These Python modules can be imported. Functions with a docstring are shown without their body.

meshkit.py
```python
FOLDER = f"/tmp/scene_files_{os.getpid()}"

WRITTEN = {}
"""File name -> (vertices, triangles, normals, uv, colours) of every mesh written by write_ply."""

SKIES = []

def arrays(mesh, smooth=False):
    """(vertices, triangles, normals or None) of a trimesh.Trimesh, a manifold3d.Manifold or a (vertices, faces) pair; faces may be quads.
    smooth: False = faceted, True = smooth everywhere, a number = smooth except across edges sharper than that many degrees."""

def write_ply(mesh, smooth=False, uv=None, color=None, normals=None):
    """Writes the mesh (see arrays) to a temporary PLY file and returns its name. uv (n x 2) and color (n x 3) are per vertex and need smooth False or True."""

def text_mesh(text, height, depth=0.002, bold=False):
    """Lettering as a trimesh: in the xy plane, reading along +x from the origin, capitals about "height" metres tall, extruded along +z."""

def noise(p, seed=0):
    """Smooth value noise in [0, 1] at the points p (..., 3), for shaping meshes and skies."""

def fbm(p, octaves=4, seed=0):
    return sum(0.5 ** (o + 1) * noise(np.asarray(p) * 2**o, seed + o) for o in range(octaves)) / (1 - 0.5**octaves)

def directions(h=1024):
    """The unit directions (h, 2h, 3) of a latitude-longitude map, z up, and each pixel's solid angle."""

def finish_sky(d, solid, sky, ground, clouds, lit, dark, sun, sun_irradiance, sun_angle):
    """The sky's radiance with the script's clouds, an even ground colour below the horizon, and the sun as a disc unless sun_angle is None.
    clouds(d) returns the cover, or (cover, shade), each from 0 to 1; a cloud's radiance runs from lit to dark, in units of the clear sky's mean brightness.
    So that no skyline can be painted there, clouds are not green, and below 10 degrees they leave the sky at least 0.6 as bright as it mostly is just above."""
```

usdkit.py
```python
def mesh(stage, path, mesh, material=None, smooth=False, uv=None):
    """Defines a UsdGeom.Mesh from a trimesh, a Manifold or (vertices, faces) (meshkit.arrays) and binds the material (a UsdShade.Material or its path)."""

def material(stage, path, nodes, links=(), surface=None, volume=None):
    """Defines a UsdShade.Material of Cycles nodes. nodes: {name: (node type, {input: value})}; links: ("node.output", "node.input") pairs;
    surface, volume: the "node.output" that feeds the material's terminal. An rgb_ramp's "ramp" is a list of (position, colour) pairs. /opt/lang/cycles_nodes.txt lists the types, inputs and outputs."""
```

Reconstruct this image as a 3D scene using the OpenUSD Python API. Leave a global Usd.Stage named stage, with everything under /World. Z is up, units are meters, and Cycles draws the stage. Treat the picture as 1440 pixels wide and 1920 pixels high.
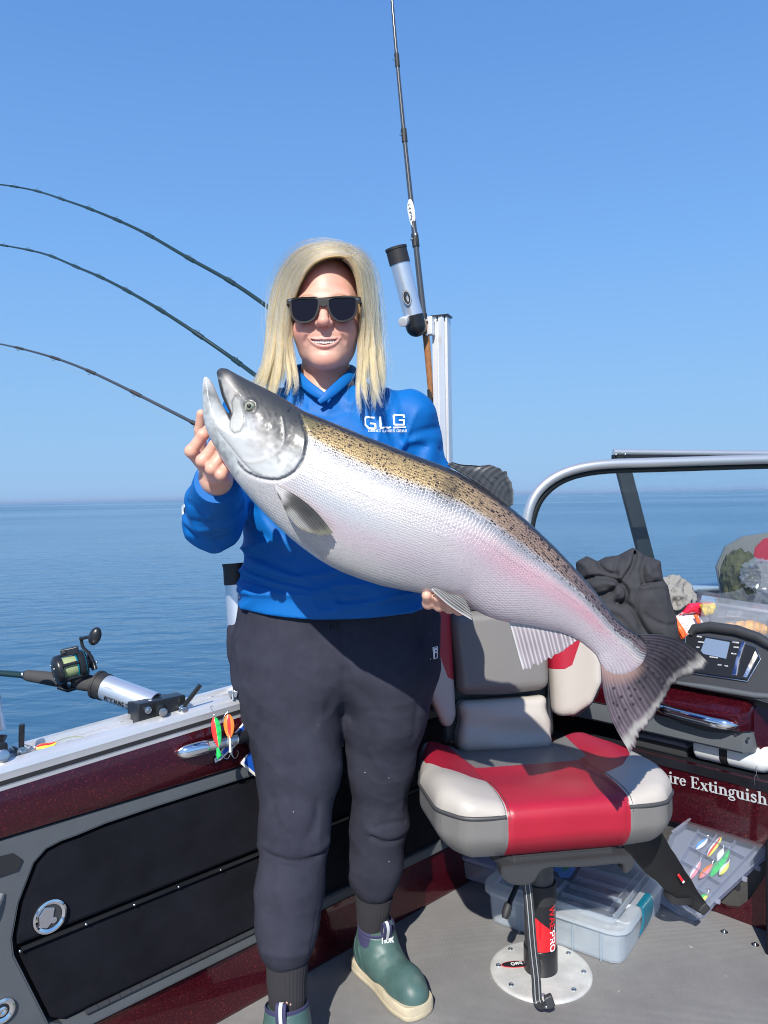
import math, random
import numpy as np, trimesh, manifold3d as m3, usdkit, meshkit
from scipy.interpolate import PchipInterpolator, CubicSpline
from scipy.spatial import cKDTree
from shapely.geometry import Polygon, LineString
from pxr import Usd, UsdGeom, UsdShade, UsdLux, Sdf, Gf, Vt

stage = Usd.Stage.CreateInMemory()
UsdGeom.SetStageUpAxis(stage, UsdGeom.Tokens.z)
UsdGeom.SetStageMetersPerUnit(stage, 1.0)
UsdGeom.Xform.Define(stage, '/World')
stage.SetDefaultPrim(stage.GetPrimAtPath('/World'))
UsdGeom.Scope.Define(stage, '/World/Looks')
random.seed(7)
V = lambda *a: np.array(a, float)

# ---------------------------------------------------------------- camera
CAM = V(0, 0, 1.10)
PITCH, ROLL, FOC = math.radians(1.23), math.radians(1.03), 1440.0
fwd = V(0, math.cos(PITCH), -math.sin(PITCH))
up0 = V(0, math.sin(PITCH), math.cos(PITCH))
rt0 = V(1, 0, 0)
CR = math.cos(ROLL) * rt0 - math.sin(ROLL) * up0
CU = math.cos(ROLL) * up0 + math.sin(ROLL) * rt0
cam = UsdGeom.Camera.Define(stage, '/World/camera')
M = Gf.Matrix4d(*CR, 0, *CU, 0, *(-fwd), 0, *CAM, 1)
cam.AddTransformOp().Set(M)
cam.CreateFocalLengthAttr(26.0)
cam.CreateHorizontalApertureAttr(26.0)
cam.CreateVerticalApertureAttr(26.0 * 4 / 3)
cam.CreateClippingRangeAttr(Gf.Vec2f(0.05, 60000))
cam.CreateExposureAttr(0.55)

# ---------------------------------------------------------------- sky and sun
SUN_EL = math.radians(39.5)
SUN = V(-0.20, -0.98, 0)
SUN = SUN / np.linalg.norm(SUN) * math.cos(SUN_EL) + V(0, 0, math.sin(SUN_EL))
dome = UsdLux.DomeLight.Define(stage, '/World/sky')
dome.GetPrim().SetCustomDataByKey('kind', 'structure')
usdkit.material(stage, '/World/Looks/sky', {
    's': ('sky_texture', {'sky_type': 'single_scattering', 'sun_disc': False, 'sun_elevation': SUN_EL,
                          'sun_rotation': math.atan2(SUN[0], SUN[1]), 'altitude': 200.0, 'air_density': 1.0,
                          'aerosol_density': 0.6, 'ozone_density': 4.0}),
    'tc': ('texture_coordinate', {}), 'xyz': ('separate_xyz', {}),
    # a hazy summer sky: the same pale blue veil all round, thickest at the horizon
    'veil': ('rgb_ramp', {'ramp': [(0.0, (1.70, 2.95, 4.60)), (0.10, (1.44, 2.78, 4.65)), (0.30, (0.98, 2.36, 4.85)), (0.60, (0.54, 1.62, 4.35)), (1.0, (0.40, 1.15, 3.3))]}),
    'f': ('map_range', {'from_min': 0.0, 'from_max': 0.5, 'to_min': 0.97, 'to_max': 0.72, 'clamp': True}),
    'm': ('mix', {}),
    'b': ('background_shader', {'strength': 0.125})},
    [('tc.generated', 'xyz.vector'), ('xyz.z', 'veil.fac'), ('xyz.z', 'f.value'), ('f.result', 'm.fac'),
     ('s.color', 'm.color1'), ('veil.color', 'm.color2'), ('m.color', 'b.color')], surface='b.background')
UsdShade.MaterialBindingAPI.Apply(dome.GetPrim()).Bind(UsdShade.Material.Get(stage, '/World/Looks/sky'))
sun = UsdLux.DistantLight.Define(stage, '/World/sun')
sun.CreateNormalizeAttr(True)
sun.CreateIntensityAttr(1.15)
sun.CreateAngleAttr(0.53)
sun.CreateColorAttr(Gf.Vec3f(1.0, 0.95, 0.87))
_z = SUN
_x = np.cross(V(0, 0, 1), _z); _x /= np.linalg.norm(_x)
_y = np.cross(_z, _x)
sun.AddTransformOp().Set(Gf.Matrix4d(*_x, 0, *_y, 0, *_z, 0, 0, 0, 0, 1))

# ---------------------------------------------------------------- measuring: where a line of sight meets a real plane
def ray(px, py):
    return fwd + CR * (px - 720) / FOC + CU * (960 - py) / FOC
def P(px, py, Y):
    r = ray(px, py); return CAM + r * (Y / r[1])
def G(px, py, z=0.0):
    r = ray(px, py); return CAM + r * ((z - CAM[2]) / r[2])
def OnPlane(px, py, p0, n):
    r = ray(px, py); return CAM + r * (np.dot(p0 - CAM, n) / np.dot(r, n))

# ---------------------------------------------------------------- materials
MATS = {}
def mat(name, nodes, links=(), surface='p.BSDF', volume=None):
    MATS[name] = usdkit.material(stage, '/World/Looks/' + name, nodes, links, surface, volume); return MATS[name]
def plain(name, col, rough=0.5, metal=0.0, bump=0.0, bscale=200.0, bdist=0.001, var=0.0, vscale=6.0, **kw):
    """A principled surface with faint mottling and fine relief."""
    n = {'p': ('principled_bsdf', {'base_color': col, 'roughness': rough, 'metallic': metal, **kw}),
         'g': ('geometry', {})}
    l = []
    if var:
        n['n'] = ('noise_texture', {'scale': vscale, 'detail': 5.0, 'roughness': 0.65})
        n['r'] = ('rgb_ramp', {'ramp': [(0.3, tuple(c * (1 - var) for c in col)), (0.7, tuple(min(1, c * (1 + var)) for c in col))]})
        l += [('g.position', 'n.vector'), ('n.fac', 'r.fac'), ('r.color', 'p.base_color')]
    if bump:
        n['bn'] = ('noise_texture', {'scale': bscale, 'detail': 3.0})
        n['b'] = ('bump', {'strength': bump, 'distance': bdist})
        l += [('g.position', 'bn.vector'), ('bn.fac', 'b.height'), ('b.normal', 'p.normal')]
    return mat(name, n, l)

mat('water', {
    'g': ('geometry', {}),
    'm': ('mapping', {'scale': (0.55, 1.0, 1.0), 'rotation': (0, 0, 0.12)}),
    'n1': ('noise_texture', {'scale': 3.2, 'detail': 3.0, 'roughness': 0.5, 'distortion': 0.4}),
    'n2': ('noise_texture', {'scale': 0.35, 'detail': 3.0, 'roughness': 0.5}),
    'n3': ('noise_texture', {'scale': 0.02, 'detail': 3.0}),
    'a': ('math', {'math_type': 'multiply_add', 'value2': 2.2, 'value3': 0.0}),
    'b': ('bump', {'strength': 1.0, 'distance': 0.036}),
    'r': ('map_range', {'from_min': 0.35, 'from_max': 0.65, 'to_min': 0.10, 'to_max': 0.28}),
    'p': ('principled_bsdf', {'base_color': (0.030, 0.095, 0.165), 'roughness': 0.12, 'ior': 1.333})},
    [('g.position', 'm.vector'), ('m.vector', 'n1.vector'), ('m.vector', 'n2.vector'), ('m.vector', 'n3.vector'),
     ('n2.fac', 'a.value1'), ('n1.fac', 'a.value3'), ('a.value', 'b.height'), ('b.normal', 'p.normal'),
     ('n3.fac', 'r.value'), ('r.result', 'p.roughness')])

def flake(name, col, hi, rough=0.3):
    mat(name, {
        'g': ('geometry', {}),
        'v': ('voronoi_texture', {'scale': 620.0}),
        's': ('separate_color', {}),
        'r': ('rgb_ramp', {'ramp': [(0.0, tuple(c * 0.85 for c in col)), (0.86, col), (0.965, tuple(0.6 * a + 0.4 * b for a, b in zip(col, hi))), (1.0, hi)]}),
        'sub': ('vector_math', {'math_type': 'subtract', 'vector2': (0.5, 0.5, 0.5)}),
        'sc': ('vector_math', {'math_type': 'scale', 'scale': 0.20}),
        'add': ('vector_math', {'math_type': 'add'}),
        'nm': ('vector_math', {'math_type': 'normalize'}),
        'p': ('principled_bsdf', {'metallic': 0.65, 'roughness': rough, 'coat_weight': 0.9, 'coat_roughness': 0.06})},
        [('g.position', 'v.vector'), ('v.color', 's.color'), ('s.r', 'r.fac'), ('r.color', 'p.base_color'),
         ('v.color', 'sub.vector1'), ('sub.vector', 'sc.vector1'), ('sc.vector', 'add.vector1'), ('g.normal', 'add.vector2'),
         ('add.vector', 'nm.vector1'), ('nm.vector', 'p.normal')])
flake('red_flake_paint', (0.072, 0.0028, 0.011), (0.34, 0.035, 0.03))

def clear(name, tint=(0.95, 0.97, 1.0), milk=(0.75, 0.82, 0.9), amount=0.25, rough=0.08, f0=0.04):
    """Clear plastic or glass: lets sunlight pass, mirrors at grazing angles (alike from both sides), with some milky haze."""
    mat(name, {'t': ('transparent_bsdf', {'color': tint}), 'g': ('glossy_bsdf', {'color': (1, 1, 1), 'roughness': rough}),
               'lw': ('layer_weight', {'blend': 0.5}), 'pw': ('math', {'math_type': 'power', 'value2': 5.0}), 'fr': ('math', {'math_type': 'multiply_add', 'value2': 0.9, 'value3': f0}), 'm': ('mix_closure', {}),
               'd': ('diffuse_bsdf', {'color': milk}), 'tl': ('translucent_bsdf', {'color': milk}), 'dt': ('mix_closure', {'fac': 0.5}),
               'm2': ('mix_closure', {'fac': amount})},
        [('lw.facing', 'pw.value1'), ('pw.value', 'fr.value1'), ('fr.value', 'm.fac'), ('t.BSDF', 'm.closure1'), ('g.BSDF', 'm.closure2'), ('d.BSDF', 'dt.closure1'), ('tl.BSDF', 'dt.closure2'),
         ('m.closure', 'm2.closure1'), ('dt.closure', 'm2.closure2')], surface='m2.closure')
clear('window_glass', (0.93, 0.96, 0.97), amount=0.008, rough=0.01, f0=0.02)
clear('milky_plastic', (0.90, 0.94, 0.97), (0.82, 0.88, 0.93), amount=0.17, rough=0.12)
clear('milky_wall', (0.90, 0.94, 0.97), (0.84, 0.90, 0.95), amount=0.34, rough=0.14)
clear('tray_plastic', (0.88, 0.90, 0.97), (0.72, 0.75, 0.90), amount=0.30, rough=0.1)
clear('lid_plastic', (0.95, 0.97, 0.99), (0.80, 0.85, 0.92), amount=0.07, rough=0.10)
clear('milky_rim', (0.88, 0.92, 0.95), (0.84, 0.90, 0.95), amount=0.50, rough=0.14)
clear('clear_film', (0.96, 0.97, 0.98), (0.85, 0.88, 0.92), amount=0.10, rough=0.06)

plain('aluminium', (0.72, 0.73, 0.745), 0.36, 0.55, bump=0.15, bscale=300, var=0.06)
plain('anodised_tube', (0.66, 0.71, 0.78), 0.33, 0.75, var=0.03, vscale=20)
plain('worn_aluminium', (0.62, 0.62, 0.60), 0.5, 0.35, bump=0.25, bscale=150, var=0.2, vscale=14)
plain('polished_frame', (0.66, 0.66, 0.65), 0.30, 0.75)
plain('chrome', (0.85, 0.85, 0.86), 0.06, 1.0)
plain('steel', (0.6, 0.6, 0.6), 0.22, 1.0)
plain('black_plastic', (0.012, 0.013, 0.016), 0.32, bump=0.1, bscale=400)
plain('black_rubber', (0.018, 0.018, 0.02), 0.6, bump=0.15, bscale=500)
plain('black_frame', (0.007, 0.011, 0.013), 0.6, specular_ior_level=0.3)
plain('grey_plastic', (0.085, 0.095, 0.105), 0.5, bump=0.35, bscale=450, bdist=0.0006, var=0.10, vscale=7)
plain('dark_grey_plastic', (0.035, 0.037, 0.041), 0.42, bump=0.3, bscale=500, bdist=0.0006, var=0.08)
plain('black_carpet', (0.008, 0.0085, 0.013), 0.9, bump=0.5, bscale=900, bdist=0.001, var=0.4, vscale=9, specular_ior_level=0.15)
plain('carpet_grey', (0.055, 0.053, 0.052), 0.95, bump=0.6, bscale=900, bdist=0.0015, var=0.2, vscale=12)
plain('dark_void', (0.010, 0.010, 0.012), 0.8)
plain('seat_grey', (0.155, 0.150, 0.145), 0.42, bump=0.3, bscale=700, bdist=0.0005, var=0.05)
plain('seat_beige', (0.40, 0.37, 0.335), 0.42, bump=0.3, bscale=700, bdist=0.0005, var=0.04)
plain('seat_red', (0.33, 0.010, 0.028), 0.40, bump=0.3, bscale=700, bdist=0.0005, var=0.06)
plain('piping', (0.05, 0.05, 0.052), 0.5)
plain('white_print', (0.80, 0.81, 0.82), 0.5)
plain('grey_print', (0.40, 0.43, 0.45), 0.5)
plain('black_print', (0.015, 0.015, 0.017), 0.5)
plain('red_print', (0.55, 0.015, 0.02), 0.3)
plain('gloss_red', (0.60, 0.012, 0.02), 0.15, coat_weight=0.6)
plain('teal_plastic', (0.004, 0.13, 0.20), 0.35)
plain('steel_grey_paint', (0.075, 0.075, 0.076), 0.35)
plain('wood', (0.30, 0.13, 0.045), 0.5, var=0.2, vscale=60)
plain('cork', (0.42, 0.22, 0.10), 0.8, var=0.3, vscale=200)
plain('green_blank', (0.010, 0.026, 0.023), 0.25, coat_weight=0.8)
plain('grey_blank', (0.045, 0.050, 0.058), 0.25, coat_weight=0.6)
plain('foam_grip', (0.045, 0.045, 0.047), 0.85, bump=0.4, bscale=600)
plain('line_green', (0.28, 0.34, 0.17), 0.5, bump=0.4, bscale=800)
plain('teal_metal', (0.0, 0.25, 0.38), 0.25, 0.6)
plain('lure_red', (0.75, 0.03, 0.02), 0.25, coat_weight=0.7, var=0.3, vscale=120)
plain('lure_orange', (0.85, 0.22, 0.03), 0.3, coat_weight=0.7)
plain('lure_green', (0.02, 0.50, 0.10), 0.25, coat_weight=0.7, var=0.4, vscale=120)
plain('lure_yellow', (0.75, 0.70, 0.08), 0.3, coat_weight=0.7)
plain('lure_white', (0.80, 0.80, 0.78), 0.25, coat_weight=0.7)
plain('lure_blue', (0.10, 0.35, 0.75), 0.3, coat_weight=0.6)
plain('lure_pink', (0.80, 0.25, 0.30), 0.3, coat_weight=0.6)
plain('blue_gloss', (0.015, 0.10, 0.52), 0.25, coat_weight=0.5)
plain('hoodie_cloth', (0.042, 0.043, 0.049), 0.95, bump=0.35, bscale=900, bdist=0.0008, var=0.12, vscale=10, specular_ior_level=0.15)
plain('pale_cloth', (0.22, 0.215, 0.205), 0.9, bump=0.3, bscale=500)
plain('orange_food', (0.80, 0.33, 0.05), 0.6, var=0.4, vscale=60)
plain('bag_red', (0.65, 0.015, 0.05), 0.3, coat_weight=0.5)
plain('bag_orange', (0.85, 0.13, 0.03), 0.3, coat_weight=0.5)
plain('bag_white', (0.80, 0.79, 0.78), 0.35, coat_weight=0.4)
plain('bag_yellow', (0.80, 0.55, 0.05), 0.3, coat_weight=0.5)
plain('white_enamel', (0.62, 0.66, 0.68), 0.35)
plain('black_webbing', (0.010, 0.010, 0.011), 0.55, bump=0.5, bscale=700, bdist=0.0008)
plain('screen_glass', (0.16, 0.22, 0.32), 0.15, coat_weight=0.6)
plain('camo', (0.05, 0.05, 0.018), 0.8, var=0.7, vscale=25)
mat('deck_vinyl', {
    'g': ('geometry', {}),
    'w1': ('wave_texture', {'bands_direction': 'x', 'scale': 90.0}), 'w2': ('wave_texture', {'bands_direction': 'y', 'scale': 90.0}),
    'a': ('math', {'math_type': 'add'}), 'b': ('bump', {'strength': 0.25, 'distance': 0.001}),
    'n': ('noise_texture', {'scale': 5.0, 'detail': 6.0, 'roughness': 0.7}),
    'r': ('rgb_ramp', {'ramp': [(0.3, (0.165, 0.163, 0.165)), (0.55, (0.198, 0.195, 0.193)), (0.75, (0.235, 0.229, 0.222))]}),
    'v': ('noise_texture', {'scale': 55.0, 'detail': 2.0}),
    'vr': ('rgb_ramp', {'ramp': [(0.74, (0, 0, 0)), (0.78, (0.16, 0.16, 0.16))]}),
    'ad': ('mix', {'mix_type': 'add', 'fac': 1.0}),
    'p': ('principled_bsdf', {'roughness': 0.62})},
    [('g.position', 'w1.vector'), ('g.position', 'w2.vector'), ('w1.fac', 'a.value1'), ('w2.fac', 'a.value2'), ('a.value', 'b.height'), ('b.normal', 'p.normal'),
     ('g.position', 'n.vector'), ('n.fac', 'r.fac'), ('g.position', 'v.vector'), ('v.fac', 'vr.fac'), ('r.color', 'ad.color1'), ('vr.color', 'ad.color2'), ('ad.color', 'p.base_color')])

# ---------------------------------------------------------------- things and parts
_used = {}
def _number(parent, name):
    k = _used.get((parent, name), -1) + 1
    _used[(parent, name)] = k
    return f'{parent}/{name}' + (f'_{k:03d}' if k else '')
def tag(prim, label=None, cat=None, group=None, kind=None):
    for k, v in (('label', label), ('category', cat), ('group', group), ('kind', kind)):
        if v: prim.SetCustomDataByKey(k, v)
class Thing:
    def __init__(s, name, label, cat, base, group=None, kind=None):
        s.path = _number('/World', name); s.base = np.asarray(base, float)
        x = UsdGeom.Xform.Define(stage, s.path); x.AddTranslateOp().Set(Gf.Vec3d(*s.base))
        s.prim = x.GetPrim(); tag(s.prim, label, cat, group, kind)
    def part(s, name, mesh, material, smooth=35, parent=None, color=None, uv=None, label=None, kind=None):
        path = _number(parent or s.path, name)
        v, f = vf(mesh)
        if color is not None or uv is not None: smooth = True
        m = usdkit.mesh(stage, path, (v - s.base, f), MATS[material], smooth, uv=uv)
        if color is not None:
            UsdGeom.PrimvarsAPI(m).CreatePrimvar('col', Sdf.ValueTypeNames.Color3fArray, 'vertex').Set(Vt.Vec3fArray.FromNumpy(np.asarray(color, np.float32)))
        tag(m.GetPrim(), label, None, None, kind)
        return path
def solo(name, mesh, material, label, cat, smooth=35, kind=None, group=None):
    path = _number('/World', name)
    m = usdkit.mesh(stage, path, vf(mesh), MATS[material], smooth)
    tag(m.GetPrim(), label, cat, group, kind)
    return path

# ---------------------------------------------------------------- mesh helpers
def vf(mesh):
    if hasattr(mesh, 'to_mesh'):
        m = mesh.to_mesh(); return np.array(m.vert_properties[:, :3], float), np.array(m.tri_verts, int)
    if isinstance(mesh, (tuple, list)):
        v, f = np.asarray(mesh[0], float), np.asarray(mesh[1], int)
        if f.shape[1] == 4: f = np.vstack([f[:, [0, 1, 2]], f[:, [0, 2, 3]]])
        return v, f
    return np.array(mesh.vertices, float), np.array(mesh.faces, int)
def join(*ms):
    vs, fs, o = [], [], 0
    for m in ms:
        v, f = vf(m); vs.append(v); fs.append(f + o); o += len(v)
    return np.vstack(vs), np.vstack(fs)
def unit(a): a = np.asarray(a, float); return a / np.linalg.norm(a)
def frame(axis, hint=(0, 0, 1)):
    z = unit(axis); h = np.asarray(hint, float)
    if abs(np.dot(z, unit(h))) > 0.95: h = V(1, 0, 0)
    x = unit(np.cross(h, z)); return x, np.cross(z, x), z
def tube(pts, rad, sides=12, caps=True, squash=None, hint=(0, 0, 1)):
    """A swept tube with a radius per point."""
    p = np.asarray(pts, float); n = len(p); r = np.broadcast_to(np.asarray(rad, float), (n,))
    t = np.gradient(p, axis=0); t /= np.linalg.norm(t, axis=1, keepdims=True) + 1e-12
    x = frame(t[0], hint)[0]; vs = []
    for i in range(n):
        x = x - t[i] * np.dot(x, t[i]); x = x / np.linalg.norm(x); y = np.cross(t[i], x)
        a = np.arange(sides) * 2 * np.pi / sides
        sq = 1.0 if squash is None else squash
        vs.append(p[i] + r[i] * (np.cos(a)[:, None] * x + sq * np.sin(a)[:, None] * y))
    v = np.vstack(vs); f = []
    for i in range(n - 1):
        for j in range(sides):
            a, b = i * sides + j, i * sides + (j + 1) % sides
            f += [[a, b, b + sides], [a, b + sides, a + sides]]
    if caps:
        v = np.vstack([v, p[0], p[-1]]); c0, c1 = len(v) - 2, len(v) - 1
        for j in range(sides):
            f += [[c0, (j + 1) % sides, j], [c1, (n - 1) * sides + j, (n - 1) * sides + (j + 1) % sides]]
    return v, np.array(f)
def cyl(a, b, r, r2=None, sides=28, bevel=0.0):
    a, b = np.asarray(a, float), np.asarray(b, float); r2 = r if r2 is None else r2
    if not bevel: return tube([a, b], [r, r2], sides)
    u = unit(b - a)
    return tube([a, a + u * bevel * 0.3, a + u * bevel, b - u * bevel, b - u * bevel * 0.3, b], [r - bevel, r - bevel * 0.3, r, r2, r2 - bevel * 0.3, r2 - bevel], sides)
def pipe(a, b, ro, ri, sides=32):
    a, b = np.asarray(a, float), np.asarray(b, float); x, y, z = frame(b - a)
    an = np.arange(sides) * 2 * np.pi / sides; c = np.cos(an)[:, None] * x + np.sin(an)[:, None] * y
    v = np.vstack([a + ro * c, b + ro * c, b + ri * c, a + ri * c]); f = []
    for k in range(4):
        for j in range(sides):
            j2 = (j + 1) % sides; k2 = (k + 1) % 4
            f += [[k * sides + j, k * sides + j2, k2 * sides + j2], [k * sides + j, k2 * sides + j2, k2 * sides + j]]
    return v, np.array(f)
def rbox(size, r=0.005, seg=8):
    """A box with rounded edges, centred at the origin."""
    s = np.asarray(size, float) / 2; r = min(r, min(s) * 0.98)
    sp = m3.Manifold.sphere(r, seg)
    return m3.Manifold.batch_hull([sp.translate((sx * (s[0] - r), sy * (s[1] - r), sz * (s[2] - r))) for sx in (-1, 1) for sy in (-1, 1) for sz in (-1, 1)])
def place(mesh, origin, x, y, z):
    v, f = vf(mesh); return np.asarray(origin, float) + v[:, :1] * np.asarray(x) + v[:, 1:2] * np.asarray(y) + v[:, 2:] * np.asarray(z), f
def prism(poly, depth, origin, x, y, z, bevel=0.0):
    """A 2D outline (in x, y) given thickness along z, centred on the plane's far side: from 0 to depth."""
    pg = poly if isinstance(poly, Polygon) else Polygon(poly)
    if not pg.is_valid: pg = pg.buffer(0)
    if bevel and depth > 2 * bevel:
        rings = []
        a = trimesh.creation.extrude_polygon(pg.buffer(-bevel), bevel, engine='earcut')
        man = lambda p, h, z0: m3.Manifold.extrude(m3.CrossSection([np.asarray(p.exterior.coords)[:-1]] + [np.asarray(i.coords)[:-1] for i in p.interiors], m3.FillRule.EvenOdd), h).translate((0, 0, z0))
        b = man(pg, depth - 2 * bevel, bevel)
        out = b
        for q, k in ((0.35, 0.75), (0.75, 0.35)):
            pass
        inner = pg.buffer(-bevel)
        if inner.geom_type == 'Polygon' and not inner.is_empty:
            mid = pg.buffer(-bevel * 0.3)
            out = out + man(mid, depth - bevel * 0.6, bevel * 0.3) + man(inner, depth, 0)
        mesh = out
    else:
        mesh = trimesh.creation.extrude_polygon(pg, depth, engine='earcut')
    m = place(mesh, origin, x, y, z)
    if np.dot(np.cross(x, y), z) < 0: m = (m[0], m[1][:, ::-1])
    return m
def loft(rings, closed=True, caps=True):
    """Rings (n x k x 3) skinned into a mesh."""
    r = np.asarray(rings, float); n, k = r.shape[:2]; f = []
    kk = k if closed else k - 1
    i, j = np.meshgrid(np.arange(n - 1), np.arange(kk), indexing='ij'); i, j = i.ravel(), j.ravel(); j2 = (j + 1) % k
    f = np.vstack([np.stack([i * k + j, i * k + j2, (i + 1) * k + j2], 1), np.stack([i * k + j, (i + 1) * k + j2, (i + 1) * k + j], 1)])
    v = r.reshape(-1, 3)
    if caps and closed:
        v = np.vstack([v, r[0].mean(0), r[-1].mean(0)]); jj = np.arange(k); j2 = (jj + 1) % k
        f = np.vstack([f, np.stack([np.full(k, n * k), j2, jj], 1), np.stack([np.full(k, n * k + 1), (n - 1) * k + jj, (n - 1) * k + j2], 1)])
    return v, f
def ball(c, r, scale=(1, 1, 1), n=2):
    s = trimesh.creation.icosphere(n, 1.0); return np.asarray(c) + np.array(s.vertices) * r * np.asarray(scale), np.array(s.faces)
def spline(pts, n=40, t=None):
    p = np.asarray(pts, float)
    d = np.r_[0, np.cumsum(np.linalg.norm(np.diff(p, axis=0), axis=1) ** 0.7 + 1e-9)] if t is None else np.asarray(t, float)
    return CubicSpline(d, p)(np.linspace(d[0], d[-1], n))
def text(s, height, depth, origin, x, y, bold=False, width=None):
    m = meshkit.text_mesh(s, height, depth, bold); v, f = vf(m)
    if width: v[:, 0] *= width / v[:, 0].max()
    x, y = unit(x), unit(y)
    return place((v, f), origin, x, y, np.cross(x, y))

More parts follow.
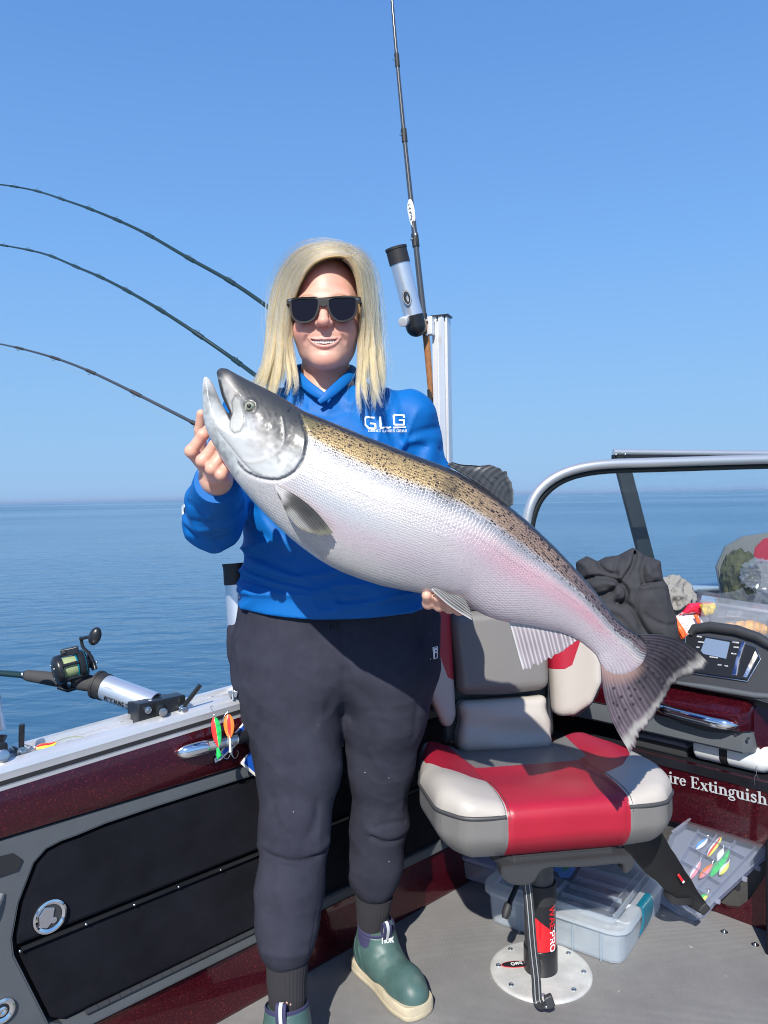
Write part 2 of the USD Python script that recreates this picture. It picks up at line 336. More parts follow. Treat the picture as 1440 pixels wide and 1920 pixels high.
# ---------------------------------------------------------------- implicit surfaces (for bodies, cloth and cushions)
def surfnet(f0, lo, hi, h, steps=2):
    """A closed mesh of the surface f0 = 0: coarse blocks first, then only the blocks the surface can cross."""
    lo, hi = np.asarray(lo, float), np.asarray(hi, float); nc = np.ceil((hi - lo) / (4 * h)).astype(int); n = nc * 4 + 1; hi = lo + (n - 1) * h
    bc, bh = (lo + hi) / 2, (hi - lo) / 2 - 1.2 * h
    f = lambda p: np.maximum(f0(p), (np.abs(p - bc) - bh).max(1))
    ax = [lo[k] + h * np.arange(n[k]) for k in range(3)]
    cg = np.stack(np.meshgrid(*[a[::4] for a in ax], indexing='ij'), -1); cv = f(cg.reshape(-1, 3)).reshape(cg.shape[:3])
    mn = np.full(tuple(nc), 1e9)
    for a, b, c in np.ndindex(2, 2, 2): mn = np.minimum(mn, np.abs(cv[a:a + nc[0], b:b + nc[1], c:c + nc[2]]))
    near = mn < 4 * h * 1.75
    val = np.kron(cv[:-1, :-1, :-1], np.ones((4, 4, 4))); val = np.pad(val, ((0, 1),) * 3, mode='edge')
    need = np.zeros(tuple(n), bool); k4 = np.kron(near, np.ones((4, 4, 4), bool))
    for a, b, c in np.ndindex(2, 2, 2): need[a:a + n[0] - 1, b:b + n[1] - 1, c:c + n[2] - 1] |= k4
    ijk = np.argwhere(need); val[need] = f(lo + h * ijk); val = val.astype(np.float32)
    ins = val < 0
    c = np.zeros(tuple(n - 1), np.uint8); sl = (slice(0, -1), slice(1, None))
    for a, b, d in np.ndindex(2, 2, 2): c += ins[sl[a], sl[b], sl[d]]
    act = (c > 0) & (c < 8); idx = np.full(act.shape, -1, np.int64); ijk = np.argwhere(act); idx[act] = np.arange(len(ijk))
    acc = np.zeros((len(ijk), 3)); cnt = np.zeros(len(ijk))
    for axis in range(3):
        o = [k for k in range(3) if k != axis]
        for a, b in np.ndindex(2, 2):
            p0 = ijk.copy(); p0[:, o[0]] += a; p0[:, o[1]] += b; p1 = p0.copy(); p1[:, axis] += 1
            v0, v1 = val[tuple(p0.T)], val[tuple(p1.T)]; m = (v0 < 0) != (v1 < 0)
            t = np.where(m, v0 / np.where(m, v0 - v1, 1), 0); q = p0.astype(float); q[:, axis] += t
            acc[m] += q[m]; cnt[m] += 1
    v = lo + h * acc / np.maximum(cnt, 1)[:, None]
    faces = []
    for axis in range(3):
        o = [(axis + 1) % 3, (axis + 2) % 3]
        s0 = [slice(None)] * 3; s1 = [slice(None)] * 3; s0[axis] = slice(0, -1); s1[axis] = slice(1, None)
        ch = ins[tuple(s0)] != ins[tuple(s1)]; e = np.argwhere(ch)
        e = e[(e[:, o[0]] > 0) & (e[:, o[1]] > 0) & (e[:, o[0]] < n[o[0]] - 1) & (e[:, o[1]] < n[o[1]] - 1)]
        q = []
        for a, b in ((1, 1), (0, 1), (0, 0), (1, 0)):
            k = e.copy(); k[:, o[0]] -= a; k[:, o[1]] -= b; q.append(idx[tuple(k.T)])
        q = np.stack(q, 1); flip = ~ins[tuple(e.T)]; q[flip] = q[flip][:, ::-1]; faces.append(q)
    faces = np.vstack(faces); faces = faces[(faces >= 0).all(1)]
    for _ in range(steps):
        e = h * 0.2; fval = f(v); gr = np.stack([(f(v + e * np.eye(3)[k]) - f(v - e * np.eye(3)[k])) / (2 * e) for k in range(3)], 1)
        g2 = (gr ** 2).sum(1); d = -(fval / np.maximum(g2, 1e-6))[:, None] * gr
        l = np.linalg.norm(d, axis=1, keepdims=True); v = v + d * np.minimum(1, 0.8 * h / np.maximum(l, 1e-9))
    tri = np.vstack([faces[:, [0, 1, 2]], faces[:, [0, 2, 3]]])
    return v, tri
def smin(a, b, k): h = np.clip(0.5 + 0.5 * (b - a) / k, 0, 1); return b + (a - b) * h - k * h * (1 - h)
def smax(a, b, k): return -smin(-a, -b, k)
def cone(p, a, b, r1, r2):
    """Distance to a bone that tapers from r1 at a to r2 at b."""
    a, b = np.asarray(a, float), np.asarray(b, float); d = b - a; t = np.clip(((p - a) @ d) / (d @ d), 0, 1)
    return np.linalg.norm(p - a - t[:, None] * d, axis=1) - (r1 + (r2 - r1) * t)
def ell(p, c, r):
    r = np.asarray(r, float); q = (p - np.asarray(c, float)); k0 = np.linalg.norm(q / r, axis=1); k1 = np.linalg.norm(q / r ** 2, axis=1)
    return k0 * (k0 - 1) / np.maximum(k1, 1e-9)
def chain(p, pts, rads, k=0.01):
    d = None
    for i in range(len(pts) - 1):
        c = cone(p, pts[i], pts[i + 1], rads[i], rads[i + 1]); d = c if d is None else smin(d, c, k)
    return d
def seg2(p, poly, closed=True):
    """Unsigned distance from 2D points to a polyline."""
    q = np.asarray(poly, float); a = q if closed else q[:-1]; b = np.roll(q, -1, 0) if closed else q[1:]
    best = np.full(len(p), 1e9)
    for s, e in zip(a, b):
        d = e - s; t = np.clip(((p - s) @ d) / max(d @ d, 1e-12), 0, 1); best = np.minimum(best, ((p - s - t[:, None] * d) ** 2).sum(1))
    return np.sqrt(best)
def inside2(p, poly):
    q = np.asarray(poly, float); r = np.zeros(len(p), bool)
    for (x0, y0), (x1, y1) in zip(q, np.roll(q, -1, 0)):
        c = (y0 > p[:, 1]) != (y1 > p[:, 1]); r ^= c & (p[:, 0] < (x1 - x0) * (p[:, 1] - y0) / (y1 - y0 + 1e-15) + x0)
    return r
def sdf2(p, poly): d = seg2(p, poly); return np.where(inside2(p, poly), -d, d)
def step(x, a, b): t = np.clip((x - a) / (b - a), 0, 1); return t * t * (3 - 2 * t)
def lerp(a, b, t): return a + (b - a) * t
# ---------------------------------------------------------------- lake
def lake():
    xs = np.r_[-np.geomspace(20000, 6, 18), 0, np.geomspace(6, 20000, 18)]
    ys = xs + 3
    g = np.stack(np.meshgrid(xs, ys, indexing='ij'), -1).reshape(-1, 2); n = len(xs)
    v = np.c_[g, np.full(len(g), -0.30)]
    i, j = np.meshgrid(np.arange(n - 1), np.arange(n - 1), indexing='ij'); a = (i * n + j).ravel()
    return v, np.stack([a, a + n, a + n + 1, a + 1], 1)
solo('lake_water', lake(), 'water', None, None, smooth=False, kind='structure')

# ---------------------------------------------------------------- the boat: its frames of reference
Z = V(0, 0, 1)
W0, WD = V(-.318, 1.636, 0), unit(V(.721, .693, 0)); WN = V(WD[1], -WD[0], 0)      # port side wall, pointing forward / inward
def wp(s, z, o=0.0): return W0 + WD * s + WN * o + Z * z
def Wq(px, py, o=0.0):
    p = OnPlane(px, py, W0 + WN * o, WN) - W0; return float(p @ WD), float(p[2])
def wprism(poly, o0, depth, bevel=0.0):
    """An outline in wall coordinates, from offset o0 inwards by depth."""
    return prism(poly, depth, W0 + WN * o0, WD, Z, WN, bevel)
Q0, QD = V(.83, 1.99, 0), unit(V(.69, -.72, 0)); QN = V(QD[1], -QD[0], 0)          # console face, pointing to starboard / aft
def qp(c, z, o=0.0): return Q0 + QD * c + QN * o + Z * z
def Qq(px, py, o=0.0):
    p = OnPlane(px, py, Q0 + QN * o, QN) - Q0; return float(p @ QD), float(p[2])
def qprism(poly, o0, depth, bevel=0.0): return prism(poly, depth, Q0 + QN * o0, QD, Z, QN, bevel)
def sheer(s): return 0.6440 + 0.05 * s

boat = Thing('fishing_boat', 'dark red aluminium fishing boat with grey deck and black side lockers', 'boat', (0.3, 2.0, 0))
# deck
dk = [wp(-2.6, 0)[:2], wp(1.0, 0)[:2], (1.35, 2.35), (1.9, 1.5), (1.9, -0.6), (0.2, -1.2)]
boat.part('deck', prism(dk, 0.03, V(0, 0, -0.03), V(1, 0, 0), V(0, 1, 0), Z), 'deck_vinyl')
# outer hull skin below the rail
hs = boat.part('hull_side', wprism([(-2.6, -0.5), (1.0, -0.5), (1.0, sheer(1.0) - .01), (-2.6, sheer(-2.6) - .01)], -0.085, 0.012), 'red_flake_paint')
# inside of the port side
kick = loft([[wp(s, 0.001, 0.0), wp(s, 0.012, 0.004), wp(s, 0.118, -0.012), wp(s, 0.124, -0.018), wp(s, 0.124, -0.07), wp(s, 0.001, -0.07)] for s in np.linspace(-2.6, 1.0, 3)])
boat.part('kick_panel', kick, 'red_flake_paint')
band = loft([[wp(s, 0.523, -0.003), wp(s, 0.529, 0.006), wp(s, 0.56, 0.012), wp(s, sheer(s) - 0.012, 0.001), wp(s, sheer(s) - 0.002, -0.006), wp(s, sheer(s) - 0.002, -0.06), wp(s, 0.523, -0.06)] for s in np.linspace(-2.6, 1.0, 3)])
boat.part('red_side_band', band, 'red_flake_paint', smooth=50)
trim = loft([[wp(s, sheer(s) - 0.004, 0.004), wp(s, sheer(s) + 0.004, 0.004), wp(s, sheer(s) + 0.004, -0.02), wp(s, sheer(s) - 0.004, -0.02)] for s in (-2.6, 1.0)])
boat.part('rubber_trim', trim, 'black_rubber')
# grey moulded liner with the locker opening
door_out = [(-.352, .484), (-.30, .489), (-.2, .491), (.92, .493), (.92, .158), (-.30, .158), (-.385, .158), (-.408, .172), (-.462, .318), (-.464, .345), (-.452, .402), (-.425, .462), (-.405, .478), (-.38, .483)]
dpoly = Polygon(door_out).buffer(0.004)
lin = Polygon([(-1.5, .128), (.98, .128), (.98, .522), (-1.5, .522)]).difference(dpoly)
liner = boat.part('liner', wprism(lin, -0.03, 0.032, 0.004), 'grey_plastic')
boat.part('locker_back', wprism(dpoly.buffer(0.01), -0.034, 0.006), 'dark_void', parent=liner)
up = Polygon(door_out).intersection(Polygon([(-1, .327), (2, .327), (2, 1), (-1, 1)])).buffer(-0.003)
lo = Polygon(door_out).intersection(Polygon([(-1, .319), (2, .319), (2, 0), (-1, 0)])).buffer(-0.003)
lock = boat.part('locker_door', wprism(up, -0.022, 0.021, 0.005), 'black_carpet', label='upper black locker door with round chrome latch')
lock2 = boat.part('locker_door', wprism(lo, -0.022, 0.019, 0.005), 'black_carpet', label='lower black locker door with a long hinge')
boat.part('door_edge', loft([[wp(s, .3195, -.001), wp(s, .3195, .004), wp(s, .3265, .005), wp(s, .3265, .001)] for s in (-.455, .9)]), 'black_plastic', parent=lock2)
for px, py in ((36, 1786), (160, 1731), (250, 1695), (333, 1660), (412, 1628)):
    s, z = Wq(px, py); boat.part('rivet', ball(wp(s, .3215, .004), .0028, n=1), 'steel', parent=lock2)
for k in range(26):
    s = -.345 + k * .0215
    boat.part('hinge_knuckle', cyl(wp(s, .158, .002), wp(s + .0205, .158, .002), .0052, sides=8), 'dark_grey_plastic', parent=lock2)
# flush latch
lc, lz = -.4055, .361
def ring(c, r0, r1, o0, o1, n=36):
    a = np.linspace(0, 2 * np.pi, n, endpoint=False); rr = []
    for r, o in ((r1, o0), (r1 - .001, o1), (lerp(r0, r1, .5), o1 + .0012), (r0, o1 - .001), (r0 - .0005, o0)):
        rr.append([wp(c[0] + r * math.cos(t), c[1] + r * math.sin(t), o) for t in a])
    return loft(rr, caps=False)
latch = boat.part('latch', ring((lc, lz), .0215, .0305, 0, .005), 'chrome', smooth=40, parent=lock)
a = np.linspace(0, 2 * np.pi, 40, endpoint=False)
boat.part('latch_cup', loft([[wp(lc + .021 * math.cos(t), lz + .021 * math.sin(t), .003) for t in a], [wp(lc + .019 * math.cos(t), lz + .019 * math.sin(t), -.0005) for t in a]]), 'dark_grey_plastic', parent=lock)
boat.part('latch_handle', join(wprism(Polygon([(lc - .016, lz - .012), (lc - .006, lz - .016), (lc + .002, lz - .009), (lc + .006, lz + .012), (lc - .008, lz + .017), (lc - .017, lz + .006)]).buffer(.002), .002, .0035, .001), cyl(wp(lc + .006, lz - .008, .001), wp(lc + .006, lz - .008, .006), .0055, sides=16)), 'chrome', parent=lock)
# moulded pockets on the liner's aft end
s, z = Wq(8, 1622); boat.part('pocket_recess', prism(Polygon([(-.03, -.012), (.018, -.012), (.024, .0), (.012, .013), (-.03, .016)]).buffer(.004), .004, wp(s, z, .001), WD, Z, WN, .001), 'black_rubber', parent=liner)
s, z = Wq(2, 1893); boat.part('speaker_ring', join(ring((s, z), .012, .022, .002, .007), ring((s, z), .0, .009, .002, .008)), 'chrome', parent=liner)
boat.part('speaker_grille', loft([[wp(s + .021 * math.cos(t), z + .021 * math.sin(t), .004) for t in a]] * 1 + [[wp(s + .001 * math.cos(t), z + .001 * math.sin(t), .006) for t in a]]), 'black_plastic', parent=liner)
boat.part('liner_rib', tube(spline([wp(-.482, .43, -.001), wp(-.50, .40, .004), wp(-.52, .36, .002), wp(-.53, .30, -.003)], 14), np.linspace(.006, .009, 14), 10), 'grey_plastic', parent=liner)
# rail along the gunwale: an extruded track
prof = [(-.003, 0.004), (-.007, .018), (-.004, .027), (.004, .032), (.016, .033), (.0175, .022), (.040, .022), (.0415, .031), (.047, .031), (.049, .024), (.060, .024), (.062, .036), (.076, .036), (.080, .028), (.080, -.03), (.0, -.03)]
rail = loft([[wp(s, sheer(s) + z, -o) for o, z in prof] for s in np.linspace(-2.6, 1.0, 5)])
rl = boat.part('gunwale_rail', rail, 'aluminium', smooth=30)
bow = spline([wp(1.0, sheer(1.0), -.04), V(.78, 2.70, .70), V(1.17, 2.96, .705), V(1.7, 3.02, .71), V(2.4, 2.9, .72)], 24)
boat.part('bow_rail', tube(bow + Z * .012, .024, 12, squash=.7), 'aluminium', smooth=60)
boat.part('bow_skin', loft([[p + Z * -.004, p + Z * -.95 + V(0, -.25, 0)] for p in bow], closed=False), 'red_flake_paint')
boat.part('bow_deck', prism([(.80, 2.62), (1.18, 2.88), (1.7, 2.94), (2.4, 2.8), (2.2, 2.3), (1.2, 2.4)], .02, V(0, 0, .60), V(1, 0, 0), V(0, 1, 0), Z), 'grey_plastic')
for s in (-.235, -.205, -.03):
    boat.part('rail_bolt', cyl(wp(s, sheer(s) + .024, -.055), wp(s, sheer(s) + .029, -.055), .004, sides=10), 'steel', parent=rl)
# grab handle on the port side
hp = spline([wp(-.149, .593, .010), wp(-.128, .596, .022), wp(-.09, .598, .030), (wp(.0, .598, .032)), wp(.06, .598, .028), wp(.085, .597, .010)], 24)
gh = boat.part('grab_handle', tube(hp, np.r_[.006, .011, np.full(20, .0125), .010, .006], 14, squash=.8, hint=WN), 'black_plastic', smooth=60)
boat.part('handle_tip', tube(spline([wp(-.155, .592, .008), wp(-.145, .5935, .016), wp(-.125, .5965, .026), wp(-.098, .598, .032)], 10), [.003, .009, .0125, .0138, .0142, .0143, .0143, .0142, .0141, .0135], 14, squash=.85, hint=WN), 'chrome', smooth=60, parent=gh)
boat.part('handle_tip', tube([wp(-.100, .5982, .0335), wp(-.03, .5985, .0365)], [.0105, .0105], 12, squash=.8, hint=WN), 'polished_frame', smooth=60, parent=gh)

# ---------------------------------------------------------------- console with radio, shelf and footwell
# face with shelf opening and footwell opening
foot = Polygon([(-.55, .035), (.045, .020), (.075, .030), (.105, .065), (.142, .135), (.165, .205), (-.55, .205)])
face = Polygon([(-.56, .001), (.30, .001), (.30, .372), (-.56, .372)]).difference(foot)
con = boat.part('console', qprism(face, -.022, .022, .003), 'red_flake_paint')
boat.part('footwell_back', qprism(foot.buffer(.02), -.045, .012), 'carpet_grey', parent=con)
boat.part('shelf', join(qprism([(-.56, .358), (.30, .358), (.30, .370), (-.56, .370)], -.20, .177), qprism([(-.56, .36), (.30, .36), (.30, .50), (-.56, .50)], -.215, .015)), 'black_carpet', parent=con)
boat.part('shelf_lip', qprism([(-.56, .352), (.30, .352), (.30, .374), (-.56, .374)], .0005, .004), 'black_carpet', parent=con)
# grey band under the red moulding, dipping below the handle
def qloft(sections, cs, **k): return loft([[qp(c, z, o) for o, z in sec(c)] for sec, c in zip(sections, cs)], **k)
cs = np.r_[np.linspace(-.56, .095, 14), .105, .112]
ub = lambda c: -(.03 * step(c, .095, .112))
gsec = lambda c: [(-.05 + ub(c), .432), (.004 + ub(c), .434), (.010 + ub(c), .440), (.010 + ub(c), .468), (.006 + ub(c), .497), (-.05 + ub(c), .497)]
boat.part('shelf_fascia', qloft([gsec] * len(cs), cs), 'grey_plastic', smooth=40, parent=con)
def rsec(c):
    w = 0.9 * step(c, -.16, -.10)
    return [(-.05 + ub(c), .491), (.0115 + ub(c), .4905), (.0145 + .012 * w + ub(c), .494), (.0145 + .022 * w + ub(c), .530), (.010 + .016 * w + ub(c), .545), (-.035, .583), (-.05, .583)]
boat.part('red_moulding', qloft([rsec] * len(cs), cs), 'red_flake_paint', smooth=38, parent=con)
side = [(0.0, .43), (.45, .43), (.45, .62), (.06, .60), (.0, .583), (-.03, .53), (-.03, .49)]
b0 = qp(.112, 0, -.03); fd = unit(V(.95, .30, 0))
boat.part('console_side', prism(side, .012, b0 - QN * .02, fd, Z, np.cross(fd, Z)), 'red_flake_paint', parent=con)
for px, py in ((1380, 1377), (1403, 1385)):
    c, z = Qq(px, py, .01); boat.part('screw', cyl(qp(c, z, .009), qp(c, z, .013), .004, sides=12), 'steel', parent=con)
hp = spline([qp(-.118, .524, .020), qp(-.10, .523, .046), qp(-.06, .519, .052), qp(.0, .515, .052), qp(.05, .5125, .050), qp(.092, .510, .028)], 26)
ch = boat.part('grab_handle', tube(hp, np.r_[.005, .011, np.full(21, .0135), .011, .008, .003], 16, squash=.75, hint=QN), 'chrome', smooth=60, parent=con, label='chrome grab handle on the console')
boat.part('handle_well', qprism(Polygon([(-.11, .500), (-.06, .484), (.0, .478), (.06, .484), (.09, .500)]).buffer(.004), .0105, .004, .001), 'dark_grey_plastic', parent=con)
# lettering on the panel under the shelf: serif capitals built of stems, bowls and serifs
def serif_text(word, h):
    from shapely.geometry import box, Point
    from shapely import affinity, union_all
    x, out = 0.0, []; t, th, sf = .17 * h, .075 * h, .06 * h; xh = .66 * h
    def stem(x0, y0, y1, bot=True, top='l'):
        g = [box(x0, y0, x0 + t, y1)]
        if bot: g.append(box(x0 - .10 * h, y0, x0 + t + .10 * h, y0 + sf))
        if top == 'l': g.append(Polygon([(x0 - .11 * h, y1 - .05 * h), (x0 + t, y1 + .02 * h), (x0 + t, y1 - .10 * h), (x0 - .11 * h, y1 - .10 * h + .03 * h)]))
        return g
    def arch(x0, w):
        o = Point(0, 0).buffer(1, 32); o = affinity.scale(o, w / 2 + t / 2, .30 * h); i = affinity.scale(Point(0, 0).buffer(1, 32), w / 2 - t / 2, .22 * h)
        cx = x0 + t / 2 + w / 2
        a = affinity.translate(o.difference(i).intersection(box(-9, 0, 9, 9)), cx, xh - .30 * h)
        return [a] + [box(cx + w / 2 - t / 2, 0, cx + w / 2 + t / 2, xh - .29 * h), box(cx + w / 2 - t / 2 - .09 * h, 0, cx + w / 2 + t / 2 + .09 * h, sf)]
    def bowl(cx, cy, rx, ry, k=.16):
        o = affinity.scale(Point(0, 0).buffer(1, 32), rx, ry); i = affinity.scale(Point(0, 0).buffer(1, 32), rx - k * h, ry - .07 * h); return affinity.translate(o.difference(i), cx, cy)
    for c in word:
        g = []
        if c == ' ': x += .38 * h; continue
        if c == 'i':
            g = stem(x + .1 * h, 0, xh) + [Point(x + .1 * h + t / 2, .9 * h).buffer(.10 * h)]; w = .40 * h
        elif c == 'r':
            g = stem(x + .1 * h, 0, xh) + [Point(x + .44 * h, xh - .09 * h).buffer(.095 * h), LineString([(x + .22 * h, xh - .2 * h), (x + .32 * h, xh - .05 * h), (x + .45 * h, xh - .04 * h)]).buffer(.045 * h)]; w = .54 * h
        elif c == 'e':
            cx = x + .30 * h; g = [bowl(cx, xh / 2, .28 * h, xh / 2 + .01 * h).difference(Polygon([(cx, .22 * h), (cx + .4 * h, .12 * h), (cx + .4 * h, .34 * h), (cx, .34 * h)])), box(cx - .2 * h, .34 * h, cx + .25 * h, .34 * h + th)]; w = .62 * h
        elif c == 'E':
            x0 = x + .08 * h; g = [box(x0, 0, x0 + t, h), box(x0 - .08 * h, 0, x0 + .58 * h, sf), box(x0 - .08 * h, h - sf, x0 + .56 * h, h), box(x0, .47 * h, x0 + .40 * h, .47 * h + th), box(x0 + .36 * h, .36 * h, x0 + .42 * h, .65 * h),
                 Polygon([(x0 + .58 * h, 0), (x0 + .66 * h, .25 * h), (x0 + .60 * h, .25 * h), (x0 + .46 * h, .05 * h)]), Polygon([(x0 + .56 * h, h), (x0 + .60 * h, .77 * h), (x0 + .54 * h, .77 * h), (x0 + .44 * h, .95 * h)])]; w = .80 * h
        elif c == 'x':
            x0 = x + .02 * h; L = LineString
            g = [L([(x0 + .09 * h, xh - .04 * h), (x0 + .48 * h, .04 * h)]).buffer(.085 * h, cap_style=2), L([(x0 + .48 * h, xh - .04 * h), (x0 + .09 * h, .04 * h)]).buffer(.035 * h, cap_style=2), box(x0 - .02 * h, 0, x0 + .22 * h, sf), box(x0 + .34 * h, 0, x0 + .6 * h, sf), box(x0 - .02 * h, xh - sf, x0 + .24 * h, xh), box(x0 + .36 * h, xh - sf, x0 + .58 * h, xh)]; w = .62 * h
        elif c == 't':
            x0 = x + .12 * h; g = [box(x0, .1 * h, x0 + t, .84 * h), box(x0 - .1 * h, xh - sf, x0 + .33 * h, xh), LineString([(x0 + .09 * h, .14 * h), (x0 + .15 * h, .045 * h), (x0 + .28 * h, .05 * h), (x0 + .33 * h, .12 * h)]).buffer(.045 * h)]; w = .46 * h
        elif c in 'nh':
            g = stem(x + .1 * h, 0, xh if c == 'n' else h) + arch(x + .1 * h, .38 * h); w = .74 * h
        elif c == 'u':
            x0 = x + .1 * h; g = [affinity.rotate(union_all(arch(x0, .36 * h)[:1]), 180, origin=(x0 + t / 2 + .18 * h, xh / 2)), box(x0, .27 * h, x0 + t, xh), box(x0 - .1 * h, xh - sf, x0 + t, xh), box(x0 + .36 * h, 0, x0 + .36 * h + t, xh), box(x0 + .26 * h, xh - sf, x0 + .36 * h + t, xh), box(x0 + .36 * h, 0, x0 + .36 * h + t + .1 * h, sf)]; w = .76 * h
        elif c == 's':
            cx = x + .24 * h; pts = [(cx + .17 * h, .55 * h), (cx + .06 * h, .62 * h), (cx - .10 * h, .59 * h), (cx - .14 * h, .47 * h), (cx, .36 * h), (cx + .14 * h, .25 * h), (cx + .16 * h, .13 * h), (cx + .05 * h, .045 * h), (cx - .1 * h, .05 * h), (cx - .17 * h, .14 * h)]
            g = [LineString(spline(pts, 40)).buffer(.062 * h, cap_style=2), box(cx + .15 * h, .46 * h, cx + .20 * h, xh), box(cx - .21 * h, 0, cx - .16 * h, .2 * h)]; w = .52 * h
        elif c == 'g':
            cx = x + .29 * h; g = [bowl(cx, .42 * h, .22 * h, .24 * h, .12), LineString([(cx + .12 * h, .60 * h), (cx + .24 * h, .67 * h), (cx + .32 * h, .64 * h)]).buffer(.04 * h), affinity.translate(affinity.scale(Point(0, 0).buffer(1, 32), .28 * h, .16 * h).difference(affinity.scale(Point(0, 0).buffer(1, 32), .19 * h, .085 * h)), cx, -.14 * h), LineString([(cx - .12 * h, .22 * h), (cx - .18 * h, .10 * h), (cx, .05 * h), (cx + .16 * h, .02 * h)]).buffer(.05 * h)]; w = .60 * h
        out.append(union_all(g)); x += w
    return union_all(out), x
sh, wid = serif_text('ire Extinguish', .034)
c0, z0 = Qq(1254, 1467, .001); c1, z1 = Qq(1439, 1510, .001)
tx = unit(qp(c1, z1, .001) - qp(c0, z0, .001)); sc = np.linalg.norm(qp(c1, z1) - qp(c0, z0)) / wid; ty = np.cross(QN, tx)
lets = join(*[trimesh.creation.extrude_polygon(g, .0008, engine='earcut') for g in sh.geoms])
boat.part('panel_lettering', place(lets, qp(c0, z0, .0008), tx * sc, ty * min(sc * .95, 1.2), QN), 'grey_print', smooth=False, parent=con)
# dash top and the moulded rim under the windscreen
dash = loft([[qp(c, .583, -.03), qp(c, .675, -.07), qp(c, .683, -.10), qp(c, .685, -.33), qp(c, .73, -.40), qp(c, .735, -.44), qp(c, .55, -.44), qp(c, .55, -.03)] for c in (-.56, .60)])
boat.part('dash_top', dash, 'dark_grey_plastic', smooth=30, parent=con)
# radio pod
pod_n = unit(QN * math.cos(math.radians(24)) + Z * math.sin(math.radians(24))); pod0 = qp(.10, .590, .002)
px_ = unit(QD - pod_n * (QD @ pod_n)); py_ = np.cross(pod_n, px_)
def podq(px, py, o=0.0):
    p = OnPlane(px, py, pod0 + pod_n * o, pod_n) - pod0; return float(p @ px_), float(p @ py_)
def podprism(pix, o0, depth, bevel=0.0): return prism([podq(*q) for q in pix], depth, pod0 + pod_n * o0, px_, py_, pod_n, bevel)
pod = boat.part('radio_pod', podprism([(1255, 1279), (1285, 1240), (1291, 1195), (1303, 1178), (1335, 1171), (1385, 1178), (1425, 1190), (1470, 1215), (1470, 1330), (1415, 1312)], -.06, .064, .006), 'dark_grey_plastic', smooth=40, parent=con)
boat.part('pod_hood', tube([pod0 + px_ * a_ + py_ * b_ + pod_n * .012 for a_, b_ in [podq(*q) for q in ((1297, 1192), (1305, 1181), (1335, 1177), (1385, 1184), (1424, 1197), (1462, 1220))]], [.008, .0125, .0135, .0135, .0125, .010], 14), 'dark_grey_plastic', smooth=60, parent=con)
boat.part('pod_foot', tube([pod0 + px_ * a_ + py_ * b_ + pod_n * .004 for a_, b_ in [podq(*q) for q in ((1258, 1279), (1330, 1290), (1415, 1304), (1470, 1308))]], [.004, .0075, .0075, .0075], 10), 'grey_plastic', smooth=60, parent=con)
rad = boat.part('radio', podprism([(1289, 1193), (1300, 1191), (1395, 1207), (1419, 1217), (1426, 1237), (1403, 1277), (1378, 1273), (1280, 1258)], .003, .006, .0015), 'black_plastic', parent=con)
boat.part('radio_trim', tube([pod0 + px_ * a_ + py_ * b_ + pod_n * .009 for a_, b_ in [podq(*q) for q in ((1285, 1222), (1289, 1192), (1300, 1190), (1395, 1206), (1420, 1216), (1428, 1238), (1404, 1279), (1378, 1275), (1280, 1261))]], .0013, 8), 'chrome', smooth=60, parent=con)
boat.part('screen', podprism([(1326, 1198), (1371, 1206), (1364, 1237), (1322, 1228), (1317, 1222)], .0085, .002), 'screen_glass', parent=con)
boat.part('chrome_bar', podprism([(1394, 1204), (1400, 1206), (1389, 1240), (1384, 1268), (1375, 1268), (1383, 1238)], .008, .005, .0012), 'chrome', parent=con)
boat.part('chrome_bar', podprism([(1419, 1222), (1424, 1232), (1403, 1272), (1396, 1271)], .008, .004, .0012), 'chrome', parent=con)
for k, (x_, y_, s_) in enumerate(((1309, 1196, 'MENU'), (1311, 1206, 'AM/FM'), (1308, 1216, 'SRC'), (1376, 1207, 'PHONE'), (1378, 1216, 'BAND'), (1373, 1228, 'MUTE'), (1333, 1234, 'Bluetooth'), (1348, 1249, 'AUX'), (1361, 1251, 'VOL'))):
    a_, b_ = podq(x_, y_); boat.part('button_print', text(s_, .0035, .0006, pod0 + px_ * a_ + py_ * b_ + pod_n * .0092, px_, py_), 'white_print', smooth=False, parent=con)
# dark walkway locker at the right
wk = [G(1428, 1792), G(1438, 1590, .20)]
p_ = G(1427, 1790); wn_ = unit(V(.62, .78, 0))
boat.part('walkway_locker', join(place(rbox((.5, .55, .27), .006), p_ + wn_ * .25 + unit(V(.78, -.62, 0)) * .285 + Z * .138, wn_, unit(V(.78, -.62, 0)), Z)), 'black_carpet')
for px, py in ((1358, 1748), (1416, 1772)):
    g_ = G(px, py); boat.part('deck_screw', join(cyl(g_ + Z * .001, g_ + Z * .006, .0055, .003, 10), cyl(g_, g_ + Z * .0015, .009, sides=12)), 'steel')

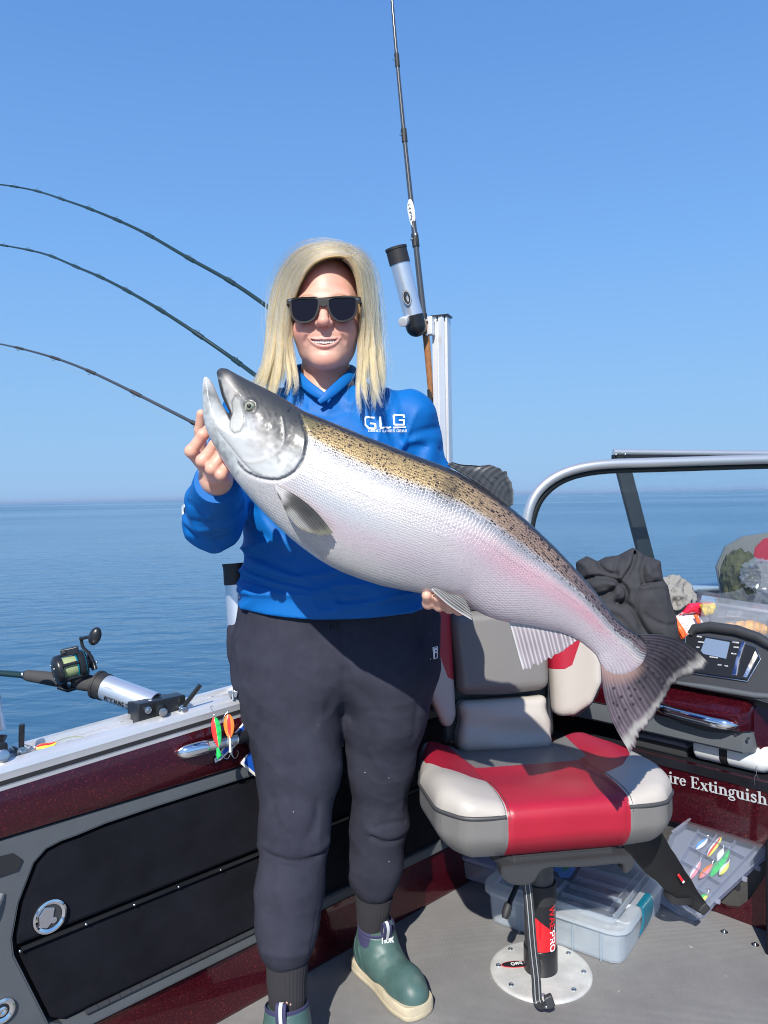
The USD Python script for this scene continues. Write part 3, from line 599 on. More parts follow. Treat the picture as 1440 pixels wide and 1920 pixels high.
# ---------------------------------------------------------------- windscreen
def wq(px, py): # near pane stands upright between these two plan points
    return OnPlane(px, py, V(.44, 2.40, 0), unit(V(.06, -1, 0)))
top = [wq(*q) for q in ((986, 985), (992, 955), (1003, 930), (1022, 908), (1050, 890), (1085, 878), (1130, 871), (1200, 868), (1300, 865), (1400, 862), (1500, 860))]
fr = spline(top, 60)
scr = boat.part('windscreen', tube(np.vstack([wq(986, 1100), fr]), .0155, 14), 'polished_frame', smooth=60)
boat.part('inner_seal', tube(np.vstack([wq(992, 1100), spline([wq(*q) for q in ((998, 985), (1004, 960), (1014, 938), (1032, 917), (1058, 900), (1090, 889), (1132, 882.5), (1200, 879.5), (1300, 876.5), (1400, 873.5), (1500, 871))], 60)]) + V(0, .012, 0), .0105, 10, squash=1.1), 'black_frame', smooth=60, parent=scr)
pl = [(q @ V(1, .06, 0), q[2]) for q in [wq(*q) for q in ((994, 1160), (994, 985), (1003, 955), (1014, 937), (1032, 917), (1058, 900), (1090, 889), (1132, 882), (1300, 876), (1500, 871), (1500, 1160))]]
pane = prism(pl, .004, V(.44, 2.40, 0) - V(1, .06, 0) * (V(.44, 2.40, 0) @ V(1, .06, 0)) / 1.0036 + V(0, .01, 0), V(1, .06, 0), Z, V(.06, -1, 0))
boat.part('pane', pane, 'window_glass', smooth=False, parent=scr)
A0, A1 = P(1165, 866, 2.72), P(1228, 1110, 2.72)
boat.part('post', place(rbox((.052, .03, np.linalg.norm(A1 - A0)), .006), (A0 + A1) / 2, np.cross(V(0, 1, 0), unit(A0 - A1)), V(0, 1, 0), unit(A0 - A1)), 'black_frame', parent=scr)
B0, B1 = P(1150, 848, 2.71), P(1520, 851, 2.80)
boat.part('top_rail', tube([B0, B1], .0115, 14), 'polished_frame', smooth=60, parent=scr)
C0, C1 = P(1148, 859, 2.72), P(1520, 862, 2.81)
boat.part('top_channel', place(rbox((np.linalg.norm(C1 - C0), .03, .028), .004), (C0 + C1) / 2, unit(C1 - C0), V(0, 1, 0), Z), 'black_frame', parent=scr)
for px in (1155, 1172): boat.part('bolt', ball(P(px, 852, 2.695), .004, n=1), 'steel', parent=scr)
pf = [P(1160, 866, 2.73), P(1520, 866, 2.82), P(1520, 1120, 2.82), P(1225, 1110, 2.73)]
boat.part('pane', (np.array(pf + [q + V(0, .004, 0) for q in pf]), np.array([[0, 1, 2], [0, 2, 3], [6, 5, 4], [7, 6, 4], [0, 4, 5], [0, 5, 1], [2, 6, 7], [2, 7, 3]])), 'window_glass', smooth=False, parent=scr)
# ---------------------------------------------------------------- pedestal seat
SB = G(1014, 1822)
yaw = math.radians(8.5)
SF, SR = V(math.sin(yaw), -math.cos(yaw), 0), V(math.cos(yaw), math.sin(yaw), 0)   # seat's forward (to the camera) and its picture-right
SO = V(-.022, 0, 0)
def sp(x, y, z): return SB + SO + SR * x + SF * y + Z * z
def seatmesh(m):
    v, f = vf(m); return sp(0, 0, 0) + v[:, :1] * SR + v[:, 1:2] * SF + v[:, 2:] * Z, f[:, ::-1]
seat = Thing('pedestal_seat', 'red, grey and beige vinyl boat seat on a black pedestal with a round metal base', 'boat seat', SB)
def rr_outline(wb, wf, yb, yf, r=0.1, n=10):
    """Seat plan: narrower at the back, broad rounded front."""
    return Polygon([(-wb, yb), (-wf, lerp(yb, yf, .55)), (-wf * .97, yf * .75), (-wf * .80, yf * .98), (-wf * .45, yf * 1.02), (wf * .45, yf * 1.02), (wf * .80, yf * .98), (wf * .97, yf * .75), (wf, lerp(yb, yf, .55)), (wb, yb)]).buffer(-.05).buffer(.05, 16)
plan = rr_outline(.210, .262, -.20, .240)
pl = np.array(plan.exterior.simplify(.001).coords)[:-1]
ztop = lambda x, y: .478 + .030 * step(np.abs(x), .10, .22) * (1 - .5 * step(y, .1, .25)) - .012 * step(-y, -.05, .2) + .012 * step(y, .02, .16) - .006 * step(y, .17, .27) - .012 * step(np.abs(x), .22, .28)
def seat_sdf(p):
    d2 = sdf2(p[:, :2], pl)
    zt = ztop(p[:, 0], p[:, 1]); zb = .366 + .03 * step(p[:, 1], .20, .27) + .02 * step(np.abs(p[:, 0]), .2, .28)
    a = smax(d2 + .034 * step(.43 - p[:, 2], 0, .09) * 1.0, p[:, 2] - zt, .032)
    a = smax(a, zb - p[:, 2], .05)
    # soft dimples where the stuffing pulls
    a = a + .003 * np.exp(-((np.abs(p[:, 0]) - .125) / .006) ** 2) * step(p[:, 2], .40, .44)
    a = a + .0022 * (meshkit.noise(p * V(9, 9, 14), 3) - .5)
    return a
cushion = surfnet(seat_sdf, (-.30, -.24, .33), (.30, .30, .54), .0055)
def to_man(m):
    v, f = vf(m); return m3.Manifold(m3.Mesh(np.ascontiguousarray(v, np.float32), np.ascontiguousarray(f, np.uint32)))
cm = to_man(cushion)
if cm.volume() < 0: cm = to_man((cushion[0], cushion[1][:, ::-1]))
def mprism(poly, z0, z1):
    return m3.Manifold.extrude(m3.CrossSection([np.asarray(Polygon(poly).buffer(0).exterior.coords)[:-1]], m3.FillRule.NonZero), z1 - z0).translate((0, 0, z0))
mid = mprism([(-.122, -.012), (-.126, .10), (-.122, .6), (.122, .6), (.132, .10), (.150, -.012)], .2, .7)
redL = mprism(Polygon([(-.15, -.3), (-.235, -.07), (-.238, .0), (-.215, .065), (-.165, .112), (-.10, .112), (-.10, -.01), (-.11, -.13)]), .44, .7)
redR = mprism(Polygon([(.15, -.3), (.235, -.07), (.238, .0), (.215, .065), (.175, .112), (.10, .112), (.10, -.01), (.11, -.13)]), .44, .7)
greyT = mprism(Polygon([(-.17, -.3), (-.120, -.012), (-.11, .02), (.11, .02), (.145, -.012), (.17, -.3)]), .40, .7)
lower = mprism([(-1, -1), (1, -1), (1, 1), (-1, 1)], .2, .468)
p_mid = cm ^ mid; rest = cm - mid
p_low = rest ^ lower; rest = rest - lower
p_grey = rest ^ greyT; rest = rest - greyT
p_beige = rest - (redL + redR)
halfL = mprism([(-1, -1), (0, -1), (0, 1), (-1, 1)], .2, .8)
cu = seat.part('seat_cushion', seatmesh(p_low), 'seat_grey', smooth=42)
seat.part('front_panel', seatmesh(p_mid), 'seat_red', smooth=42)
seat.part('centre_panel', seatmesh(p_grey), 'seat_grey', smooth=42)
seat.part('bolster_panel', seatmesh(rest ^ redL), 'seat_red', smooth=42); seat.part('bolster_panel', seatmesh(rest ^ redR), 'seat_red', smooth=42)
seat.part('side_panel', seatmesh(p_beige ^ halfL), 'seat_beige', smooth=42); seat.part('side_panel', seatmesh(p_beige - halfL), 'seat_beige', smooth=42)
# piping round the beige panels, and seams
def on_cushion(x, y, z0=.438, out=.0):
    return V(x, y, z0)
def rim(sign):
    pts = []
    for t in np.linspace(0.0, 1.0, 40):
        a = plan.exterior
        pts.append(t)
    return pts
ext = np.array(plan.exterior.segmentize(.01).coords)
for sgn in (-1, 1):
    sel = ext[(ext[:, 0] * sgn > .122) & (ext[:, 1] > -.17)]
    ang = np.arctan2(sel[:, 0] * sgn, sel[:, 1]); sel = sel[np.argsort(ang)]
    pts = []
    for x, y in sel:
        n_ = unit(V(x, y)); lo_, hi_ = -.06, .05
        for _ in range(22):
            m_ = (lo_ + hi_) / 2; q_ = V(x + n_[0] * m_, y + n_[1] * m_, .4685)
            if seat_sdf(q_[None])[0] < 0: lo_ = m_
            else: hi_ = m_
        pts.append(V(x + n_[0] * lo_, y + n_[1] * lo_, .4685))
    pts = np.array(pts); pts = spline(pts[::3], 70)
    v, f = tube(pts, .0042, 8); seat.part('piping', seatmesh((v, f)), 'piping', smooth=60, parent=cu)
# stitched seams
for sgn in (-1, 1):
    for off in (-.004, .004):
        pts = []
        for y in np.linspace(.10, .262, 34):
            x = (-.1245 if sgn < 0 else .130) + off; zz = np.linspace(.36, .53, 300); ins = seat_sdf(np.c_[np.full(300, x), np.full(300, y), zz]) < 0
            if ins.any(): pts.append(V(x, y, zz[ins].max() + .0006))
        if len(pts) > 4: seat.part('stitching', seatmesh(tube(np.array(pts), .0007, 5)), 'piping', smooth=60, parent=cu)
# backrest
BY = -.185
def back_sdf(p, w, z0, z1, t, r):
    q = np.abs(p - V(0, 0, (z0 + z1) / 2)) - np.stack([np.broadcast_to(w - r, len(p)), np.full(len(p), t - r), np.full(len(p), (z1 - z0) / 2 - r)], 1)
    return np.linalg.norm(np.maximum(q, 0), axis=1) + np.minimum(q.max(1), 0) - r
tilt = math.radians(9)
def backm(m):
    v, f = vf(m); v = v.copy()
    y = v[:, 1].copy(); z = v[:, 2] - .46
    v[:, 1] = y * math.cos(tilt) - z * math.sin(tilt) + BY; v[:, 2] = .46 + z * math.cos(tilt) + y * math.sin(tilt); return seatmesh((v, f))
pad = surfnet(lambda p: back_sdf(p, .118 + .012 * step(p[:, 2], .6, .8), .600, .800, .045, .024) + .004 * (meshkit.noise(p * 10, 5) - .5) - .006 * np.exp(-(p[:, 0] / .09) ** 2), (-.16, -.07, .57), (.16, .08, .83), .006)
bk = seat.part('backrest', backm(pad), 'seat_grey', smooth=50)
low = surfnet(lambda p: back_sdf(p, .121 - .01 * np.exp(-((p[:, 2] - .55) / .03) ** 2), .455, .585, .038, .022) + .005 * (meshkit.noise(p * V(14, 14, 22), 8) - .5) + .002 * np.sin(p[:, 2] * 90 + p[:, 0] * 14), (-.16, -.07, .42), (.16, .08, .62), .006)
seat.part('lumbar_pad', backm(low), 'seat_beige', smooth=50, parent=bk)
topc = surfnet(lambda p: back_sdf(p, .120 - .05 * step(p[:, 2], .83, .90), .803, .885, .05, .03), (-.16, -.08, .78), (.16, .08, .91), .007)
seat.part('headrest', backm(topc), 'seat_grey', smooth=50, parent=bk)
def wing(sgn):
    ol = np.array([(.126, .53), (.17, .535), (.205, .565), (.225, .615), (.228, .68), (.215, .76), (.185, .83), (.126, .86)]) if sgn > 0 else np.array([(.128, .86), (.128, .55), (.145, .515), (.165, .525), (.195, .59), (.212, .66), (.215, .72), (.205, .80), (.185, .86)])
    ol = np.array(Polygon(ol).buffer(-.02).buffer(.02).exterior.simplify(.0008).coords)[:-1]
    def f(p):
        x = p[:, 0] * sgn; d = sdf2(np.c_[x, p[:, 2]], ol); yc = .022 + 1.1 * np.maximum(x - .12, 0) ** 1.5 * 2.0
        return smax(d, np.abs(p[:, 1] - yc) - .032, .028)
    return surfnet(f, (-.25 if sgn < 0 else .11, -.05, .45), (-.11 if sgn < 0 else .25, .19, .89), .006)
for sgn in (-1, 1):
    wm = wing(sgn); wmm = to_man(wm)
    if wmm.volume() < 0: wmm = to_man((wm[0], wm[1][:, ::-1]))
    if sgn < 0: cut = [(-.128, .635), (-.150, .645), (-.178, .72), (-.185, .735), (-.30, .76), (-.30, 1), (-.10, 1), (-.10, .60)]
    else: cut = [(.10, .65), (.150, .65), (.166, .66), (.176, .69), (.186, .72), (.30, .76), (.30, 1), (.10, 1)]
    pr = m3.Manifold.extrude(m3.CrossSection([np.asarray(cut)], m3.FillRule.NonZero), .6).rotate((90, 0, 0)).translate((0, .4, 0))
    seat.part('wing_panel', backm(wmm ^ pr), 'seat_red', smooth=45, parent=bk); seat.part('wing', backm(wmm - pr), 'seat_beige', smooth=45, parent=bk)
    e = [V(sgn * x, .03 + 2.2 * max(x - .12, 0) ** 1.5 - .016, z) for x, z in ((.17, .533), (.207, .563), (.2275, .615), (.2305, .68), (.217, .765), (.187, .832))]
    if sgn > 0: seat.part('piping', backm(tube(spline(e, 30), .004, 8)), 'piping', smooth=60, parent=bk)
bsh = surfnet(lambda p: back_sdf(p, .150, .47, .86, .02, .018), (-.17, -.03, .45), (.17, .03, .88), .008)
seat.part('back_shell', backm((bsh[0] - V(0, .05, 0), bsh[1])), 'dark_grey_plastic', smooth=50, parent=bk)
for sx in (-.13, .13):
    seat.part('hinge_arm', seatmesh(tube([V(sx, -.25, .40), V(sx * 1.02, -.235, .47), V(sx * 1.02, -.245, .60)], [.014, .016, .012], 8, squash=.5)), 'black_frame', parent=bk)
# pan under the cushion, pedestal, base plate
pan = prism(Polygon([(-.13, -.12), (.13, -.12), (.13, .17), (.10, .20), (-.10, .20), (-.13, .17)]).buffer(.012), .022, sp(0, 0, .352), SR, SF, Z, .006)
seat.part('swivel_plate', pan, 'dark_grey_plastic', smooth=40)
br = spline([(-.135, .366), (-.13, .338), (-.10, .325), (-.07, .330), (-.055, .350), (.0, .352), (.10, .350), (.118, .345), (.12, .330), (.128, .330), (.134, .366)], 50)
seat.part('seat_bracket', prism(Polygon(br), .035, sp(0, .195, 0), SR, Z, SF, .004), 'dark_grey_plastic', smooth=40)
SO = V(0, 0, 0)
ped = seat.part('pedestal', seatmesh(tube([V(0, 0, .20), V(0, 0, .352)], .0315, 32)), 'steel_grey_paint', smooth=60)
seat.part('pedestal_sleeve', seatmesh(tube([V(0, 0, .001), V(0, 0, .002), V(0, 0, .062), V(0, 0, .064)], [.034, .0385, .0385, .037], 36)), 'black_plastic', smooth=40, parent=ped)
seat.part('pedestal_post', seatmesh(tube([V(0, 0, .062), V(0, 0, .205), V(0, 0, .208)], [.0355, .0355, .034], 36)), 'black_plastic', smooth=40, parent=ped)
seat.part('collar', seatmesh(tube([V(0, 0, .168), V(0, 0, .170), V(0, 0, .206), V(0, 0, .212), V(0, 0, .212)], [.036, .0375, .0375, .0365, .032], 36)), 'black_rubber', smooth=40, parent=ped)
def wrap(pts2, r, a0=0.0):
    """Flat print (x along the girth, z up) laid on the post."""
    v, f = pts2; a = v[:, 0] / r + a0; rr = r + .0004 + np.maximum(v[:, 2], 0) * .3
    return np.c_[np.sin(a) * rr, np.cos(a) * rr, v[:, 1]], f
g_ = np.stack(np.meshgrid(np.linspace(-.5, .5, 41), np.linspace(0, 1, 3), indexing='ij'), -1).reshape(-1, 2)
ii, jj = np.meshgrid(np.arange(40), np.arange(2), indexing='ij'); q_ = (ii * 3 + jj).ravel(); ft = np.stack([q_, q_ + 3, q_ + 4, q_ + 1], 1)
red = np.c_[g_[:, 0] * .074, lerp(.066, .122 + .02 * -np.sign(g_[:, 0]) * np.minimum(np.abs(g_[:, 0]) * 3, 1), g_[:, 1]), 0 * g_[:, 0]]
seat.part('red_label', seatmesh(wrap((red, np.vstack([ft[:, [0, 1, 2]], ft[:, [0, 2, 3]]])), .0356, 0.12)), 'gloss_red', smooth=60, parent=ped)
tm = meshkit.text_mesh('WAEPRO', .017, .0004, True); v, f = vf(tm); s_ = .105 / v[:, 0].max()
tv = np.c_[v[:, 1] * .95, .168 - v[:, 0] * s_, v[:, 2]]
half = v[:, 0] * s_
tv[:, 0] -= 0
nr = np.array([np.mean(half[t]) for t in f]) < .052
wv, wf = wrap((tv, f), .0358, .30)
seat.part('label_print', seatmesh((wv, wf[nr][:, ::-1])), 'red_print', smooth=False, parent=ped)
seat.part('label_print', seatmesh((wv, wf[~nr][:, ::-1])), 'white_print', smooth=False, parent=ped)
# base plate with rim, bolts and its oval badge
def disc(prof, n=72): return loft([[V(r * math.cos(t), r * math.sin(t), z) for t in np.linspace(0, 2 * np.pi, n, endpoint=False)] for r, z in prof])
bp = seat.part('base_plate', seatmesh(disc([(.002, .0095), (.050, .0095), (.080, .0085), (.106, .0075), (.1125, .006), (.115, .0035), (.1155, .0005), (.002, .0003)])), 'worn_aluminium', smooth=35)
for k in range(8):
    t = k * math.pi / 4 + .30; c = V(.096 * math.cos(t), .096 * math.sin(t), 0)
    seat.part('bolt', seatmesh(join((lambda m: (m[0] + c, m[1]))(disc([(.0005, .0098), (.0055, .0096), (.0062, .0084), (.0062, .0075)], 14)), tube([c + V(-.004, 0, .0102), c + V(.004, 0, .0102)], .0012, 5))), 'steel', smooth=40, parent=bp)
from shapely.geometry import Point
from shapely import affinity
ov = affinity.scale(Point(0, 0).buffer(1, 24), .034, .0125)
bc = V(-.052, -.022, .0094)
seat.part('badge', seatmesh(join(prism(ov, .0008, bc, V(1, .08, 0), V(0, 1, 0), Z))), 'red_print', smooth=False, parent=bp)
seat.part('badge', seatmesh(prism(ov.buffer(-.0016), .0012, bc, V(1, .08, 0), V(0, 1, 0), Z)), 'black_print', smooth=False, parent=bp)
seat.part('badge_print', seatmesh(text('PRO', .010, .0004, bc + V(.016, .004, .0013), V(-1, 0, 0), V(0, -1, 0), True)), 'white_print', smooth=False, parent=bp)
# adjusting lever and the hanging strap
lv = seat.part('lever', cyl(P(978, 1640, 1.70), P(950, 1705, 1.66), .0055, sides=14), 'black_frame', smooth=60)
seat.part('lever_grip', tube([P(956, 1693, 1.665), P(953, 1697, 1.662), P(949, 1712, 1.655), P(946, 1722, 1.65)], [.006, .0095, .0100, .0065], 14), 'black_rubber', smooth=60, parent=lv)
st = spline([P(978, 1607, 1.575), P(987, 1650, 1.570), P(994, 1720, 1.570), P(1000, 1790, 1.585), P(1006, 1850, 1.592), P(1010, 1880, 1.590), P(1021, 1888, 1.575), P(1030, 1878, 1.565)], 60)
def ribbon(c, w, t, side):
    rings = []
    tan = np.gradient(c, axis=0)
    for p, tt in zip(c, tan):
        tt = unit(tt); x = unit(side - tt * np.dot(side, tt)); y = np.cross(tt, x)
        rings.append([p + x * a_ * w + y * b_ * t for a_, b_ in ((-1, -.6), (-.94, -1), (-.5, -1), (-.45, -.55), (-.4, -1), (.4, -1), (.45, -.55), (.5, -1), (.94, -1), (1, -.6), (1, .6), (.94, 1), (-.94, 1), (-1, .6))])
    return loft(rings)
sr_ = seat.part('seat_belt', ribbon(st, .0095, .0035, V(1, .05, .05)), 'dark_grey_plastic', smooth=30)
for e in (-.45, .45): seat.part('belt_stripe', tube(st + V(1, 0, 0) * e * .0095 + V(0, -.0042, 0), .0009, 6), 'grey_print', smooth=60, parent=sr_)
e0 = P(1024, 1884, 1.57); seat.part('belt_end', place(rbox((.018, .012, .024), .003), P(1030, 1877, 1.562), V(.93, .2, .3), V(-.1, 1, 0), unit(V(-.3, .1, .93))), 'dark_grey_plastic', parent=sr_)
seat.part('belt_screw', ball(P(1024, 1888, 1.556), .0035, n=1), 'steel', parent=sr_)

# ---------------------------------------------------------------- storage box behind the pedestal
T0 = V(.528, 1.738, 0); TX = unit(V(.2515 - .525, 1.958 - 1.758, 0)); TY = unit(V(.19, .27, 0)); TY = unit(TY - TX * (TX @ TY)); TL, TW, TH = .355, .335, .105
def tp(x, y, z): return T0 + TX * x + TY * y + Z * z
def tbox(outer, z0, z1, wall, taper=0.0, floor=True):
    o = Polygon([(0, 0), (TL, 0), (TL, TW), (0, TW)]).buffer(outer - .03).buffer(.03, 8)
    def ringpts(g, z): return np.array([tp(x, y, z) for x, y in np.array(g.exterior.coords)[:-1]])
    n = 64
    def rs(g, z):
        L = g.exterior; return np.array([tp(*L.interpolate(k / n, normalized=True).coords[0], z) for k in range(n)])
    return o, rs
tote = Thing('storage_box', 'clear plastic storage box with teal latch behind the seat pedestal, holding tackle', 'storage box', T0)
o, rs = tbox(0, 0, 0, 0)
body = loft([rs(o.buffer(-.012), .002), rs(o.buffer(-.006), .006), rs(o.buffer(-.002), .05), rs(o, .082), rs(o.buffer(-.0025), .082), rs(o.buffer(-.0045), .05), rs(o.buffer(-.0085), .009), rs(o.buffer(-.02), .0045)])
bt = tote.part('box_body', body, 'milky_wall', smooth=40)
lid = loft([rs(o.buffer(.003), .080), rs(o.buffer(.011), .081), rs(o.buffer(.0125), .092), rs(o.buffer(.009), .101), rs(o.buffer(.002), .104), rs(o.buffer(-.016), .104), rs(o.buffer(-.019), .098), rs(o.buffer(-.020), .0965)], caps=False)
ld = tote.part('lid', lid, 'milky_rim', smooth=40)
inner = o.buffer(-.020)
tote.part('lid_panel', loft([rs(inner, .0965), rs(o.buffer(-.034), .0985), rs(o.buffer(-.038), .1005), rs(o.buffer(-.15), .1005)]), 'lid_plastic', smooth=30, parent=ld)
tote.part('lid_rib', tube([tp(x, y, .1045) for x, y in ((.03, .03), (.03, TW - .03))], .0022, 6), 'milky_plastic', smooth=60, parent=ld)
tote.part('lid_rib', tube([tp(x, y, .1035) for x, y in ((.05, .06), (.05, TW - .06), (.10, TW - .05))], .0018, 6), 'milky_plastic', smooth=60, parent=ld)
for x in (.05, .12, .26): tote.part('corner_rib', tube([tp(x, -.001, .006), tp(x, .0005, .078)], .0035, 6), 'milky_plastic', smooth=60, parent=bt)
lt = spline([(-.004, .108), (-.014, .106), (-.0185, .090), (-.016, .060), (-.010, .040)], 20)
latchm = loft([[tp(x + dx, yy, z) for yy, dx in ((.10, 0), (.17, 0), (.17, .004), (.10, .004))] for x, z in lt])
tote.part('latch', latchm, 'teal_plastic', smooth=50)
def flat_at(pix, z, h, mat_, thing, name, **k):
    pts = [G(*q, z) for q in pix]; c = np.mean(pts, 0); pg = [(q - c)[:2] for q in pts]
    return thing.part(name, prism(Polygon(pg), h, c, V(1, 0, 0), V(0, 1, 0), Z), mat_, **k)
# what lies in the box
card = Thing('lure_packet', 'black lure packet with yellow chevrons and a pale blue lure print inside the storage box', 'packet', G(1070, 1610, .09))
flat_at([(1035, 1640), (1071, 1655), (1116, 1588), (1090, 1578), (1040, 1592)], .0900, .004, 'black_print', card, 'card', smooth=False)
for k in range(3):
    y_ = 1590 + k * 6; flat_at([(1043 + k, y_), (1050 + k, y_ + 13), (1062 + k, y_ - 2), (1060 + k, y_ - 6), (1051 + k, y_ + 5), (1047 + k, y_ - 3)], .0945, .0008, 'lure_yellow', card, 'chevron', smooth=False)
flat_at([(1036, 1632), (1048, 1618), (1068, 1617), (1080, 1628), (1068, 1646), (1050, 1646), (1046, 1636)], .0945, .0006, 'lure_blue', card, 'lure_print', smooth=False)
flat_at([(1052, 1634), (1066, 1630), (1070, 1624), (1056, 1626)], .0955, .0005, 'lure_green', card, 'lure_print', smooth=False)
c_ = G(1058, 1608, .0955); card.part('packet_print', text('PLANER', .009, .0005, c_, unit(G(1074, 1586, .0955) - c_), unit(G(1050, 1603, .0955) - c_)), 'white_print', smooth=False)
for k, (a_, b_) in enumerate((((1066, 1620), (1076, 1604)), ((1074, 1622), (1083, 1608)))):
    c_ = G(*a_, .0955); card.part('packet_print', text(('GLOW', 'UV')[k], .007, .0005, c_, unit(G(*b_, .0955) - c_), unit(G(a_[0] - 8, a_[1] - 5, .0955) - c_)), 'lure_yellow', smooth=False)
def spoon(thing, name, a, b, w, mats, n=None, th=.0012, curve=.10):
    """A spoon lure: a bent teardrop of metal from a (eye) to b (tail)."""
    a, b = np.asarray(a, float), np.asarray(b, float); L = np.linalg.norm(b - a); u = unit(b - a); n = unit(CAM - a) if n is None else unit(n); s = unit(np.cross(u, n)); n = np.cross(s, u)
    def strip(e0, e1):
        rings = []
        for t in np.linspace(0, 1, 16):
            hw = w / 2 * (math.sin(math.pi * min(1, (t * .94 + .03)) ** .85) ** .62); off = curve * L * math.sin(2 * math.pi * t) * .35
            c = a + u * L * t + n * off
            x0, x1 = lerp(-hw, hw, e0), lerp(-hw, hw, e1); bow_ = lambda x: n * (.12 * w * (1 - (x / max(hw, 1e-5)) ** 2))
            rings.append([c + s * x0 + bow_(x0), c + s * (x0 + x1) / 2 + bow_((x0 + x1) / 2), c + s * x1 + bow_(x1), c + s * x1 + bow_(x1) - n * th, c + s * x0 + bow_(x0) - n * th])
        return loft(rings)
    k = len(mats)
    for i, m_ in enumerate(mats): thing.part(name, strip(i / k, (i + 1) / k), m_, smooth=50)
def ringlet(c, r, n, wire=.0006):
    x, y, z = frame(n); return tube([np.asarray(c) + r * (math.cos(t) * x + math.sin(t) * y) for t in np.linspace(0, 2 * np.pi, 16)], wire, 5, caps=False)
def treble(c, down, size):
    d = unit(down); x, y, _ = frame(d); ms = [tube([c, c + d * size * .5], .0006, 5)]
    for k in range(3):
        o_ = math.cos(k * 2.1) * x + math.sin(k * 2.1) * y
        ms.append(tube(spline([c + d * size * .45, c + d * size * .8 + o_ * size * .05, c + d * size * .95 + o_ * size * .2, c + d * size * .8 + o_ * size * .38, c + d * size * .55 + o_ * size * .40], 12), np.r_[np.full(9, .0006), .0005, .0003, .0001], 5))
    return join(*ms)
sp1 = Thing('lure_pack', 'clear blister pack with red and white lures in the front of the storage box', 'lure pack', G(1090, 1700, .06))
sp1.part('pack_film', place(rbox((.11, .035, .022), .008), G(1098, 1702, .075), unit(G(1140, 1712, .075) - G(1060, 1690, .075)), unit(np.cross(Z, unit(G(1140, 1712, .075) - G(1060, 1690, .075)))), Z), 'clear_film')
spoon(sp1, 'lure', G(1064, 1690, .078), G(1115, 1705, .078), .010, ['lure_white', 'lure_red', 'lure_white'], n=V(0, -.3, 1))
spoon(sp1, 'lure', G(1066, 1699, .076), G(1112, 1713, .076), .010, ['lure_pink', 'lure_white', 'lure_yellow'], n=V(0, -.3, 1))
sp2 = Thing('line_spool', 'clear spool of fishing line standing inside the storage box', 'line spool', tp(.09, .055, .01))
sp2.part('spool', join(pipe(tp(.10, .055, .012), tp(.10, .055, .018), .034, .012), pipe(tp(.10, .055, .05), tp(.10, .055, .056), .034, .012), pipe(tp(.10, .055, .018), tp(.10, .055, .05), .020, .012)), 'milky_plastic', smooth=40)
sp2.part('line', pipe(tp(.10, .055, .0185), tp(.10, .055, .0495), .030, .0205), 'clear_film', smooth=40)
sp3 = Thing('lure_case', 'small blue and white lure case inside the left end of the storage box', 'lure case', tp(.24, .03, .02))
sp3.part('case', place(rbox((.04, .012, .05), .003), tp(.225, .022, .042), TX, TY, Z), 'clear_film'); sp3.part('case_card', place(rbox((.030, .002, .028), .0008), tp(.225, .017, .042), TX, TY, Z), 'lure_white'); sp3.part('case_mark', place(rbox((.014, .002, .016), .0008), tp(.228, .0145, .042), TX, TY, Z), 'blue_gloss')
inset = Polygon([(.045, .05), (.19, .05), (.19, .24), (.045, .24)]).buffer(.01)
trc = Thing('inner_tray', 'shallow clear tray lying under the lid of the storage box', 'plastic tray', tp(.12, .15, .085))
trc.part('tray_rim', prism(inset.difference(inset.buffer(-.003)), .014, tp(0, 0, .078), TX, TY, Z), 'milky_rim', smooth=False); trc.part('tray_floor', prism(inset, .0012, tp(0, 0, .078), TX, TY, Z), 'lid_plastic', smooth=False)
for k in range(3): trc.part('divider', prism(LineString([(.05, .09 + .05 * k), (.185, .09 + .05 * k)]).buffer(.0008), .012, tp(0, 0, .079), TX, TY, Z), 'milky_rim', smooth=False)
sp3.part('case', place(rbox((.045, .010, .045), .003), tp(.285, .025, .04), TX, TY, Z), 'clear_film'); sp3.part('case_card', place(rbox((.012, .002, .03), .0008), tp(.285, .02, .042), TX, TY, Z), 'lure_white')
sp4 = Thing('clear_bag', 'crumpled clear plastic bag of tackle packed in the right of the storage box', 'plastic bag', tp(.12, .15, .05))
rng = np.random.default_rng(4)
def crumple(c, r, amp, fr, seed, n=4, flat=(1, 1, 1)):
    s = trimesh.creation.icosphere(n, 1.0); v = np.array(s.vertices); nn = meshkit.fbm(v * fr + seed * 7.3, 4, seed) - .5; rid = np.abs(meshkit.noise(v * fr * 1.4 + seed, seed + 3) - .5)
    return np.asarray(c) + v * np.asarray(flat) * r * (1 + amp * nn * 2 - amp * .9 * rid * 2)[:, None], np.array(s.faces)
sp4.part('bag', crumple(tp(.14, .16, .060), .085, .30, 2.6, 2, flat=(1.1, 1.0, .36)), 'clear_film', smooth=25)
for k, (x, y, m_) in enumerate(((.11, .12, 'lure_blue'), (.17, .17, 'lure_white'), (.20, .13, 'lure_pink'), (.06, .20, 'lure_yellow'), (.07, .10, 'lure_blue'), (.05, .07, 'lure_red'), (.13, .22, 'lure_orange'), (.03, .15, 'lure_white'))):
    spoon(sp4, 'lure', tp(x, y, .05 + .004 * k), tp(x + .05 * math.cos(k * 1.7), y + .05 * math.sin(k * 1.7), .055), .014, [m_, 'lure_white'], n=Z)
# small box behind its left end
D0 = G(876, 1650, .0)
bx2 = Thing('small_box', 'small translucent plastic box in the shade left of the storage box', 'plastic box', P(905, 1650, 2.12))
bxm = P(915, 1648, 2.14); bx2.part('box_body', place(rbox((.12, .07, .05), .006), V(bxm[0], bxm[1], .040), TX, TY, Z), 'tray_plastic'); bx2.part('lid', place(rbox((.126, .076, .014), .004), V(bxm[0], bxm[1], .073), TX, TY, Z), 'tray_plastic')

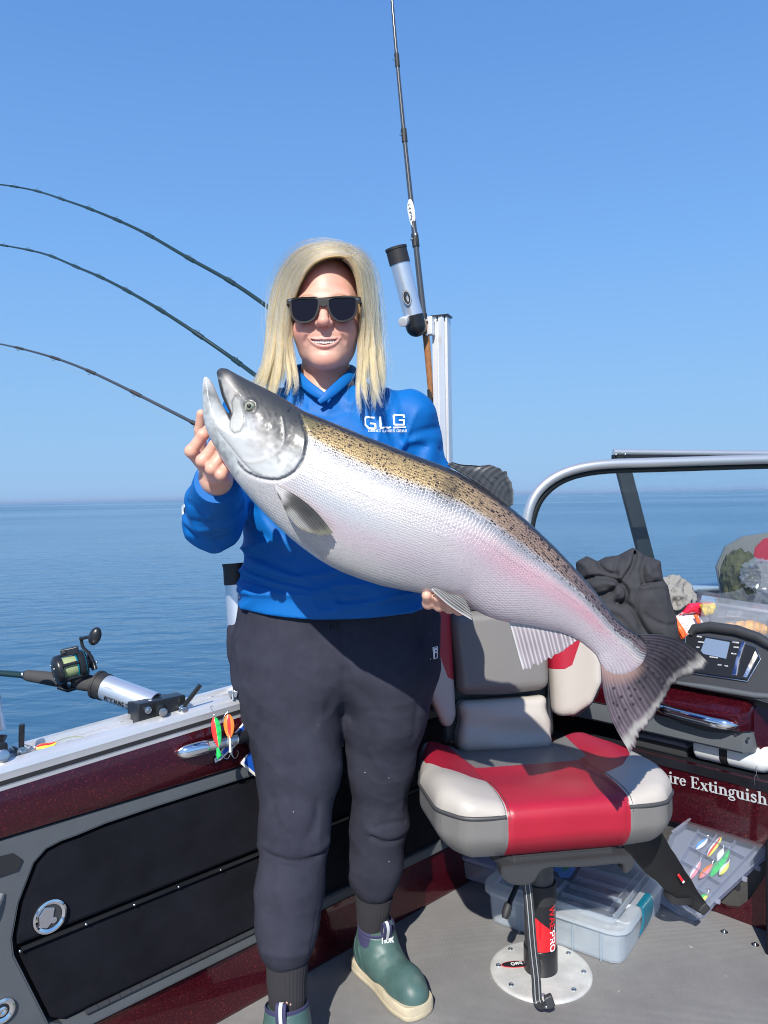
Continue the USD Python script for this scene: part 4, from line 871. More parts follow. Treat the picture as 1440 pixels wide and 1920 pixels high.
# ---------------------------------------------------------------- tackle tray leaning on the console
K0 = qp(-.06, 0, .075); kn = unit(QN * .94 + Z * .34)
kx = unit(QD - kn * (QD @ kn)); ky = np.cross(kn, kx)
def kq(px, py, o=0.0): p = OnPlane(px, py, K0 + kn * o, kn) - K0; return np.array([p @ kx, p @ ky])
tray = Thing('tackle_tray', 'clear flat compartment tray of lures leaning against the console', 'tackle tray', K0)
outl = Polygon([kq(*q) for q in ((1258, 1566), (1304, 1532), (1318, 1518), (1333, 1513), (1347, 1518), (1425, 1558), (1438, 1566), (1437, 1580), (1434, 1606), (1412, 1624), (1330, 1700), (1312, 1722), (1299, 1728), (1285, 1722), (1222, 1682), (1216, 1672), (1236, 1620))]).buffer(.002).buffer(-.002)
def ksheet(pg, o0, d, **k): return prism(pg, d, K0 + kn * o0, kx, ky, kn)
simp = outl.simplify(.001)
tr = tray.part('tray_bottom', ksheet(simp, -.030, .002), 'tray_plastic', smooth=False)
rimp = simp.difference(simp.buffer(-.0022))
tray.part('tray_wall', ksheet(rimp, -.028, .030), 'tray_plastic', smooth=False, parent=tr)
tlid = tray.part('lid', ksheet(simp.buffer(.0015), .002, .0018), 'lid_plastic', smooth=False)
cA, cB, cC, cD = kq(1236, 1672), kq(1299, 1715), kq(1425, 1580), kq(1322, 1530)
def bil(u, v): return (1 - u) * (1 - v) * cA + u * (1 - v) * cB + u * v * cC + (1 - u) * v * cD
for u in (.02, .34, .66, .98):
    a_, b_ = bil(u, .05), bil(u, .97); w_ = LineString([a_, b_]).buffer(.0008, cap_style=2); tray.part('divider', ksheet(w_, -.027, .026), 'tray_plastic', smooth=False, parent=tr)
for v_ in (.06, .26, .44, .62, .80, .96):
    for i, u in enumerate((.02, .34, .66)):
        if (v_, i) in ((.26, 0), (.62, 2)): continue
        a_, b_ = bil(u, v_), bil(u + .32, v_); tray.part('divider', ksheet(LineString([a_, b_]).buffer(.0008, cap_style=2), -.027, .024), 'tray_plastic', smooth=False, parent=tr)
def kp(q, o): return K0 + kx * q[0] + ky * q[1] + kn * o
tray.part('hinge_bar', tube([kp(kq(1262, 1560), .004), kp(kq(1300, 1532), .004)], .0035, 8), 'tray_plastic', smooth=60, parent=tlid)
for q in ((1420, 1628), (1395, 1648), (1345, 1690)):
    c = kq(*q); tray.part('clasp', place(rbox((.012, .012, .008), .002), kp(c, -.004), kx, ky, kn), 'tray_plastic', parent=tlid)
for q in ((1334, 1526), (1424, 1568)):
    tray.part('lid_knob', (lambda c: tube([c + kn * 0, c + kn * .0012], .012, 20))(kp(kq(*q), .0038)), 'tray_plastic', parent=tlid)
for k, (u0, v0, u1, v1, ms) in enumerate(((.15, .62, .22, .78, ['lure_blue', 'lure_white']), (.42, .60, .40, .88, ['lure_white', 'lure_red', 'lure_yellow']), (.70, .44, .66, .78, ['lure_green', 'lure_green']), (.55, .36, .58, .56, ['lure_orange', 'lure_pink']), (.40, .30, .36, .52, ['lure_white', 'lure_pink']), (.82, .50, .80, .66, ['lure_white', 'lure_yellow']), (.10, .10, .22, .22, ['lure_green', 'lure_white']), (.62, .06, .86, .12, ['lure_yellow', 'lure_green', 'lure_orange']), (.86, .14, .90, .26, ['lure_green', 'lure_yellow']), (.44, .12, .40, .24, ['lure_yellow', 'lure_white']), (.62, .62, .56, .76, ['lure_white', 'lure_white']))):
    L_ = Thing('tray_lure', ('pale blue lure in the upper left cell of the tackle tray', 'white and red lure in the middle row of the tackle tray', 'long green lure in the right row of the tackle tray', 'orange and pink lure beside the long green lure in the tray', 'white and pink lure below the white and red one in the tray', 'pale yellow lure right of the long green lure in the tray', 'green and white lure at the tray corner nearest the storage box', 'yellow, green and orange lure at the bottom corner of the tackle tray', 'green lure under the strap end at the tray bottom', 'yellow and white lure next to the red tag of the black strap', 'white lure beside the top of the long green lure')[k], 'fishing lure', kp(bil(u0, v0), -.012), group=None)
    spoon(L_, 'lure_body', kp(bil(u0, v0), -.012), kp(bil(u1, v1), -.012), .014 + .004 * (k == 2), ms, n=kn)
    L_.part('hook', treble(kp(bil(u1, v1), -.012), ky * .6 - kn * .2, .014), 'steel')
# black strap lying from the seat across the tray
sa = [P(1192, 1552, 1.72), P(1214, 1585, 1.74), P(1243, 1622, 1.775), P(1275, 1660, 1.81), P(1300, 1686, 1.825), P(1318, 1702, 1.825)]
sc_ = spline(sa, 40); wd = np.interp(np.linspace(0, 1, 40), [0, .25, .6, .9, 1], [.050, .046, .036, .020, .014])
strap = Thing('black_strap', 'black padded strap with a small red tag, hanging from the seat over the tackle tray', 'strap', sc_[-1])
rings = []
sd = unit(V(.78, .25, .55))
for p, w_, tt in zip(sc_, wd, np.gradient(sc_, axis=0)):
    tt = unit(tt); x = unit(sd - tt * (sd @ tt)); y = np.cross(tt, x); y = y if y @ (CAM - p) > 0 else -y
    th = .010
    rings.append([p + x * w_ * math.cos(t) * (1 if abs(math.cos(t)) < .9 else .98) + y * th * math.sin(t) * (1 - .35 * abs(math.cos(t))) for t in np.linspace(0, 2 * np.pi, 18, endpoint=False)])
rings = np.array(rings); rings += (meshkit.fbm(rings * 18, 3, 2) - .5)[..., None] * .006
strap.part('sleeve', loft(rings), 'black_webbing', smooth=45)
strap.part('loop', ribbon(spline([P(1247, 1668, 1.80), P(1256, 1684, 1.80), P(1268, 1690, 1.80), P(1290, 1690, 1.805), P(1300, 1692, 1.81)], 20), .008, .0016, V(.2, .3, .9)), 'black_webbing', smooth=40)
strap.part('end_cap', place(rbox((.026, .012, .020), .003), sc_[-1] + V(0, -.004, 0), unit(V(.7, 0, .7)), V(0, 1, 0), unit(V(-.7, 0, .7))), 'black_rubber')
tgp = P(1276, 1646, 1.778); tg = place(rbox((.006, .002, .020), .0008), tgp, unit(V(.75, .2, .5)), V(0, 1, 0), unit(V(-.55, 0, .85)))
strap.part('tag', tg, 'red_print'); strap.part('tag', place(rbox((.006, .002, .006), .0008), P(1281, 1653, 1.780), unit(V(.75, .2, .5)), V(0, 1, 0), unit(V(-.55, 0, .85))), 'white_print')

# ---------------------------------------------------------------- on the console shelf
E0, E1 = qp(-.050, .412, -.065), qp(.185, .412, -.065)
ext_ = Thing('fire_extinguisher', 'white fire extinguisher lying strapped on the dark console shelf', 'fire extinguisher', E0)
u_ = unit(E1 - E0); eb = tube([E0, E0 + u_ * .002, E0 + u_ * .008, E0 + u_ * .155, E0 + u_ * .175, E0 + u_ * .195, E0 + u_ * .205, E0 + u_ * .225], [.015, .036, .0385, .0385, .036, .024, .016, .015], 32)
ext_.part('cylinder', eb, 'white_enamel', smooth=45); ext_.part('strap', pipe(E0 + u_ * .072, E0 + u_ * .092, .0402, .0385), 'black_webbing', smooth=40)
ext_.part('label_print', join(*[place(rbox((.0016, .0008, .012), .0003), E0 + u_ * (.105 + .004 * k) + QN * .0382 * math.cos(.55) + Z * .0382 * math.sin(.55), u_, unit(QN * math.cos(.55) + Z * math.sin(.55)), unit(Z * math.cos(.55) - QN * math.sin(.55))) for k in range(12)]), 'grey_print')
ext_.part('valve', cyl(E0 + u_ * .222, E0 + u_ * .24, .011, sides=16), 'black_plastic')
tr2 = Thing('dark_tray', 'dark plastic tray in the shadow at the left of the console shelf', 'plastic tray', qp(-.17, .372, -.08))
tr2.part('tray_body', qprism(Polygon([(-.24, .372), (-.075, .372), (-.070, .40), (-.245, .40)]), -.16, .12, .004), 'dark_grey_plastic'); tr2.part('lid', qprism(Polygon([(-.25, .402), (-.065, .402), (-.08, .412), (-.235, .412)]), -.165, .13, .003), 'tray_plastic')
sw = Thing('snap_swivel', 'small wire snap hooked on the shelf edge above the lettering', 'snap swivel', qp(.105, .345, .006))
c_, z_ = Qq(1418, 1440, .006)
sw.part('wire', join(ringlet(qp(c_, z_, .006), .004, QD), tube([qp(c_, z_ - .004, .006), qp(c_, z_ - .016, .006)], [.0016, .0010], 8), tube(spline([qp(c_, z_ - .016, .006), qp(c_ + .005, z_ - .026, .007), qp(c_ + .004, z_ - .038, .007), qp(c_ - .002, z_ - .044, .007), qp(c_ - .005, z_ - .034, .007), qp(c_, z_ - .018, .006)], 24), .0006, 5)), 'steel', smooth=60)

# ---------------------------------------------------------------- on the dash
def cloth_heap(c, r, seed, flat, amp=.22, fr=1.6, n=5):
    s = trimesh.creation.icosphere(n, 1.0); v = np.array(s.vertices)
    w = v + .35 * np.stack([meshkit.noise(v * 1.7 + 9 * k + seed, seed + k) - .5 for k in range(3)], 1)
    rid = 1 - np.abs(2 * meshkit.noise(w * V(2.4, 2.4, 1.5) * fr + seed, seed) - 1); rid2 = 1 - np.abs(2 * meshkit.noise(w * V(5, 4, 3) * fr + seed * 3, seed + 7) - 1)
    d = 1 + amp * (rid ** 2 * 1.3 - .5) + amp * .38 * (rid2 ** 3 - .3)
    return np.asarray(c) + v * np.asarray(flat) * r * d[:, None], np.array(s.faces)
hc = P(1178, 1125, 2.13)
hood = Thing('folded_hoodie', 'crumpled dark grey hoodie lying on the dash beside the fish tail', 'hoodie', hc - Z * .1)
h_out = np.array([(1084, 1056), (1100, 1047), (1120, 1057), (1137, 1048), (1160, 1045), (1186, 1031), (1206, 1045), (1233, 1054), (1237, 1085), (1247, 1100), (1253, 1130), (1263, 1160), (1267, 1195), (1250, 1215), (1180, 1222), (1120, 1215), (1090, 1140)], float)
hn_ = unit(V(-.18, -1, .12)); hx_ = unit(np.cross(hn_, Z)) * -1; hx_ = hx_ if hx_[0] > 0 else -hx_; hz_ = np.cross(hx_, -hn_); hz_ = hz_ if hz_[2] > 0 else -hz_
def hq(px, py): p = OnPlane(px, py, hc, hn_) - hc; return p @ hx_, p @ hz_
h_pg = np.array(Polygon([hq(*q) for q in h_out]).buffer(.006).exterior.simplify(.001).coords)[:-1]
H_F = [([(1188, 1036), (1178, 1062), (1163, 1085), (1140, 1108), (1112, 1118)], .0075, .020), ([(1092, 1088), (1125, 1082), (1155, 1092), (1168, 1108), (1158, 1132)], .006, .018), ([(1150, 1128), (1178, 1140), (1196, 1172), (1222, 1195)], .007, .014), ([(1120, 1058), (1130, 1072), (1150, 1078)], .006, .014), ([(1206, 1046), (1196, 1070), (1200, 1092)], .007, .010), ([(1160, 1046), (1150, 1060), (1148, 1074)], .007, .010), ([(1104, 1060), (1108, 1080)], .007, .008),
       ([(1196, 1097), (1220, 1092), (1247, 1090)], .0035, .007), ([(1196, 1097), (1188, 1120), (1186, 1142)], .0035, .006), ([(1196, 1103), (1222, 1099), (1249, 1098)], .004, -.004), ([(1176, 1050), (1168, 1074), (1150, 1098)], .009, -.010), ([(1205, 1060), (1215, 1080), (1240, 1078)], .010, -.008), ([(1110, 1098), (1140, 1096), (1150, 1112)], .009, -.010), ([(1130, 1140), (1160, 1150), (1185, 1185)], .010, -.008), ([(1215, 1120), (1235, 1150), (1240, 1190)], .014, -.006), ([(1200, 1150), (1225, 1165), (1258, 1170)], .006, .006)]
H_T = [(spline(np.array([hq(*q) for q in tr]), 16), wd, dp) for tr, wd, dp in H_F]
def hoodie(p):
    q = p - hc; u = np.c_[q @ hx_, q @ hz_]; y = q @ hn_; d2 = sdf2(u, h_pg); e = 1 - np.clip(-d2 / .085, 0, 1); T = .075 * np.sqrt(np.clip(1 - np.where(d2 < 0, e, 1) ** 2, 0, 1))
    w = q + .02 * np.stack([meshkit.noise(q * 16 + k * 5, k) - .5 for k in range(3)], 1)
    bmp = .010 * (np.abs(2 * meshkit.noise(w * V(20, 16, 14) + 3, 11) - 1) - .4) + .004 * (np.abs(2 * meshkit.noise(w * V(38, 30, 34) + 7, 12) - 1) - .4)
    for c, wd, dp in H_T: bmp = bmp + dp * np.exp(-(seg2(u, c, False) / wd) ** 2) * (y > -.02)
    return smax(d2, np.abs(y) - T - .012, .012) + bmp * step(-d2, -.004, .018)
hm = surfnet(hoodie, hc - V(.19, .15, .19), hc + V(.19, .15, .17), .0045)
hood.part('cloth', hm, 'hoodie_cloth', smooth=60)
pk = np.array([P(1197, 1096, 2.03), P(1243, 1088, 2.03), P(1252, 1120, 2.03), P(1245, 1160, 2.03), P(1226, 1187, 2.03), P(1194, 1170, 2.03), P(1188, 1140, 2.03)])
rag = Thing('pale_cloth', 'pale grey cloth lying behind the dark hoodie at the windscreen', 'cloth', P(1260, 1120, 2.32))
rag.part('cloth', cloth_heap(P(1262, 1125, 2.34), .075, 5, (.75, .7, .85), .28, 1.5, 4), 'pale_cloth', smooth=60)
# snack bag
sb = Thing('snack_bag', 'red, orange and white snack bag with a rolled top beside the radio', 'snack bag', P(1300, 1190, 2.12))
def pillow(pix, Y, thick, n, seed, tilt_=0.0, puff=.5):
    """A soft packet: outline on its own plane, puffed towards the middle."""
    pl_n = unit(V(.25, -.92, .30)); o0 = P(pix[0][0], pix[0][1], Y); ux = unit(np.cross(V(0, 0, 1), pl_n) * -1); ux = ux if ux[0] > 0 else -ux; uy = np.cross(pl_n, ux); uy = uy if uy[2] > 0 else -uy
    pts = []
    for q in pix: p = OnPlane(q[0], q[1], o0, pl_n) - o0; pts.append((p @ ux, p @ uy))
    pg = np.array(pts); lo_, hi_ = pg.min(0), pg.max(0); xs, ys = np.linspace(lo_[0], hi_[0], n), np.linspace(lo_[1], hi_[1], n)
    gr = np.stack(np.meshgrid(xs, ys, indexing='ij'), -1).reshape(-1, 2); d = -sdf2(gr, pg); ok = d > 0
    h = thick * np.sqrt(np.clip(d / (np.max(d) * puff), 0, 1)) + .004 * (np.abs(2 * meshkit.noise(np.c_[gr * 60, 0 * gr[:, 0]] + seed, seed) - 1) - .5)
    i, j = np.meshgrid(np.arange(n - 1), np.arange(n - 1), indexing='ij'); a_ = (i * n + j).ravel(); f = np.stack([a_, a_ + n, a_ + n + 1, a_ + 1], 1); f = f[ok[f].all(1)]
    front = o0 + gr[:, :1] * ux + gr[:, 1:] * uy + h[:, None] * pl_n; back = o0 + gr[:, :1] * ux + gr[:, 1:] * uy - h[:, None] * pl_n * .8
    return join((front, f), (back, f[:, ::-1])), (o0, ux, uy, pl_n)
m_, fr_ = pillow([(1264, 1157), (1277, 1148), (1320, 1152), (1329, 1160), (1328, 1200), (1287, 1200), (1272, 1180)], 2.12, .016, 44, 3); sb.part('pouch', m_, 'bag_white', smooth=50)
m_, fr_ = pillow([(1262, 1160), (1268, 1156), (1290, 1192), (1295, 1198), (1278, 1198), (1270, 1182)], 2.10, .008, 30, 4); sb.part('orange_edge', m_, 'bag_orange', smooth=50)
m_, fr_ = pillow([(1300, 1152), (1307, 1152), (1316, 1172), (1310, 1174)], 2.10, .004, 24, 5); sb.part('orange_edge', m_, 'bag_orange', smooth=50)
m_, fr_ = pillow([(1273, 1154), (1291, 1131), (1335, 1128), (1340, 1140), (1322, 1156), (1300, 1150)], 2.11, .014, 40, 6); sb.part('red_top', m_, 'bag_red', smooth=50)
m_, fr_ = pillow([(1312, 1132), (1340, 1130), (1343, 1138), (1336, 1152), (1322, 1155), (1316, 1146)], 2.10, .010, 30, 7); sb.part('yellow_fold', m_, 'bag_yellow', smooth=50)
for k in range(5):
    c_ = P(1276 + k * 3, 1164 + k * 5, 2.092); sb.part('small_print', text('IN  G R E D I E N T S', .0028, .0003, c_, unit(V(.97, .24, -.06)), unit(V(.05, .25, .96))), 'black_print', smooth=False)
# clear food container and its bag
fc = P(1378, 1160, 2.10); cx_, cy_ = unit(V(.90, -.40, -.12)), unit(V(.40, .90, 0)); cz_ = np.cross(cx_, cy_)
box_ = Thing('food_container', 'clear plastic food container with orange fruit pieces beside the snack bag', 'food container', fc - Z * .05)
box_.part('tub', join(*[place(rbox(s, .0012), fc + cx_ * a_ + cy_ * b_ + cz_ * c, cx_, cy_, cz_) for s, a_, b_, c in (((.17, .002, .075), 0, -.05, 0), ((.17, .002, .075), 0, .05, 0), ((.002, .10, .075), -.085, 0, 0), ((.002, .10, .075), .085, 0, 0), ((.17, .10, .002), 0, 0, -.0385))]), 'clear_film')
for k in range(7): box_.part('tub_rib', tube([fc + cx_ * (-.07 + k * .0235) + cy_ * -.0525 + cz_ * -.035, fc + cx_ * (-.07 + k * .0235) + cy_ * -.0525 + cz_ * .03], .002, 6), 'clear_film', smooth=60)
box_.part('lid', join(place(rbox((.182, .112, .003), .001), fc + cz_ * .043, cx_, cy_, cz_), tube([fc + cz_ * .040 + cx_ * -.092 + cy_ * -.056, fc + cz_ * .040 + cx_ * .092 + cy_ * -.056], .0042, 8)), 'clear_film', smooth=40)
for k, (a_, b_, r_) in enumerate(((.04, -.02, .026), (.065, .0, .022), (.02, .01, .020), (.05, .02, .022), (-.01, -.01, .016))):
    fr2 = Thing('orange_piece', ('large orange fruit piece at the front of the clear food container', 'orange fruit piece at the right end of the clear food container', 'orange fruit piece in the middle of the clear food container', 'orange fruit piece at the back of the clear food container', 'small orange fruit piece at the left of the clear food container')[k], 'fruit', fc + cx_ * a_ + cy_ * b_ + cz_ * -.02)
    fr2.part('flesh', crumple(fc + cx_ * a_ + cy_ * b_ + cz_ * (-.037 + r_ * .8), r_, .12, 3, k + 1, 3, (1.1, 1, .8)), 'orange_food', smooth=60)
fb = Thing('clear_wrapper', 'crumpled clear plastic wrapper standing up behind the food container', 'plastic wrapper', P(1370, 1130, 2.2))
gx, gy = np.meshgrid(np.linspace(1308, 1460, 40), np.linspace(0, 1, 16), indexing='ij')
topy = np.interp(gx, [1308, 1320, 1345, 1380, 1392, 1400, 1430, 1460], [1104, 1108, 1113, 1108, 1100, 1116, 1108, 1098])
wv_ = np.array([[P(x, lerp(t, 1165, y), 2.19 + .03 * (meshkit.noise(V(x * .08, y * 3, 2), 3) - .5)) for y, t in zip(r_, tt_)] for x, r_, tt_ in zip(gx[:, 0], gy, topy)])
fb.part('film', loft(wv_, closed=False), 'clear_film', smooth=40)
# beyond the windscreen: a folded bow seat with a camouflage bag and clear bags against it
bs = Thing('bow_seat', 'red and grey bow seat back seen through the windscreen at the right edge', 'boat seat', P(1420, 1110, 2.62))
sx_, sy_ = unit(V(.96, -.28, 0)), unit(V(.28, .96, 0)); bc_ = P(1437, 1062, 2.64)
ol = Polygon([(-.145, -.13), (-.165, .0), (-.135, .07), (-.08, .105), (.0, .118), (.2, .118), (.2, -.13)])
bs.part('backrest', prism(ol.buffer(-.02).buffer(.02), .06, bc_, sx_, Z, -sy_, .012), 'seat_grey', smooth=40)
bs.part('red_panel', prism(Polygon([(-.055, .020), (-.045, .07), (-.02, .098), (.03, .112), (.2, .112), (.2, .02)]), .012, bc_ - sy_ * .056, sx_, Z, -sy_, .004), 'seat_red', smooth=40)
cb = Thing('camouflage_bag', 'yellow and green camouflage bag in front of the bow seat behind the glass', 'bag', P(1385, 1085, 2.55))
cb.part('bag', cloth_heap(P(1388, 1082, 2.53), .085, 9, (.65, .5, 1.0), .2, 1.5, 4), 'camo', smooth=50)
kb = Thing('clear_bag', 'clear plastic bag heaped against the bow seat behind the glass', 'plastic bag', P(1425, 1090, 2.5))
kb.part('bag', crumple(P(1428, 1078, 2.46), .07, .5, 3.5, 6, 4, (1.0, .5, .8)), 'clear_film', smooth=20)
# ---------------------------------------------------------------- rod tree on the port rail
RT = P(826, 596, 2.10); RT0 = V(RT[0], RT[1], sheer(.33) + .02)
tree = Thing('rod_tree_post', 'upright slotted aluminium post on the port rail behind the woman', 'post', RT0)
def extr(c2, a, b, x, y): return loft([[a + x * u + y * v for u, v in c2], [b + x * u + y * v for u, v in c2]])
c2 = [(-.022, -.018), (-.008, -.018), (-.008, -.010), (-.002, -.010), (-.002, -.020), (.010, -.023), (.016, -.018), (.016, -.008), (.0205, -.008), (.0205, -.018), (.026, -.018), (.027, .018), (-.022, .018)]
c2 = [(a * .88, b * .88) for a, b in c2]
rx, ry = unit(V(.93, -.36, 0)), unit(V(.36, .93, 0))
tree.part('extrusion', extr(c2, RT0, RT, rx, ry), 'aluminium', smooth=25)
tree.part('end_cap', extr([(-.023, -.022), (.028, -.022), (.028, .020), (-.023, .020)], RT, RT + Z * .004, rx, ry), 'black_plastic')
tree.part('foot', place(rbox((.08, .06, .012), .003), RT0 - Z * .004, rx, ry, Z), 'aluminium')
tree.part('bracket', join(place(rbox((.030, .022, .050), .004), P(803, 612, 2.08), rx, ry, Z), cyl(P(812, 598, 2.08), P(812, 603, 2.08), .004, sides=10), cyl(P(800, 600, 2.06), P(800, 600, 2.068), .003, sides=10), cyl(P(800, 627, 2.06), P(800, 627, 2.068), .003, sides=10)), 'aluminium', smooth=30)
def rod_holder(label, a, b, r, dark=.16, mount=None, printed=None):
    """Tube holder from its closed end a to its mouth b, with black collar and end."""
    a, b = np.asarray(a, float), np.asarray(b, float); L = np.linalg.norm(b - a); u = unit(b - a)
    t = Thing('rod_holder', label, 'rod holder', a)
    t.part('tube', pipe(a + u * L * .12, b - u * L * dark * .9, r, r - .003), 'anodised_tube', smooth=50)
    t.part('collar', join(pipe(b - u * L * dark, b - u * .004, r + .002, r - .004), pipe(b - u * .006, b, r + .0035, r - .004)), 'black_rubber', smooth=40)
    return t, u, L
h1, u1, L1 = rod_holder('silver tube rod holder with black collar, clamped at the top of the aluminium post', P(781, 615, 2.05), P(742, 464, 2.02), .0255, .20)
h1.part('end_cup', join(ball(P(780, 612, 2.05), .0275, (1, 1, 1), 3), tube([P(780, 612, 2.05), P(775, 592, 2.046)], [.0275, .0272], 28)), 'black_plastic', smooth=60)
h1.part('clamp_knob', cyl(P(760, 602, 2.035), P(755, 604, 2.01), .013, sides=20, bevel=.003), 'aluminium', smooth=40)
def tube_print(pts2d, c, axis, r, toward):
    """Flat print wrapped on a tube: x along the axis, y along the girth."""
    v, f = pts2d; z = unit(axis); n = unit(toward - z * (toward @ z)); s = np.cross(z, n); a = v[:, 1] / r
    return c + z * v[:, :1] + (n * np.cos(a)[:, None] + s * np.sin(a)[:, None]) * (r + .0004 + v[:, 2:] * .3), f
def densify(m, n=2):
    t = trimesh.Trimesh(*vf(m), process=False)
    for _ in range(n): t = t.subdivide()
    return np.array(t.vertices), np.array(t.faces)
from shapely.geometry import Point as _Pt
ov2 = affinity.scale(_Pt(0, 0).buffer(1, 20), .019, .011)
em = densify(trimesh.creation.extrude_polygon(ov2.difference(affinity.scale(_Pt(0, .001).buffer(1, 20), .011, .0035)), .0006, engine='earcut'), 2)
h1.part('emblem', tube_print(em, P(763, 560, 2.035), u1, .0257, unit(V(-.1, -1, .1))), 'black_print', smooth=False)
em2 = densify(trimesh.creation.extrude_polygon(ov2.buffer(-.0012).difference(ov2.buffer(-.002)), .0012, engine='earcut'), 1)
h1.part('emblem', tube_print(em2, P(763, 560, 2.035), u1, .0259, unit(V(-.1, -1, .1))), 'white_print', smooth=False)

def guide(c, t, side, r):
    t = unit(t); s = unit(side - t * (side @ t)); c = np.asarray(c)
    o = c + s * r * 1.5; n = t; x, y = s, np.cross(t, s)
    ringm = tube([o + r * (math.cos(a) * x + math.sin(a) * y) for a in np.linspace(0, 2 * np.pi, 16)], max(.0007, r * .16), 6, caps=False)
    legs = [tube([o - s * r * .6 + y * r * .75 * k, c + t * r * 2.2], .0006, 5) for k in (-1, 1)] + [tube([o - s * r, c - t * r * 1.5], .0006, 5)]
    return join(ringm, *legs)
def fishing_rod(label, pix, Ys, r0, r1, blank, guides, side, wraps='black_rubber', flip=False):
    """A bent blank through measured sight lines, with guides and thread wraps."""
    Y = np.interp(np.linspace(0, 1, len(pix)), np.linspace(0, 1, len(Ys)), Ys)
    pts = spline([P(x, y, d) for (x, y), d in zip(pix, Y)], 90)
    t = Thing('fishing_rod', label, 'fishing rod', pts[-1])
    r = np.linspace(r0, r1, 90); b = t.part('blank', tube(pts, r, 12), blank, smooth=60)
    tg_ = np.gradient(pts, axis=0)
    for g in guides:
        q = np.array(g, float); pr = np.array([[(p - CAM) @ CR, (p - CAM) @ CU, (p - CAM) @ fwd] for p in pts]); sx = 720 + FOC * pr[:, 0] / pr[:, 2]; sy = 960 - FOC * pr[:, 1] / pr[:, 2]
        i = int(np.argmin((sx - q[0]) ** 2 + (sy - q[1]) ** 2)); i = min(max(i, 1), 88)
        t.part('line_guide', guide(pts[i], tg_[i], side, .0028 + .35 * r[i]), 'steel', smooth=60)
        u = unit(tg_[i]); t.part('thread_wrap', tube([pts[i] - u * .016, pts[i] - u * .015, pts[i] + u * .021, pts[i] + u * .022], [r[i], r[i] * 1.22 + .0004, r[i] * 1.22 + .0004, r[i]], 12), wraps, smooth=50, parent=b)
    return t, pts
UPS = V(0.15, -.5, .85)
ra, pa = fishing_rod('uppermost of the three bent dark green fishing rods, ending at the woman\'s hair', [(-60, 340), (0, 346), (68, 358), (115, 373), (164, 390), (223, 414), (283, 443), (350, 482), (434, 529), (508, 580), (600, 650), (690, 725), (800, 830)], [2.9, 2.5, 2.12], .0022, .0085, 'green_blank', [(22, 348), (68, 358), (116, 372), (164, 390), (223, 414), (283, 444), (350, 482), (433, 529)], UPS, 'green_blank')
rb_, pb = fishing_rod('middle one of the three bent dark green fishing rods, passing above the fish head', [(-60, 448), (0, 459), (50, 468), (95, 480), (140, 499), (185, 518), (240, 546), (297, 579), (365, 623), (440, 675), (478, 703), (560, 765), (660, 850), (790, 960)], [2.8, 2.4, 2.10], .0022, .0085, 'green_blank', [(8, 460), (50, 468), (95, 481), (140, 499), (185, 518), (240, 546), (298, 579), (365, 623), (440, 675)], UPS, 'green_blank')
rc, pc = fishing_rod('lowest of the three bent rods, dark grey, meeting the fist that holds the fish', [(-60, 633), (0, 645), (37, 653), (105, 672), (172, 698), (257, 739), (330, 776), (370, 797), (450, 842), (560, 905), (680, 980), (780, 1050)], [2.5, 2.2, 2.05], .0022, .0072, 'grey_blank', [(37, 653), (105, 673), (172, 699), (257, 739), (370, 798)], V(-.1, -.3, -.95))
ln = np.array([p + V(0, -.003, -.010 - .012 * math.sin(3.1 * k / 89)) for k, p in enumerate(pc)])
rc.part('fishing_line', tube(ln[6:70], .0003, 4), 'line_green', smooth=60)
# the straight rod standing at the post, with its lure hooked on
rd, pd = fishing_rod('straight grey fishing rod standing upright against the aluminium post', [(732, -40), (735, 0), (743, 96), (757, 245), (770, 370), (782, 480), (794, 592)], [2.12, 2.10, 2.07], .0036, .0088, 'grey_blank', [(744, 112), (757, 252), (777, 446)], V(-1, -.15, 0))
pdt = unit(pd[-1] - pd[-8]); rd.part('ferrule', tube([pd[-1] - pdt * .005, pd[-1] + pdt * .012], .0098, 14), 'black_rubber', smooth=50)
rd.part('handle', tube([pd[-1] + pdt * .01, P(800, 640, 2.085), P(805, 700, 2.09), P(808, 745, 2.10)], [.0088, .0095, .0085, .0070], 14), 'wood', smooth=60)
rd.part('handle_end', tube([P(806, 730, 2.097), P(810, 800, 2.11), P(815, 880, 2.12)], [.0078, .0082, .009], 14), 'black_rubber', smooth=60)
wl = Thing('white_lure', 'white spoon lure with dark marks hooked on the upright rod', 'fishing lure', P(772, 400, 2.055))
spoon(wl, 'lure_body', P(768.5, 374, 2.075), P(774.5, 426, 2.08), .019, ['lure_white', 'lure_white'], n=V(-.25, -1, .1))
for k in range(5): wl.part('dark_mark', place(rbox((.006, .0008, .003), .0003), P(766.5 + k * 1.2 + (k % 2) * 1.5, 384 + 7 * k, 2.0655), unit(V(.7, 0, .7 * (-1) ** k)), V(0, 1, 0), unit(V(-.7 * (-1) ** k, 0, .7))), 'black_print', smooth=False)
wl.part('hook', treble(P(776, 428, 2.05), V(.2, 0, -1), .02), 'steel')
